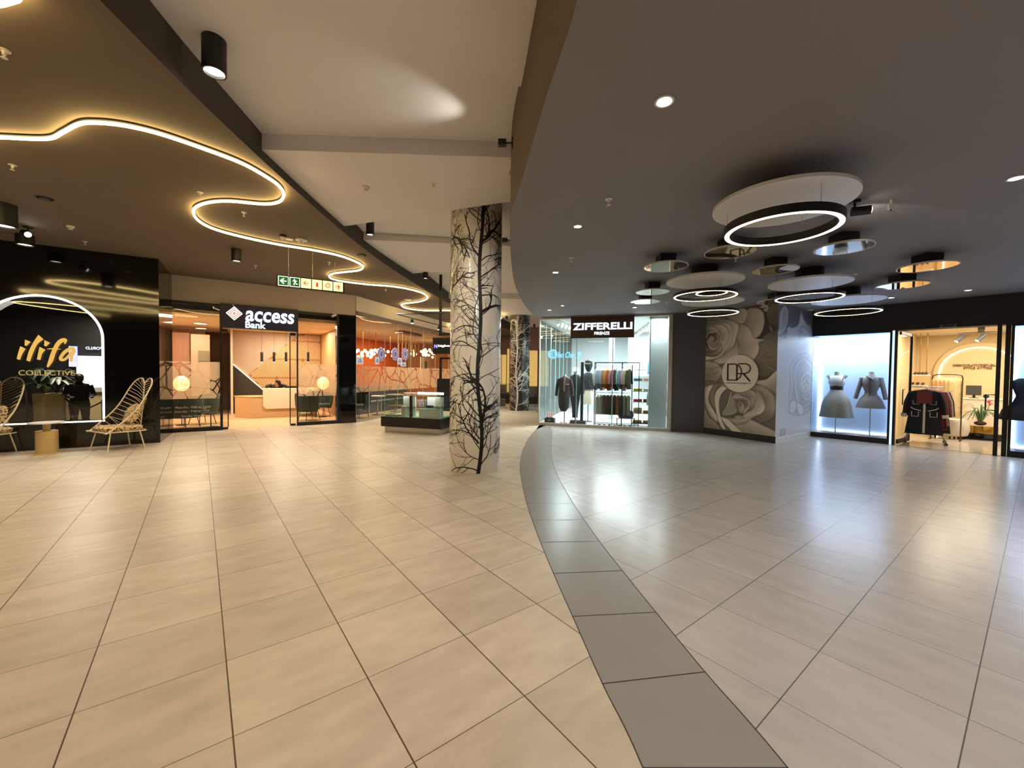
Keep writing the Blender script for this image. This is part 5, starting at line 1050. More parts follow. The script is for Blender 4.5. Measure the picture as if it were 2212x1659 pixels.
# ================================================================ BANK
def kl(px, py, d=0): return FK.L(px, py, d)
def ks(mb, nm, m, lab=None, **k): return struct(mb.build(nm, m, loc=FK.loc, rz=FK.rz, **k), lab)
CB = 3.2
xs0 = kl(348.5, 800)[0]; xs1 = kl(476, 800)[0]; xs2 = kl(641, 800)[0]; xs3 = kl(731.9, 800)[0]
M_glb = glassmat('bank_glass', (250, 248, 240), 1.0)
film = filmmat('frosted_film', (226, 206, 180), .70, 2.1, .020)
def shopglass(name, a, c, lab, zf0, zf1):
    t = sthing(name, FK.loc, FK.rz, lab)
    mb = MB(); mb.box(a, c, -.04, .05, 0, .10); mb.box(a, c, -.04, .05, zg - .07, zg); mb.box(a, a + .035, -.04, .05, .10, zg - .07); mb.box(c - .06, c, -.05, .05, .10, zg - .07); mb.build('frame', M_black, t)
    MB().quad((a + .03, 0, .1), (c - .06, 0, .1), (c - .06, 0, zg - .07), (a + .03, 0, zg - .07)).build('pane', M_glb, t)
    MB().quad((a + .03, .012, zf0), (c - .06, .012, zf0), (c - .06, .012, zf1), (a + .03, .012, zf1)).build('frosted_film', film, t)
    return t
zf0 = kl(410, 861.6)[1]; zf1 = kl(410, 781)[1]
t = shopglass('window_6', xs0, xs1 + .05, 'left glass panel of the bank front', zf0, zf1)
M_decal = mat('white_decal', (226, 220, 206), .6)
for i, (s_, a, c, y) in enumerate((('Mon-Fri - 9:00 to 16:00', 379, 455, 880.5), ('Saturday - 9:00 to 12:00', 377, 453, 890), ('Sunday Closed', 393, 441, 899.5))):
    text('opening_hours', s_, kl(a, y)[0], kl(c, y)[0], kl(a, y + 2.6)[1], kl(a, y - 2.2)[1], -.004, M_decal, t, .003)
shopglass('window_7', xs2, xs3, 'right glass panel of the bank front', kl(690, 855)[1], kl(690, 787)[1])
# sliding glass leaves of the doorway
t = sthing('door_3', FK.loc, FK.rz, 'sliding glass door leaves of the bank, pushed open')
for a, c in ((xs1 + .02, xs1 + .17), (xs2 - .17, xs2 - .02)):
    mb = MB(); mb.box(a, c, .06, .10, .0, .06); mb.box(a, c, .06, .10, 2.72, 2.80); e = c if a < xs1 + .1 else a; mb.box(e - .012, e + .012, .06, .10, .06, 2.72); mb.build('leaf_frame', M_black, t); MB().quad((a, .08, .06), (c, .08, .06), (c, .08, 2.72), (a, .08, 2.72)).build('pane', M_glb, t)
# sign box
zb = kl(560, 712.5)[1]
t = thing('shop_sign', 'navy bank sign box with white raised letters and an orange diamond mark', 'sign', FK.loc, FK.rz)
MB().box(xs1, xs2 + .03, -.12, .12, zb, zg + .02).build('board', mat('navy_board', (34, 34, 66), .4), t, bevel=.005)
M_bs = glow('bank_letters', (235, 250, 255), 1.5)
dd = -.13
def kr(px0, px1, py0, py1): return (kl(px0, (py0 + py1) / 2, dd)[0], kl(px1, (py0 + py1) / 2, dd)[0], kl((px0 + px1) / 2, py1, dd)[1], kl((px0 + px1) / 2, py0, dd)[1])
text('sign_text', 'access', *kr(530, 635.5, 674.5, 697), dd + .01, M_bs, t, .03, .02, shear=.12)
text('sign_text', 'Bank', *kr(530, 574, 695, 709.5), dd + .01, M_bs, t, .02, .025)
cx, cz = kl(506, 677, dd); h = kl(524, 677, dd)[0] - cx
mor = mat('logo_copper', (206, 112, 70), .4, emit=(230, 130, 80), es=.5); mwh = _M['bank_letters']
for q, m_ in ((1.0, mwh), (.84, mor), (.70, mwh), (.56, mor), (.42, mwh), (.18, mor)):
    mb = MB(); mb.prism([(cx - h * q, cz), (cx, cz - h * q), (cx + h * q, cz), (cx, cz + h * q)], dd - .004 * (2 - q), dd + .01, 'xz'); mb.build('logo_mark', m_, t)
for q in (0, 1, 2):
    mb = MB(); mb.prism([(cx - h * (.28 - .1 * q), cz + h * (1.3 - .22 * q)), (cx - h * (.18 - .1 * q), cz + h * (1.2 - .22 * q)), (cx + h * 1.0, cz + h * (.05)), (cx + h * .92, cz + h * (.12))], dd - .006, dd + .01, 'xz'); mb.build('logo_stroke', mwh if q != 1 else mor, t)
# interior shell
ks(MB().box(-.35, FK.len - .1, .05, 7.0, -.02, .004), 'floor', mat('oak_floor', (206, 176, 136), .35, noise=.14, nscale=4, stretch=(1, 9, 1)), 'pale wood floor of the bank')
ks(MB().box(-.35, FK.len - .02, .36, 7.0, CB, CB + .1), 'ceiling', mat('bank_ceiling', (226, 202, 172), .8), 'cream ceiling of the bank')
xw0 = kl(503, 830, 5.14)[0]; xw1 = FK.len - .12; DBK = 5.14
ks(MB().box(xw0, xw1, DBK, DBK + .1, 0, CB), 'wall_far', mat('concrete_plaster', (176, 154, 132), .8, noise=.10, nscale=2.2), 'plastered back wall of the bank')
ks(MB().box(xw0 - .07, xw0, DBK - .5, DBK + 1.8, 0, CB), 'wall_left', mat('bank_cream', (222, 190, 160), .8))
ks(MB().box(-.35, xw0 - .9, 6.3, 6.4, 0, CB), 'wall_far', mat('peach_wall', (214, 178, 152), .8), 'peach wall at the left of the bank')
ks(MB().box(-.42, -.35, .1, 6.4, 0, CB), 'wall_left', mat('peach_wall2', (214, 178, 152), .8))
ks(MB().box(FK.len - .12, FK.len - .02, .4, DBK + .1, 0, 3.5), 'wall_right', mat('oak_wall', (196, 150, 104), .6))
ks(MB().box(xw0 - .9, xw0 - .07, 6.9, 7.0, 0, CB), 'wall_far', mat('corridor_brown', (110, 80, 58), .8))
# joinery partition between
dq = 4.2
a, z_ = kl(412, 722, dq); c = kl(453, 730, dq)[0]
ks(MB().box(a, c, dq, dq + .12, 0, 2.9), 'wall_left', mat('grey_laminate', (168, 146, 118), .6), 'grey laminate panel inside the bank')
t = thing('framed_panel', 'small grey green framed panel on the laminate wall inside the bank', 'panel', FK.loc, FK.rz)
a2, z0 = kl(428, 780, dq - .02); c2, z1 = kl(452, 758, dq - .02); MB().box(a2, c2, dq - .03, dq - .005, z0, z1).build('panel', mat('panel_olive', (116, 108, 84), .5), t)
ws_ = thing('slat_screen', 'brown wooden slat screen behind the left bank window', 'screen', FK.loc, FK.rz); a3, z0 = kl(371, 780, dq + .3); c3, z1 = kl(409, 722, dq + .3)
MB().box(a3, c3, dq + .36, dq + .4, 0, 2.95).build('backing', mat('slat_brown', (134, 92, 68), .7), ws_)
for i in range(9): x = a3 + (c3 - a3) * (i + .5) / 9; MB().box(x - .03, x + .03, dq + .28, dq + .36, 0, 2.95).build('slat', mat('slat_wood', (166, 118, 90), .6), ws_)
# desk
dk = thing('reception_desk', 'angled wooden reception desk with a white upper front in the bank', 'desk', FK.loc, FK.rz)
q0 = FK.loc_of(F(507.5, 901.7)); q1 = FK.loc_of(F(543, 904)); sy0 = q1[1]; xr = 4.2
oak = mat('desk_oak', (204, 166, 120), .45, noise=.10, nscale=5, stretch=(1, 1, 5))
MB().prism([(q0[0], q0[1]), (q1[0], sy0), (xr, sy0), (xr, sy0 + .42), (q0[0] + .3, sy0 + .7)], 0.006, .73).build('front', oak, dk, bevel=.005)
MB().prism([(q0[0] - .02, q0[1]), (q1[0], sy0 - .02), (xr, sy0 - .02), (xr, sy0 + .44), (q0[0] + .3, sy0 + .72)], .732, .765).build('top', mat('desk_top', (226, 190, 140), .4), dk)
wx = kl(568, 860, sy0 - .05)[0]; wzt = kl(600, 841, sy0 - .05)[1]; wzb = kl(600, 882.5, sy0 - .05)[1]
MB().prism([(wx, wzt), (wx, wzb + .10), (wx + .10, wzb), (xr + .02, wzb), (xr + .02, wzt)], sy0 - .055, sy0 - .006, 'xz').box(wx, xr + .02, sy0 - .055, sy0 + .32, wzt, wzt + .03).build('white_panel', mat('desk_white', (232, 214, 186), .5), dk)
# wall art: dark triangle with LED edge, chevron wood triangle
wa = thing('wall_panelling', 'dark triangular wall panel with a glowing sloping edge behind the bank desk', 'wall panel', FK.loc, FK.rz); dwp = DBK - .06
p = [kl(502.5, 787, dwp), kl(572, 846, dwp), kl(572, 905, dwp), kl(502.5, 905, dwp)]
p[2] = (p[2][0], 0.01); p[3] = (p[3][0], .01); MB().prism(p, dwp, dwp + .05, 'xz').build('dark_panel', mat('dark_olive_panel', (46, 40, 32), .7), wa)
mb = MB(); mb.tube([(p[0][0], dwp + .03, p[0][1] + .012), (p[1][0], dwp + .03, p[1][1] + .012)], .012, 6); mb.build('led_edge', glow('desk_led', (255, 226, 176), 7), wa)
wc = thing('wall_panelling', 'large triangular chevron wood panelling behind the pendants in the bank', 'wall panel', FK.loc, FK.rz)
v0, v1 = kl(537, 809, dwp), kl(632, 734, dwp); sl = (v1[1] - v0[1]) / (v1[0] - v0[0]); zt_ = CB - .02; xt = v0[0] + (zt_ - v0[1]) / sl; lw = kl(576, 848, dwp)
woodm = mat('chevron_oak', (212, 172, 122), .5, noise=.10, nscale=6, stretch=(1, 1, 4))
def clipband(a, b_):
    return None
mb = MB()
MB().prism([v0, lw, (FK.len - .13, lw[1]), (FK.len - .13, zt_), (xt, zt_)], dwp + .02, dwp + .05, 'xz').build('backing', mat('chevron_gap', (150, 104, 60), .6), wc)
# battens laid in alternating diamonds
def inpoly(x, z): return z > v0[1] + (x - v0[0]) * (lw[1] - v0[1]) / (lw[0] - v0[0]) and z < v0[1] + sl * (x - v0[0]) and z < zt_ and z > lw[1] and x < FK.len - .15
mb = MB(); S = .95; pitch = .075
for ix in range(-1, 7):
    for iz in range(0, 5):
        cx0 = v0[0] + ix * S; cz0 = .6 + iz * S * .8; sg = 1 if (ix + iz) % 2 else -1
        k_ = -S
        while k_ < S:
            A_, B_ = None, None
            for tt in range(0, 21):
                u = tt / 20; x = cx0 + u * S; z = cz0 + (u if sg > 0 else 1 - u) * S * .8 + k_
                ok = cz0 <= z <= cz0 + S * .8 and inpoly(x, z)
                if ok: A_ = A_ or (x, z); B_ = (x, z)
                elif A_: break
            if A_ and B_ and abs(A_[0] - B_[0]) > .06:
                wq = .024; mb.prism([(A_[0], A_[1] - wq), (B_[0], B_[1] - wq), (B_[0], B_[1] + wq), (A_[0], A_[1] + wq)], dwp, dwp + .021, 'xz')
            k_ += pitch
mb.build('battens', woodm, wc)
# pendants
for px, lab in ((565.6, 'leftmost'), (592, 'second'), (618, 'third'), (665.7, 'rightmost')):
    d = 3.0; x, z0 = kl(px, 782, d); z1 = kl(px, 761, d)[1]; P = FK.W(x, d, 0)
    t = thing('pendant_lamp', '%s of the slim black tube pendants over the bank desk' % lab, 'pendant lamp', P, FK.rz, 'tube pendants over the bank desk')
    MB().cyl(0, 0, z0, z1, .042, 16).build('shade', M_black, t, smooth=True); MB().cyl(0, 0, z1, CB, .004, 5).build('cable', M_black, t); MB().cyl(0, 0, z0 - .002, z0 + .004, .035, 14).build('lamp', M_lamp, t)
for X, Y, pw in ((.6, 1.2, 60), (.6, 3.2, 60), (3.0, 1.4, 60), (3.2, 4.0, 45), (4.2, 1.2, 40), (4.2, 3.4, 40)): light('AREA', FK.W(X, Y, CB - .03), pw * 1.3, (1, .84, .64), .6)
for px, py, lab in ((434, 697.5, 'upper'), (434, 708, 'lower')):
    x, y = FK.loc_of(F(px, py, CB)); t = thing('ceiling_light', '%s round recessed light in the bank ceiling at left' % lab, 'ceiling light', FK.W(x, y, CB), 0); MB().cyl(0, 0, -.03, 0, .16, 24).build('diffuser', glow('bank_round', (255, 236, 200), 5), t); MB().lathe([(.18, 0), (.18, -.032), (.16, -.032), (.16, 0)], n=24).build('rim', M_white, t)
# globe floor lamps
def floorlamp(px, py, d, lab):
    x, z = kl(px, py, d); P = FK.W(x, d, .006); t = thing('floor_lamp', lab, 'floor lamp', P, FK.rz); r = .20
    MB().cyl(0, 0, 0, .02, .14, 24).build('base', M_black, t); MB().cyl(0, 0, .02, z - r, .012, 10).build('pole', M_black, t); MB().sphere((0, 0, z), r, 20, ez=1.15).build('shade', glow('globe_shade', (255, 214, 130), 2.6), t, smooth=True)
floorlamp(392, 829, 1.7, 'floor lamp with a glowing yellow globe behind the left bank window')
floorlamp(698, 828, 2.2, 'floor lamp with a glowing yellow globe behind the right bank window')
# green tub chairs
def tub(px, d, rz, lab):
    x, _ = kl(px, 880, d); t = thing('lounge_chair', lab, 'armchair', FK.W(x, d, .006), FK.rz + rz); gm = mat('dark_green_velvet', (38, 56, 50), .8, bump=.2, nscale=40)
    MB().loft([[(.34 * q * math.cos(2 * PI * i / 28), .32 * q * math.sin(2 * PI * i / 28), z) for i in range(28)] for q, z in ((.7, .34), (1, .37), (1.02, .45), (.9, .48))]).build('seat', gm, t, smooth=True)
    n = 20; ri = []
    for z, ro, rr_ in ((.30, .36, .28), (.5, .42, .36), (.72, .44, .39), (.80, .42, .40)):
        outer = [(ro * math.cos(PI * (-.08 + 1.16 * i / n)), ro * math.sin(PI * (-.08 + 1.16 * i / n)), z + .12 * math.sin(PI * i / n) * (z > .6)) for i in range(n + 1)]
        inner = [(rr_ * math.cos(PI * (-.08 + 1.16 * i / n)), rr_ * math.sin(PI * (-.08 + 1.16 * i / n)), z + .12 * math.sin(PI * i / n) * (z > .6)) for i in range(n, -1, -1)]
        ri.append(outer + inner)
    MB().loft(ri).build('backrest', gm, t, smooth=True)
    for sx in (-1, 1):
        for sy_ in (-1, 1): MB().tube([(sx * .2, sy_ * .18, .35), (sx * .26, sy_ * .24, 0)], .011, 8).build('leg', M_black, t)
    return t
tub(399, .95, -2.2, 'dark green tub chair behind the left bank window, on the left')
tub(437, 1.75, -1.0, 'dark green tub chair behind the left bank window, nearer the door')
tub(668, 1.35, 1.9, 'dark green tub chair behind the right bank window, turned away')
tub(692, 2.3, .2, 'dark green high tub chair behind the right bank window, next to the globe lamp')
x, _ = kl(432, 900, .8); t = thing('side_table', 'low round dark table in the left part of the bank', 'table', FK.W(x + .25, .75, .006)); MB().cyl(0, 0, 0, .015, .2).build('base', M_black, t); MB().cyl(0, 0, .015, .4, .015).build('pole', M_black, t); MB().cyl(0, 0, .4, .42, .28, 32).build('top', mat('smoked_glass', (66, 72, 62), .1), t)
t = thing('wall_sign', 'small diamond mark board behind the green chairs in the bank', 'sign', FK.loc, FK.rz); a, z0 = kl(647, 876, 2.66); c, z1 = kl(670, 857, 2.66)
MB().box(a, c, 2.66, 2.69, z0 - .3, z1 + .02).build('board', M_white, t); mx_, mz_ = (a + c) / 2, (z0 + z1) / 2 + .05
for q, m_ in ((.17, mor), (.13, M_white), (.10, mor), (.06, M_white), (.03, mor)): MB().prism([(mx_ - q * 1.3, mz_), (mx_, mz_ - q), (mx_ + q * 1.3, mz_), (mx_, mz_ + q)], 2.645 + q * .05, 2.66, 'xz').build('logo_mark', m_, t)
x, z = kl(722, 681.5, -.1); t = thing('security_camera', 'small white camera at the top right corner of the bank front', 'security camera', FK.loc, FK.rz); MB().box(x - .02, x + .02, -.06, -.04, z, z + .08).build('bracket', M_white, t); MB().tube([(x + .05, -.08, z + .03), (x - .07, -.18, z - .04)], .035, 12).build('body', M_white, t, smooth=True)
# receptionist
skin = mat('skin_brown', (150, 96, 68), .5); hair = mat('black_hair', (16, 12, 11), .35); dress = mat('black_jacket', (24, 22, 22), .7)
d = sy0 + .82; x, zh = kl(598, 829.5, d); pz = .006
P = FK.W(x, d, .006)
t = thing('person', 'person with long black hair in a dark jacket seated behind the bank desk, head bent', 'person', P, FK.rz)
zh -= .006
mb = MB()
body_loft(mb, [(zh + .0, .05, .05, .0, .10), (zh - .015, .10, .06, 0, .11), (zh - .04, .20, .08, 0, .12), (zh - .16, .22, .11, 0, .10), (zh - .5, .17, .11, 0, .08), (.5, .18, .14, 0, .10), (.42, .20, .2, 0, 0.0)], 0, n=24)
for s in (-1, 1):
    mb.tube([(s * .16, .11, zh - .05), (s * .30, .06, zh - .08), (s * .38, -.02, zh - .24), (s * .25, -.14, .84), (s * .10, -.30, .80)], .05, 10, rs=[.065, .06, .05, .045, .035])
    mb.tube([(s * .1, .0, .46), (s * .11, -.35, .5), (s * .11, -.38, .1), (s * .11, -.48, .04)], .07, 10, rs=[.09, .07, .05, .035])
mb.build('clothed_body', dress, t, smooth=True)
mb = MB(); mb.loft([[(.078 * q * math.cos(2 * PI * i / 20), -.05 + cy_ + .092 * q * math.sin(2 * PI * i / 20), zh + z) for i in range(20)] for q, cy_, z in ((.25, -.02, -.13), (.6, -.03, -.115), (.85, -.02, -.08), (1, 0, -.02), (1, 0, .04), (.8, 0, .09), (.3, 0, .12))])
mb.tube([(0, -.145, zh), (0, -.165, zh - .035), (0, -.15, zh - .045)], .012, 8); mb.build('head', skin, t, smooth=True)
mb = MB(); 
for s in (-1, 1): mb.sphere((s * .03, -.135, zh + .005), .010, 8)
mb.build('eyes', hair, t, smooth=True); MB().tube([(-.022, -.142, zh - .07), (0, -.148, zh - .072), (.022, -.142, zh - .07)], .006, 6).build('mouth', mat('lips', (120, 52, 46), .5), t)
mb = MB(); body_loft(mb, [(zh + .145, .03, .03, .02, -.06), (zh + .13, .08, .09, .025, -.055), (zh + .06, .10, .105, .035, -.05), (zh - .04, .09, .10, .05, -.03), (zh - .16, .095, .06, .04, .05), (zh - .30, .06, .04, .05, .05)], 0, n=24); mb.build('hair', hair, t, smooth=True)
for s in (-1, 1):
    mb = MB(); hx0, hy0, hz0 = s * .09, -.31, .80; mb.loft([[(hx0 + q * .036 * math.cos(2 * PI * i / 10) - s * .03 * (k_ / 2), hy0 - .04 * k_, hz0 + q * .014 * math.sin(2 * PI * i / 10)) for i in range(10)] for k_, q in ((0, .8), (1, 1), (2, .9))])
    for f_ in range(4): fx = hx0 - s * .03 + (f_ - 1.5) * .017; L_ = (.05, .062, .058, .045)[f_]; mb.tube([(fx, hy0 - .08, hz0), (fx, hy0 - .08 - L_ * .6, hz0 + .006), (fx, hy0 - .08 - L_, hz0 - .006)], .008, 6, rs=[.009, .008, .006])
    mb.tube([(hx0 - s * .035, hy0 - .02, hz0), (hx0 - s * .065, hy0 - .05, hz0 + .004), (hx0 - s * .07, hy0 - .075, hz0)], .009, 6, rs=[.010, .009, .007]); mb.build('hand', skin, t, smooth=True)
t = thing('office_chair', 'dark office chair behind the bank desk', 'chair', FK.W(x, d + .12, .006), FK.rz); MB().box(-.24, .24, -.2, .25, .34, .41).build('seat', M_black, t, bevel=.02); MB().box(-.22, .22, .26, .32, .5, .98).build('backrest', M_black, t, bevel=.02); MB().cyl(0, 0, .08, .34, .03).build('column', M_black, t)
for i in range(5): a = 2 * PI * i / 5; MB().tube([(0, 0, .1), (.3 * math.cos(a), .3 * math.sin(a), .05)], .02, 6).sphere((.3 * math.cos(a), .3 * math.sin(a), .028), .027, 8).build('leg', M_black, t)
t = thing('monitor', 'black monitor on the bank desk beside the person', 'monitor', FK.W(x + .42, sy0 + .25, .765), FK.rz); MB().box(-.2, .2, -.015, .015, .1, .34).build('screen', M_black, t, bevel=.005); MB().cyl(0, 0, 0, .1, .02).cyl(0, 0, 0, .012, .09).build('stand', M_black, t)
# ================================================================ RESTAURANT behind the second glass front
def rl(px, py, d=0): return F2.L(px, py, d)
def rs_(mb, nm, m, lab=None): return struct(mb.build(nm, m, loc=F2.loc, rz=F2.rz), lab)
L2 = F2.len
t = sthing('window_8', F2.loc, F2.rz, 'long glass front of the restaurant')
M_g2 = glassmat('restaurant_glass', (250, 248, 240), .8)
cut = [0.02, .75, 1.7, 2.6, 3.6, 4.7, 5.9, 7.4, 8.7, L2]
for a, c in zip(cut[:-1], cut[1:]):
    MB().quad((a, 0, .08), (c, 0, .08), (c, 0, 3.5), (a, 0, 3.5)).build('pane', M_g2, t); MB().box(a - .006, a + .006, -.006, .006, .08, 3.5).build('joint', mat('glass_edge_pale', (190, 204, 190), .3), t)
MB().box(0, L2, -.03, .05, 0, .08).build('base_rail', M_chrome, t)
film2 = filmmat('restaurant_film', (236, 200, 166), .76, 1.9, .018, 3.0)
MB().quad((.02, .012, rl(800, 846)[1]), (L2, .012, rl(800, 846)[1]), (L2, .012, rl(800, 791)[1]), (.02, .012, rl(800, 791)[1])).build('frosted_film', film2, t)
PF = [(.1, .06), (L2 + 3, .06), (L2 + 3, 5.6), (4.75, 5.6)]
rs_(MB().prism(PF, -.02, .004), 'floor', mat('restaurant_floor', (176, 150, 120), .3), 'floor of the restaurant')
rs_(MB().prism([(.35, .31)] + PF[1:], 3.5, 3.6), 'ceiling', mat('restaurant_ceiling', (206, 184, 156), .8), 'ceiling of the restaurant')
rs_(MB().box(4.7, L2 + 3, 5.6, 5.7, 0, 3.5), 'wall_far', mat('orange_wall', (206, 96, 36), .6, noise=.1, nscale=3), 'orange back wall of the restaurant')
rs_(MB().prism([(.06, .06), (4.75, 5.6), (4.7, 5.65), (.03, .12)], 0, 3.5), 'wall_left', mat('restaurant_brown', (150, 96, 58), .7))
rs_(MB().box(L2 + 2.9, L2 + 3, .4, 5.7, 0, 3.5), 'wall_right', mat('restaurant_wall2', (186, 130, 84), .7))
for X, Y in ((2.2, 1.2), (4.2, 1.6), (6.6, 1.6), (5.8, 4), (9.0, 3.5)): light('AREA', F2.W(X, Y, 3.46), 100, (1, .78, .52), .7)
rnd = random.Random(2)
for k, (px, py, nb) in enumerate(((784, 757, 13), (812, 760, 8), (843, 758, 6), (888, 756, 7), (917, 757, 14), (934, 760, 6))):
    d = 2.6; x, z = rl(px, py + 4, d)
    t = thing('bubble_chandelier', 'cluster of glowing glass globes in the restaurant, number %s from the left' % ('one', 'two', 'three', 'four', 'five', 'six')[k], 'chandelier', F2.W(x, d, 0), F2.rz)
    MB().cyl(0, 0, z + .15, 3.5, .012, 8).build('rod', mat('brass_rod', (170, 130, 70), .3, metal=.8), t)
    for i in range(nb):
        q = rnd.uniform(.05, .42); a = rnd.uniform(0, 2 * PI); zz = z + rnd.uniform(-.22, .18)
        MB().sphere((q * math.cos(a), q * math.sin(a), zz), .075, 10).build('globe', glow('globe_glow', (255, 226, 160), 4.0), t, smooth=True); 
# round badges, a reflection built as glowing discs, and poster cards
lil = mat('lilac_badge', (196, 176, 214), .5, emit=(190, 170, 230), es=.35); ink2 = mat('badge_ink', (70, 56, 96), .5)
for px, lab in ((823.5, 'left'), (853.5, 'middle'), (875, 'right')):
    x, z = rl(px, 765, .06); r = .24; t = thing('reflected_badge', 'lilac round badge reflected in the restaurant glass, built as a solid disc, %s of three' % lab, 'sign', F2.W(x, .06, z), F2.rz)
    MB().prism([(r * (1 + .06 * math.cos(12 * 2 * PI * i / 96)) * math.cos(2 * PI * i / 96), r * (1 + .06 * math.cos(12 * 2 * PI * i / 96)) * math.sin(2 * PI * i / 96)) for i in range(96)], -.01, .01, 'xz').build('disc', lil, t)
    mb = MB(); mb.tube([(r * .78 * math.cos(2 * PI * i / 32), -.014, r * .78 * math.sin(2 * PI * i / 32)) for i in range(32)], .008, 5, closed=True); mb.tube([(-.09, -.014, .02), (0, -.014, -.08), (.09, -.014, .02)], .010, 5); mb.tube([(0, -.014, .1), (0, -.014, -.05)], .010, 5); mb.tube([(-.07, -.014, .07), (0, -.014, .02), (.07, -.014, .07)], .008, 5); mb.build('emblem', ink2, t)
for px, py, wpx, hpx, lab in ((777, 779, 7.5, 8, 'square white card with a triangle mark'), (814.5, 779, 4.5, 8, 'narrow white card'), (863, 780, 4.5, 7, 'white card with a dark line'), (871, 787, 5.5, 4.5, 'small bright card')):
    x, z = rl(px, py, .05); k_ = (F2.L(px + wpx, py, .05)[0] - x); hh = abs(rl(px, py + hpx, .05)[1] - z); t = thing('window_card', lab + ' on the restaurant glass', 'card', F2.W(x, .05, z), F2.rz)
    MB().box(-k_, k_, -.008, .008, -hh, hh).build('card', mat('card_white', (226, 226, 236), .5, emit=(220, 222, 255), es=.35), t); MB().tube([(-k_ * .5, -.011, -hh * .4), (0, -.011, hh * .45), (k_ * .5, -.011, -hh * .4)], .012, 5, closed=True).build('mark', ink2, t)
# brass rods hanging frame
d = 1.2; xa, zt = rl(862, 718, d); xb, _ = rl(904, 718, d); t = thing('hanging_rod_screen', 'hanging screen of vertical brass rods inside the restaurant', 'screen', F2.loc, F2.rz)
MB().box(xa, xb, d - .2, d + .2, zt - .03, zt + .05).build('top_plate', mat('bronze_plate', (130, 106, 76), .5), t)
for i in range(12):
    x = xa + (xb - xa) * (i + .5) / 12; y = d + (.14 if i % 2 else -.14); zb_ = rl(880, 792, d)[1]; MB().cyl(x, y, zb_, zt - .45, .028, 8).cyl(x, y, zt - .45, zt, .006, 5).build('rod', mat('gold_brown_rod', (150, 112, 62), .35, metal=.6), t)
d = 3.4; xa, z0 = rl(909, 795, d); xb, z1 = rl(930, 773, d); t = thing('wall_picture', 'cream picture of an arch in the restaurant', 'picture', F2.loc, F2.rz); MB().box(xa, xb, d, d + .05, z0 - .6, z1).build('panel', mat('cream_picture', (232, 206, 166), .6), t); cx_ = (xa + xb) / 2; MB().prism(arcpts(cx_ - .13, cx_ + .13, z0 - .1, z0 + .45, 12), d - .012, d, 'xz').build('arch_shape', mat('green_arch', (96, 104, 76), .6), t)
sofa = mat('grey_banquette', (86, 88, 96), .8)
t = thing('banquette', 'long grey banquette behind the restaurant glass', 'bench', F2.W(1.9, 1.3, .006), F2.rz); MB().box(0, 4.6, 0, .6, 0, .45).build('seat', sofa, t, bevel=.03); MB().box(0, 4.6, .5, .7, .45, 1.05).build('backrest', sofa, t, bevel=.03)
for i in range(3):
    t = thing('cafe_table', 'small white cafe table by the restaurant glass, %s from the bank pillar' % ('first', 'second', 'third')[i], 'table', F2.W(2.3 + 1.3 * i, .7, .006), F2.rz); MB().cyl(0, 0, .70, .73, .32, 28).build('top', M_white, t); MB().cyl(0, 0, .02, .70, .03).build('column', M_chrome, t); MB().cyl(0, 0, 0, .02, .22).build('base', M_chrome, t)
tub2 = copy_tree(bpy.data.objects['lounge_chair.001']); tub2.location = F2.W(1.2, .75, .006); tub2['label'] = 'dark tub chair at the left end of the restaurant glass'
# ================================================================ EXIT SIGN
A_ = (-4.42, 7.73 + .35); 
FE = Fr((F(599.4, 594.7, 3.44)[0], F(599.4, 594.7, 3.44)[1]), (F(741.2, 610.6, 3.44)[0], F(741.2, 610.6, 3.44)[1]))
el = lambda px, py: FE.L(px, py)
t = thing('exit_sign', 'long hanging sign of six square safety symbols, two green and four red on yellow', 'sign', FE.loc, FE.rz)
zt = 3.44; Lx = FE.len; hs = .195; w_ = Lx / 6; hs = w_ * .93
MB().box(-.02, Lx + .02, -.02, .02, zt - hs - .035, zt + .01).build('housing', mat('sign_housing', (40, 30, 22), .5), t)
gy = mat('sign_green', (20, 96, 40), .4, emit=(30, 120, 46), es=.5); yl = glow('sign_yellow', (255, 246, 170), 1.3); wt = glow('sign_pale', (240, 255, 225), 1.6); rd = mat('sign_red', (206, 56, 20), .4, emit=(225, 70, 24), es=.8)
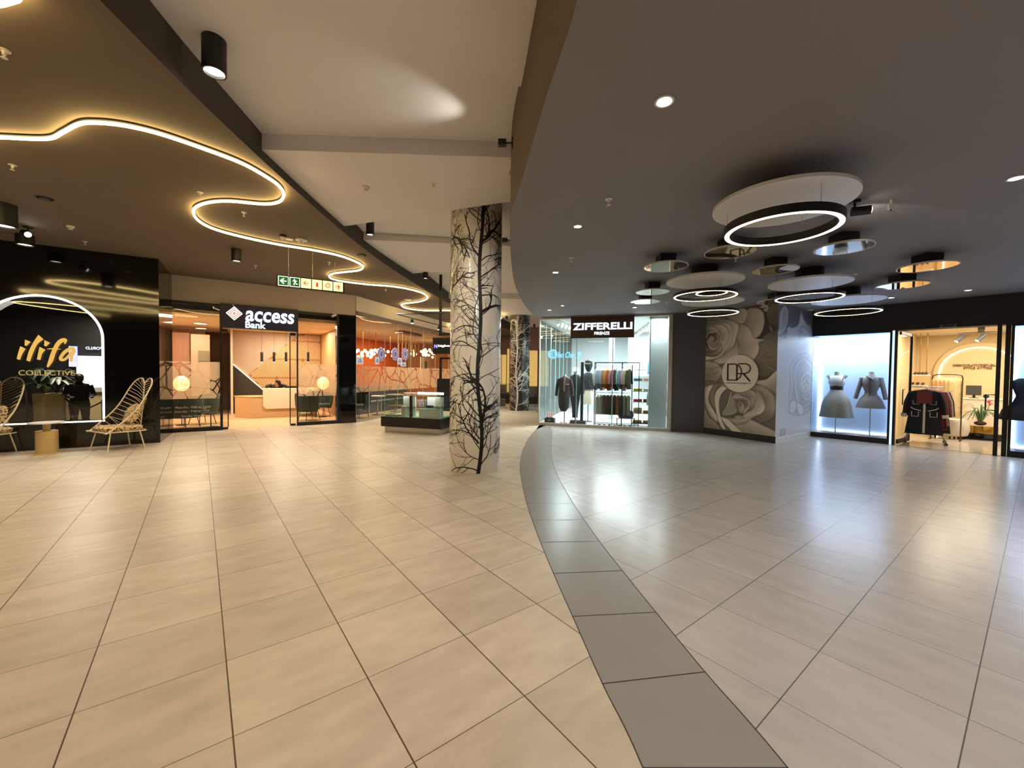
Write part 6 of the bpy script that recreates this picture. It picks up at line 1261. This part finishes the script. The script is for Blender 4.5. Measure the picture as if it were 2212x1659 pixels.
for i in range(6):
    a, c = i * w_ + .008, (i + 1) * w_ - .008; z1, z0 = zt - .008, zt - hs - .012; cx, cz = (a + c) / 2, (z0 + z1) / 2; s = (c - a) / 2
    P_ = thing; pn = MB().box(a, c, -.026, -.02, z0, z1).build('symbol_panel', wt if i < 2 else yl, t)
    if i < 2: MB().box(a + .012, c - .012, -.028, -.026, z0 + .012, z1 - .012).build('green_field', gy, pn)
    y = -.030; mb = MB()
    def bar(pts, r): mb.tube([(cx + p[0] * s, y, cz + p[1] * s) for p in pts], r * s, 6, flat=1.0)
    if i == 0: bar([(-.5, 0), (.6, 0)], .12); bar([(.1, .55), (-.55, 0), (.1, -.55)], .14)
    if i == 1: mb.sphere((cx - .1 * s, y, cz + .55 * s), .13 * s, 10); bar([(-.05, .4), (.05, -.05)], .15); bar([(-.45, .15), (-.1, .35), (.4, .2)], .08); bar([(.05, -.1), (-.2, -.35), (-.1, -.65)], .10); bar([(.1, -.1), (.25, -.4), (.6, -.4)], .09)
    if i == 2: bar([(-.45, .05), (.5, -.05)], .09); bar([(.0, .5), (-.5, .05), (.05, -.5)], .10)
    if i == 3: mb.cyl(cx, y, cz - .55 * s, cz + .3 * s, .22 * s, 12); mb.cyl(cx, y, cz + .3 * s, cz + .5 * s, .1 * s, 8); bar([(-.05, .5), (-.3, .45)], .05)
    if i == 4: mb.tube([(cx + .5 * s * math.cos(2 * PI * k / 20), y, cz + .5 * s * math.sin(2 * PI * k / 20)) for k in range(20)], .07 * s, 6, closed=True); mb.tube([(cx + .3 * s * math.cos(2 * PI * k / 20), y, cz + .3 * s * math.sin(2 * PI * k / 20)) for k in range(20)], .06 * s, 6, closed=True); bar([(0, .5), (.45, .55)], .06)
    if i == 5: mb.sphere((cx + .1 * s, y, cz + .05 * s), .27 * s, 12); bar([(.1, 0), (.1, -.6)], .14); mb.cyl(cx - .45 * s, y, cz - .2 * s, cz + .2 * s, .1 * s, 8); bar([(0, .4), (.2, .4)], .06)
    mb.build('symbol', wt if i < 2 else rd, pn, smooth=True)
for x in (w_ * .95, w_ * 3.1, w_ * 5.2): MB().cyl(x, 0, zt + .01, ZL, .003, 5).sphere((x, 0, zt + .03), .012, 6).build('suspension_wire', M_chrome, t)
# ================================================================ ARCH WINDOW: lettering, and the mall's reflection built as solid things behind it
bl = lambda px, py, d=0: FB.L(px, py, d)
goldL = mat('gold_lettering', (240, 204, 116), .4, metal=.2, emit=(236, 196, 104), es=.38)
t = thing('shop_sign', 'gold brush script and small capitals on the arched shop window', 'sign', FB.loc, FB.rz); dl = .02
def brush(name, pts, ws_):
    """brush stroke with varying width, pts in crop pixels of the sign"""
    P_ = spline([(x, y, w_) for (x, y), w_ in zip(pts, ws_)], 6); mb = MB(); o = []
    for i, p in enumerate(P_):
        a = P_[min(i + 1, len(P_) - 1)]; c = P_[max(i - 1, 0)]; dx, dy = a[0] - c[0], a[1] - c[1]; l = math.hypot(dx, dy) or 1; nx, ny = -dy / l * p[2] / 2, dx / l * p[2] / 2
        o.append(((p[0] + nx) / 5.72, 640 + (p[1] + ny) / 5.72)); o.append(((p[0] - nx) / 5.72, 640 + (p[1] - ny) / 5.72))
    vs = [bl(px, py, dl) for px, py in o]
    mb.v = [(x, dl, z) for x, z in vs] + [(x, dl - .012, z) for x, z in vs]; n = len(vs)
    for i in range(0, n - 2, 2): mb.f += [(i, i + 1, i + 3, i + 2), (n + i, n + i + 2, n + i + 3, n + i + 1), (i, i + 2, n + i + 2, n + i), (i + 1, n + i + 1, n + i + 3, i + 3)]
    mb.f += [(0, n, n + 1, 1), (n - 2, n - 1, 2 * n - 1, 2 * n - 2)]
    return mb.build(name, goldL, t)
brush('letter_i', [(285, 635), (255, 700), (228, 780)], [70, 52, 40]); brush('letter_i_dot', [(345, 550), (318, 610)], [70, 26])
brush('letter_l', [(505, 505), (440, 580), (385, 690), (350, 800)], [80, 55, 55, 45]); brush('letter_i', [(525, 645), (500, 700), (478, 785)], [76, 50, 40]); brush('letter_i_dot', [(585, 560), (560, 615)], [70, 26])
brush('letter_f', [(800, 590), (812, 545), (770, 545), (715, 590), (665, 690), (630, 790), (588, 875)], [12, 36, 50, 52, 55, 55, 22]); brush('letter_f_bar', [(585, 652), (660, 648), (750, 655)], [5, 14, 6])
brush('letter_a', [(930, 690), (910, 650), (870, 650), (800, 690), (750, 760), (765, 785), (810, 775), (870, 710), (905, 670)], [10, 34, 40, 42, 40, 34, 30, 30, 26]); brush('letter_a', [(925, 660), (890, 730), (880, 800), (900, 770)], [40, 40, 26, 8])
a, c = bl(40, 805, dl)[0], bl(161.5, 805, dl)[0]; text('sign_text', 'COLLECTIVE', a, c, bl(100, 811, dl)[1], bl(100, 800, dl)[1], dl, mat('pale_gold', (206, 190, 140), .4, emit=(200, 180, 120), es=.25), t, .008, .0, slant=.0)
def bW(px, py, d): x, z = bl(px, py, d); return FB.W(x, d, .02), z
x1_, z1_ = bl(166, 776, 4.3)
t = thing('reflected_screen', 'reflection of an upright blue screen, built solid behind the arched window', 'screen', FB.loc, FB.rz); xa, zb_ = bl(149, 792, 4.2); xb, zt_ = bl(166, 748, 4.2); MB().box(xa, xb, 4.2, 4.26, zb_, zt_).build('panel', glow('blue_reflection', (70, 120, 240), 1.6), t); MB().box(xa, xb, 4.19, 4.2, zb_, zb_ + (zt_ - zb_) * .25).build('lower_panel', glow('lilac_reflection', (170, 160, 240), 1.3), t)
xa, zb_ = bl(166, 860, 4.5); xb, zt_ = bl(236, 770, 4.5)
t = thing('reflected_display', 'reflection of a bright white shop display, built solid behind the arched window', 'display', FB.loc, FB.rz); MB().box(xa, xb, 4.5, 4.56, zb_, zt_).build('panel', glow('white_reflection', (255, 250, 235), 1.8), t)
xs_, zs_ = bl(185, 758, 4.45); xe_ = bl(222, 752, 4.45)[0]; t = thing('reflected_sign', 'reflection of small blue white lettering, built solid behind the arched window', 'sign', FB.loc, FB.rz); text('sign_text', 'JMWORLD', xs_, xe_ + .2, bl(200, 757, 4.45)[1], bl(200, 749, 4.45)[1], 4.45, glow('blue_white_text', (190, 205, 255), 2.4), t, .01, .02, flip=True)
for px, d_, lab in ((97, 2.9, 'left'), (124, 2.3, 'right')):
    P_, _ = bW(px, 880, d_); zt_ = bl(px, 851, d_)[1]
    t = thing('planter', 'reflected cream square planter, built solid behind the arched window, %s one' % lab, 'planter', P_, FB.rz); r = .165
    MB().loft([[(q * x, q * y, z) for x, y in ((-1, -1), (1, -1), (1, 1), (-1, 1))] for q, z in ((r * .85, .10), (r, zt_))]).build('pot', mat('planter_cream', (232, 206, 156), .5, emit=(232, 206, 156), es=.0), t); MB().box(-r * .8, r * .8, -r * .8, r * .8, 0, .10).build('plinth', M_chrome, t)
    mb = MB(); rnd = random.Random(int(px))
    for i in range(16):
        a = rnd.uniform(0, 2 * PI); L_ = rnd.uniform(.35, .75); h_ = rnd.uniform(.2, .6); pts = spline([(0, 0, zt_), (L_ * .4 * math.cos(a), L_ * .4 * math.sin(a), zt_ + h_), (L_ * math.cos(a), L_ * math.sin(a), zt_ + h_ * .6)], 5); mb.tube(pts, .03, 6, rs=[.008 + .05 * math.sin(PI * min(1, k / (len(pts) - 1)) ** .8) for k in range(len(pts))], flat=.15)
    mb.build('palm_leaves', mat('palm_green', (58, 72, 44), .45), t, smooth=True)
P_, _ = bW(206, 880, 3.4); t = thing('reflected_plinth', 'reflected cream plinth with a flat white top, built solid behind the arched window', 'plinth', P_, FB.rz); zt_ = bl(206, 838, 3.4)[1]; MB().box(-.5, .5, -.25, .25, 0, zt_ - .12).build('body', mat('plinth_cream', (236, 214, 160), .5), t); MB().box(-.53, .53, -.28, .28, zt_ - .12, zt_).build('top', M_white, t)
P_, _ = bW(172, 880, 2.0); t = thing('person', 'reflection of a dark silhouetted person, built solid behind the arched window', 'person', P_, FB.rz + .4); zt_ = bl(168, 811, 2.0)[1]; k_ = zt_ / 1.68 if zt_ > 1 else 1
dk_ = mat('dark_clothes', (14, 14, 16), .8); mb = MB()
body_loft(mb, [(1.50 * k_, .05, .05), (1.45 * k_, .07, .07), (1.42 * k_, .17, .09), (1.30 * k_, .20, .12), (1.05 * k_, .16, .11), (.92 * k_, .18, .12), (.84 * k_, .17, .12)], 0, n=24)
for s in (-1, 1):
    mb.tube([(s * .09, 0, .88 * k_), (s * .10, -.01, .48 * k_), (s * .10, .02, .08 * k_)], .07, 12, rs=[.10, .068, .045]); mb.tube([(s * .10, .04, .04), (s * .11, -.14, .03)], .035, 10)
    mb.tube([(s * .18, 0, 1.38 * k_), (s * .25, -.02, 1.12 * k_), (s * .17, -.20, 1.08 * k_)], .05, 10, rs=[.06, .045, .035])
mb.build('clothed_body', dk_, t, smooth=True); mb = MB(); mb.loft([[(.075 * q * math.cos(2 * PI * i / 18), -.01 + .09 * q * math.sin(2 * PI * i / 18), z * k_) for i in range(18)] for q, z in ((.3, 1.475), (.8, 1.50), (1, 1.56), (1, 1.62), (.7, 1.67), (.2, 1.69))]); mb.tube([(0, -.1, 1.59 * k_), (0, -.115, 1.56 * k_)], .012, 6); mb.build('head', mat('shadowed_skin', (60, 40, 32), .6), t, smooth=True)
mb = MB(); mb.loft([[(.085 * q * math.cos(2 * PI * i / 18), .01 + .095 * q * math.sin(2 * PI * i / 18), z * k_) for i in range(18)] for q, z in ((.9, 1.55), (1.02, 1.62), (.8, 1.68), (.2, 1.71))]); mb.build('hair', hair, t, smooth=True)
for s in (-1, 1):
    mb = MB(); hx0, hy0, hz0 = s * .165, -.21, 1.08 * k_; mb.sphere((hx0, hy0 - .03, hz0), .032, 10, ez=.6)
    for f_ in range(4): mb.tube([(hx0 + (f_ - 1.5) * .016, hy0 - .05, hz0), (hx0 + (f_ - 1.5) * .016, hy0 - .08, hz0 - .01), (hx0 + (f_ - 1.5) * .014, hy0 - .09, hz0 - .035)], .008, 6)
    mb.tube([(hx0 - s * .03, hy0 - .02, hz0), (hx0 - s * .05, hy0 - .05, hz0 + .01)], .009, 6); mb.build('hand', _M['shadowed_skin'], t, smooth=True)
pa, _ = bW(139, 870, 1.6); pb_, _ = bW(176, 880, 1.7); pc_, _ = bW(221, 870, 1.6); za_ = bl(139, 858, 1.6)[1]; zm_ = bl(180, 883, 1.7)[1]; zc_ = bl(221, 868, 1.6)[1]
t = thing('reflected_rope_barrier', 'reflected dark rope curving between two chrome posts, built solid behind the arched window', 'rope barrier', (0, 0, 0)); mb = MB(); mb.tube(spline([(pa[0], pa[1], za_), (pb_[0] * .6 + pa[0] * .4, pb_[1] * .6 + pa[1] * .4, zm_ + .06), (pb_[0] * .8 + pc_[0] * .2, pb_[1] * .8 + pc_[1] * .2, zm_), (pc_[0], pc_[1], zc_)], 8), .018, 8); mb.build('rope', M_black, t, smooth=True)
for q, z in ((pa, za_), (pc_, zc_)): MB().cyl(q[0], q[1], .02, .04, .14, 24).cyl(q[0], q[1], .04, z + .06, .02, 12).build('post', M_chrome, t, smooth=True)
light('AREA', FB.W(bl(150, 800, 2)[0], 2.6, 3.2), 150, (1, .9, .7), .6)  # added lamp that lights the solid reflection things
# ================================================================ LOUNGE CHAIRS AND SIDE TABLE in front of the black wall
M_ivory = mat('ivory_wire', (222, 206, 164), .4); M_leo = mat('leopard_fabric', (120, 96, 66), .9); nt = M_leo.node_tree
vo = nt.nodes.new('ShaderNodeTexVoronoi'); vo.inputs['Scale'].default_value = 26; tcn = nt.nodes.new('ShaderNodeTexCoord'); rp = nt.nodes.new('ShaderNodeValToRGB'); nt.links.new(tcn.outputs['Object'], vo.inputs['Vector']); nt.links.new(vo.outputs['Distance'], rp.inputs[0]); nt.links.new(rp.outputs[0], nt.nodes['Principled BSDF'].inputs['Base Color'])
rp.color_ramp.elements[0].color = lin((30, 22, 16)); rp.color_ramp.elements[0].position = .28; rp.color_ramp.elements[1].color = lin((206, 176, 130)); rp.color_ramp.elements[1].position = .5
def wirechair(P_, rz, lab):
    t = thing('wire_lounge_chair', lab, 'lounge chair', P_, rz, 'ivory wire lounge chairs'); hz = .40
    # seat outline (x = width, -y = front)
    so = [(-.36, -.34), (-.30, -.40), (.30, -.40), (.36, -.34), (.30, .26), (.22, .33), (0, .36), (-.22, .33), (-.30, .26)]
    rim = [(-.36, -.38, hz), (-.37, -.30, hz + .02), (-.40, .10, hz + .42), (-.39, .34, hz + .86), (-.30, .42, hz + 1.02), (-.15, .45, hz + 1.06), (-.03, .43, hz + .98), (0, .42, hz + .92), (.03, .43, hz + .98), (.15, .45, hz + 1.06), (.30, .42, hz + 1.02), (.39, .34, hz + .86), (.40, .10, hz + .42), (.37, -.30, hz + .02), (.36, -.38, hz)]
    mb = MB(); R_ = spline(rim, 6); mb.tube(R_, .013, 8); mb.tube([(-.36, -.38, hz), (.36, -.38, hz)], .013, 8); mb.tube(spline([(-.36, -.38, hz), (-.33, .2, hz - .02), (-.2, .34, hz - .02), (.2, .34, hz - .02), (.33, .2, hz - .02), (.36, -.38, hz)], 5), .011, 8); mb.tube([(0, .34, hz), (0, .38, hz + .4), (0, .42, hz + .92)], .011, 8); mb.build('frame', M_ivory, t, smooth=True)
    mb = MB()
    for s in (-1, 1):
        for i in range(17):
            q = i / 16; z1 = hz + .10 + .92 * q; ya = .35 + .07 * (z1 - .1 - hz) / .92; # spine point
            rimp = min((p for p in R_ if p[0] * s > .05), key=lambda p: abs(p[2] - (hz + .28 + .86 * q)) + (0 if True else 0)); 
            mb.tube([(0, ya, z1 - .06), (s * .2, (ya + rimp[1]) / 2 + .03, (z1 - .06 + rimp[2]) / 2), (rimp[0], rimp[1], rimp[2])], .0042, 5)
        for i in range(6):
            q = (i + .5) / 6; rimp = min((p for p in R_ if p[0] * s > .05), key=lambda p: abs(p[2] - (hz + .02 + .3 * q))); mb.tube([(s * (.33 - .13 * q), -.3 + .6 * q, hz - .01), (rimp[0], rimp[1], rimp[2])], .0042, 5)
    mb.build('wires', M_ivory, t)
    mb = MB(); n = 28; mb.loft([[(.33 * q * math.copysign(abs(math.cos(2 * PI * i / n)) ** .55, math.cos(2 * PI * i / n)), -.03 + .34 * q * math.copysign(abs(math.sin(2 * PI * i / n)) ** .55, math.sin(2 * PI * i / n)), z) for i in range(n)] for q, z in ((.94, hz + .0), (1, hz + .03), (1, hz + .07), (.9, hz + .095), (.02, hz + .10))]); mb.build('seat_cushion', M_leo, t, smooth=True)
    mb = MB(); rings = []
    for q, y in ((.15, -.075), (.8, -.055), (1, 0), (.8, .055), (.15, .075)): rings.append([(.22 * q * math.copysign(abs(math.cos(2 * PI * i / n)) ** .6, math.cos(2 * PI * i / n)), .21 + y + .10 * math.sin(2 * PI * i / n) * q, hz + .32 + .20 * q * math.copysign(abs(math.sin(2 * PI * i / n)) ** .6, math.sin(2 * PI * i / n))) for i in range(n)])
    mb.loft(rings); mb.build('back_cushion', M_leo, t, smooth=True)
    for x, y in ((-.28, -.26), (.28, -.26), (-.24, .22), (.24, .22)): MB().tube([(x, y, hz - .01), (x * 1.25, y * 1.3, 0)], .012, 8).build('leg', M_ivory, t)
    return t
fl, fr_, br_ = F(190, 974), F(263, 977), F(316, 967)
cx_, cy_ = (F(190, 974)[0] + F(316, 967)[0]) / 2, (F(190, 974)[1] + F(316, 967)[1]) / 2
ch = wirechair((cx_ + .03, cy_ + .02, 0), -.42, 'ivory wire lounge chair with leopard cushions right of the small round table')
ch2 = copy_tree(ch); ch2.location = (F(-52, 985)[0], F(-52, 985)[1] + .1, 0); ch2.rotation_euler[2] = .3; ch2['label'] = 'ivory wire lounge chair cut off at the left edge of the picture'
P_ = F(102, 981); q_ = 1 + .155 / math.hypot(P_[0], P_[1]); P_ = (P_[0] * q_, P_[1] * q_); t = thing('side_table', 'gold drum side table with a thin round white top before the arched window', 'table', (P_[0], P_[1], 0))
M_gold = mat('satin_gold', (214, 184, 122), .4, metal=.35)
MB().cyl(0, 0, 0, .008, .25, 40).build('floor_plate', M_gold, t); MB().cyl(0, 0, .008, .44, .155, 40).build('drum', M_gold, t, smooth=True); MB().cyl(0, 0, .44, .585, .055, 24).build('neck', M_gold, t, smooth=True); MB().cyl(0, 0, .585, .605, .25, 48).build('top', M_white, t, smooth=True)
# ================================================================ PHONE KIOSK
FQ = Fr(F(831.5, 932.5)[:2], F(948.8, 939.8)[:2]); Lq = FQ.len; D_ = 1.0
t = thing('display_kiosk', 'black and glass display counter on a steel plinth left of the white column', 'kiosk', FQ.loc, FQ.rz)
zb0 = .155; zb1 = ZH(826, 898.7, F(826, 931.5)); zgt = 1.03
MB().box(0, Lq, 0, D_, 0, zb0).build('plinth', M_chrome, t); MB().box(-.09, Lq + .07, -.06, D_ + .06, zb0, zb1).build('body', mat('kiosk_black', (20, 15, 11), .35), t, bevel=.004)
X0_, X1_ = -.08, Lq + .06; xm_ = FQ.L(889, 880)[0]
mb = MB(); mb.quad((X0_, -.05, zb1), (X1_, -.05, zb1), (X1_, -.05, zgt), (X0_, -.05, zgt)); mb.build('front_glass', glassmat('case_glass', (236, 248, 242), 1.0), t)
MB().quad((X0_, -.05, zb1), (X0_, D_, zb1), (X0_, D_, zgt), (X0_, -.05, zgt)).quad((X1_, -.05, zb1), (X1_, D_, zb1), (X1_, D_, zgt), (X1_, -.05, zgt)).build('side_glass', _M['case_glass'], t)
MB().quad((X0_, -.05, zgt), (X1_, -.05, zgt), (X1_, D_, zgt), (X0_, D_, zgt)).build('top_glass', _M['case_glass'], t)
mb = MB(); 
for x in (X0_, X1_): mb.box(x - .005, x + .005, -.055, -.045, zb1, zgt)
mb.box(X0_, X1_, -.056, -.046, zgt - .008, zgt + .004); mb.build('glass_edges', mat('edge_mint', (170, 214, 196), .3), t)
MB().box(xm_ - .035, xm_ + .035, -.045, .0, zb1, zgt - .01).build('centre_post', M_black, t)
MB().box(X0_ + .02, X1_ - .02, 0, D_ - .35, zb1 + .27, zb1 + .285).build('shelf', glassmat('shelf_glass', (220, 240, 232), 1.0), t)
MB().box(X0_ + .02, X1_ - .02, -.04, D_ - .05, zb1, zb1 + .02).build('deck', mat('kiosk_deck', (206, 208, 196), .4), t); MB().box(X0_ + .5, xm_ - .04, .25, .30, zb1 + .02, zgt - .05).box(xm_ + .28, X1_ - .15, .35, .40, zb1 + .02, zgt - .06).build('white_back', M_white, t); MB().box(X0_ + .6, X0_ + .72, .0, .1, zb1 + .02, zb1 + .30).build('white_stand', M_white, t)
MB().box(xm_ + .15, X1_ + .02, .05, .09, zgt + .03, zgt + .09).build('light_bar', glow('kiosk_bar', (250, 255, 245), 2.2), t)
zk = zb1 + .287
def kb(x, y, z, w_, d_, h_, m, lab, name='phone_box', cat='box'):
    return tag(MB().box(-w_ / 2, w_ / 2, -d_ / 2, d_ / 2, 0, h_).build(name, m, loc=FQ.W(x, y, z), rz=FQ.rz, bevel=.002), lab, cat)
kx = lambda px: FQ.L(px, 870, .1)[0]
kb(kx(903.5), .1, zk, .085, .01, .19, mat('pink_case', (232, 184, 188), .4), 'pink phone case standing on the kiosk shelf', 'phone_case', 'phone case'); kb(kx(911), .1, zk, .085, .01, .20, mat('lilac_case', (206, 190, 226), .4), 'lilac phone case standing on the kiosk shelf', 'phone_case', 'phone case')
kb(kx(919), .11, zk, .10, .01, .20, mat('printed_case', (150, 150, 156), .5, noise=.7, nscale=30), 'black and white patterned phone case on the kiosk shelf', 'phone_case', 'phone case'); kb(kx(928.5), .1, zk, .18, .1, .055, mat('navy_box', (34, 36, 62), .5), 'flat dark navy box on the kiosk shelf'); kb(kx(946), .1, zk, .16, .1, .05, mat('tan_box', (196, 182, 140), .5), 'flat tan box on the kiosk shelf'); kb(kx(946), .2, zk + .0, .24, .05, .27, M_white, 'tall white box at the right end of the kiosk shelf'); kb(kx(920), .15, zb1 + .021, .42, .1, .22, mat('white_carton', (222, 222, 212), .5), 'large white carton in the lower right of the kiosk'); kb(kx(940), .13, zb1 + .021, .26, .1, .22, mat('white_carton2', (228, 226, 222), .5), 'white carton with a pale red stripe in the kiosk')
kb(kx(850), .1, zb1 + .021, .4, .2, .03, mat('grey_tray', (112, 104, 96), .5), 'grey tray in the lower left of the kiosk', 'tray', 'tray')
light('AREA', FQ.W(Lq * .7, .35, zgt - .02), 5, (1, 1, .95), .7); light('AREA', FQ.W(Lq * .2, .35, zgt - .02), 3, (1, 1, .95), .5)  # added area lights that brighten the inside of the case
# second counter to the rear with screens, sign frame
FQ2 = Fr(FQ.W(-.2, 2.3)[:2], FQ.W(3.6, 2.3)[:2])
t = thing('display_kiosk', 'rear black counter of the phone kiosk, partly hidden by the white column', 'kiosk', FQ.loc, FQ.rz)
xe2 = FQ.L(1066, 880, 1.9)[0]; MB().box(1.95, xe2 - .05, 1.0, 1.9, .0, zb0).build('plinth', M_chrome, t); MB().box(1.9, xe2, .95, 1.95, zb0, zb1).build('body', _M['kiosk_black'], t); xb_ = FQ.L(946, 830, 1.4)[0]; MB().box(xb_, xb_ + .9, 1.35, 1.5, .5, FQ.L(955, 818, 1.4)[1]).build('black_cabinet', M_black, t)
px_ = FQ.L(951, 800, 1.5)[0]; MB().box(px_ - .03, px_ + .03, 1.5, 1.56, zb1, FQ.L(951, 773, 1.5)[1]).box(px_ - .03, px_ + .9, 1.5, 1.56, FQ.L(951, 776, 1.5)[1], FQ.L(951, 772, 1.5)[1]).build('sign_frame', M_black, t)
t = thing('hanging_sign', 'black hanging sign box with a blue mark and white letters, left of the white column', 'sign', FQ.loc, FQ.rz); dq_ = 1.5
a, z0 = FQ.L(937.4, 765, dq_); z1 = FQ.L(937.4, 730, dq_)[1]; MB().box(a, a + 1.25, dq_ - .08, dq_ + .08, z0, z1).build('box', M_black, t, bevel=.004)
u0, q0_ = FQ.L(937.9, 752, dq_ - .08); u1, q1_ = FQ.L(945, 744, dq_ - .08)
mb = MB(); mb.tube([(u0 + .015, dq_ - .085, q0_), (u0 + .015, dq_ - .085, q1_)], .014, 6); mb.tube([(u1 - .015, dq_ - .085, q0_), (u1 - .015, dq_ - .085, q1_)], .014, 6); mb.tube([(u0 + .015, dq_ - .085, q1_ - .02), (u1 - .015, dq_ - .085, q0_ + .02)], .016, 6); mb.build('blue_mark', glow('sign_blue', (60, 70, 255), 1.6), t)
text('sign_text', 'higbeech', FQ.L(946.5, 748, dq_ - .08)[0], FQ.L(946.5, 748, dq_ - .08)[0] + .62, FQ.L(955, 750.5, dq_ - .08)[1], FQ.L(955, 744.5, dq_ - .08)[1], dq_ - .08, M_bs, t, .01, .03)
zf = FQ.L(951, 722, dq_)[1]; MB().box(px_ - .035, px_ + .035, dq_ - .03, dq_ + .03, zf - .04, 4.6).box(px_ - .035, px_ + 1.0, dq_ - .03, dq_ + .03, zf - .04, zf + .03).cyl(px_ + .5, dq_, z1, zf, .01).build('hanger_frame', M_black, t)
# suspended track above the kiosk
A3, B3 = F(856.4, 678.6, 3.3), F(966, 707, 3.3); C3 = (A3[0] + .55, A3[1] + .0, 3.3)
t = thing('suspended_track', 'thin black suspended lighting frame above the phone kiosk', 'track', (0, 0, 0)); D3 = (B3[0] + 1.3, B3[1] - .2, 3.3); C3 = F(960, 676, 3.3)
mb = MB(); mb.tube([A3, B3], .016, 4); mb.tube([A3, C3], .016, 4); mb.build('rail', M_black, t)
mb = MB(); 
for q in (.25, .7): mb.tube([(A3[0] + (B3[0] - A3[0]) * q, A3[1] + (B3[1] - A3[1]) * q, 3.3), (A3[0] + (B3[0] - A3[0]) * q, A3[1] + (B3[1] - A3[1]) * q, ZL)], .003, 4)
mb.build('suspension_wire', M_black, t)
for q, lab in ((.26, 'left'), (.80, 'right')):
    x, y = A3[0] + (B3[0] - A3[0]) * q, A3[1] + (B3[1] - A3[1]) * q; t = thing('track_spotlight', '%s small black can on the suspended frame over the kiosk' % lab, 'spotlight', (x, y, 3.29)); MB().cyl(0, 0, -.03, 0, .01).cyl(0, 0, -.14, -.03, .045, 16).build('housing', M_black, t, smooth=True); MB().cyl(0, 0, -.146, -.14, .038, 14).build('lamp', M_lamp, t)
# far kiosk and far shop fronts seen past the columns
P_ = F(1161, 880); t = thing('display_kiosk', 'small far kiosk with pink and white boxes right of the black column', 'kiosk', (P_[0] + .0, P_[1] + .5, 0)); MB().box(-.7, .5, -.4, .4, 0, .16).build('plinth', M_chrome, t); MB().box(-.75, .55, -.45, .45, .16, .5).build('body', _M['kiosk_black'], t); MB().box(-.72, .52, -.42, .42, .5, 1.05).build('glass_case', _M['case_glass'], t)
for i, (c, w_, h_, nm) in enumerate((((232, 226, 228), .35, .4, 'white'), ((206, 110, 160), .25, .16, 'magenta'), ((232, 150, 110), .3, .1, 'peach'))): tag(MB().box(-w_ / 2, w_ / 2, -.05, .05, 0, h_).build('gift_box', mat('gift_%d' % i, c, .5), loc=(P_[0] - .35 + .3 * i, P_[1] + .15, .505)), nm + ' box in the far kiosk past the black column', 'box')
P_ = F(1092, 872); t = thing('display_kiosk', 'far dark kiosk seen between the two patterned columns', 'kiosk', (P_[0] - .3, P_[1] + .4, 0)); MB().box(-1.0, .7, -.4, .4, 0, .55).build('body', _M['kiosk_black'], t); MB().box(-.95, .65, -.35, .35, .55, 1.1).build('glass_case', _M['case_glass'], t)
P_ = F(1083, 882); t = thing('bench_block', 'dark block bench just right of the white column, far down the hall', 'bench', (P_[0] - .15, P_[1] + .3, 0)); MB().box(-.3, .3, -.3, .3, 0, .09).build('plinth', M_chrome, t); MB().box(-.34, .34, -.34, .34, .09, .42).build('seat', mat('bench_grey', (66, 64, 62), .6), t, bevel=.01)
t = sthing('window_9', (0, 0, 0), 0, 'warm lit patterned shop front at the far end'); M_amber = mat('amber_screen', (226, 190, 120), .6, emit=(240, 200, 120), es=.55, noise=.2, nscale=5)
a_ = F(1082, 765, 2.2); Y = 27.5
def fx(px): return ray(px, 800)[0] / ray(px, 800)[1]
for x0_, x1_, z0_, z1_ in ((fx(1070) * Y, fx(1082.5) * Y, .9, 2.9), (fx(1084) * Y, fx(1093.5) * Y, .9, 2.9), (fx(1095) * Y, fx(1100) * Y, .4, 3.3), (fx(1143) * Y, fx(1161) * Y, .8, 3.2), (fx(1165) * Y, fx(1185) * Y, .8, 3.2)): MB().box(x0_, x1_, Y, Y + .05, z0_, z1_).build('lit_panel', M_amber, t)
MB().box(-4, 4, Y + .06, Y + .2, 0, 5).build('wall', mat('mauve_wall', (146, 116, 104), .8), t); MB().box(fx(1094) * Y, fx(1095) * Y, Y - .03, Y + .05, 0, 3.3).box(fx(1161.5) * Y, fx(1164) * Y, Y - .03, Y + .05, 0, 3.3).build('frame', M_black, t)
for Xx, Yy in ((-1.5, 12), (-1.2, 17), (-1.5, 22), (0, 25)): light('AREA', (Xx, Yy, 4.15), 60, WARM, .6)
for Xx, Yy in ((-6.2, 6.4), (-4.2, 8.6), (-3.6, 12), (-3.3, 16), (-2.5, 21)): light('SPOT', (Xx, Yy, 4.05), 150, WARM, .1, spot=2.2, blend=1)
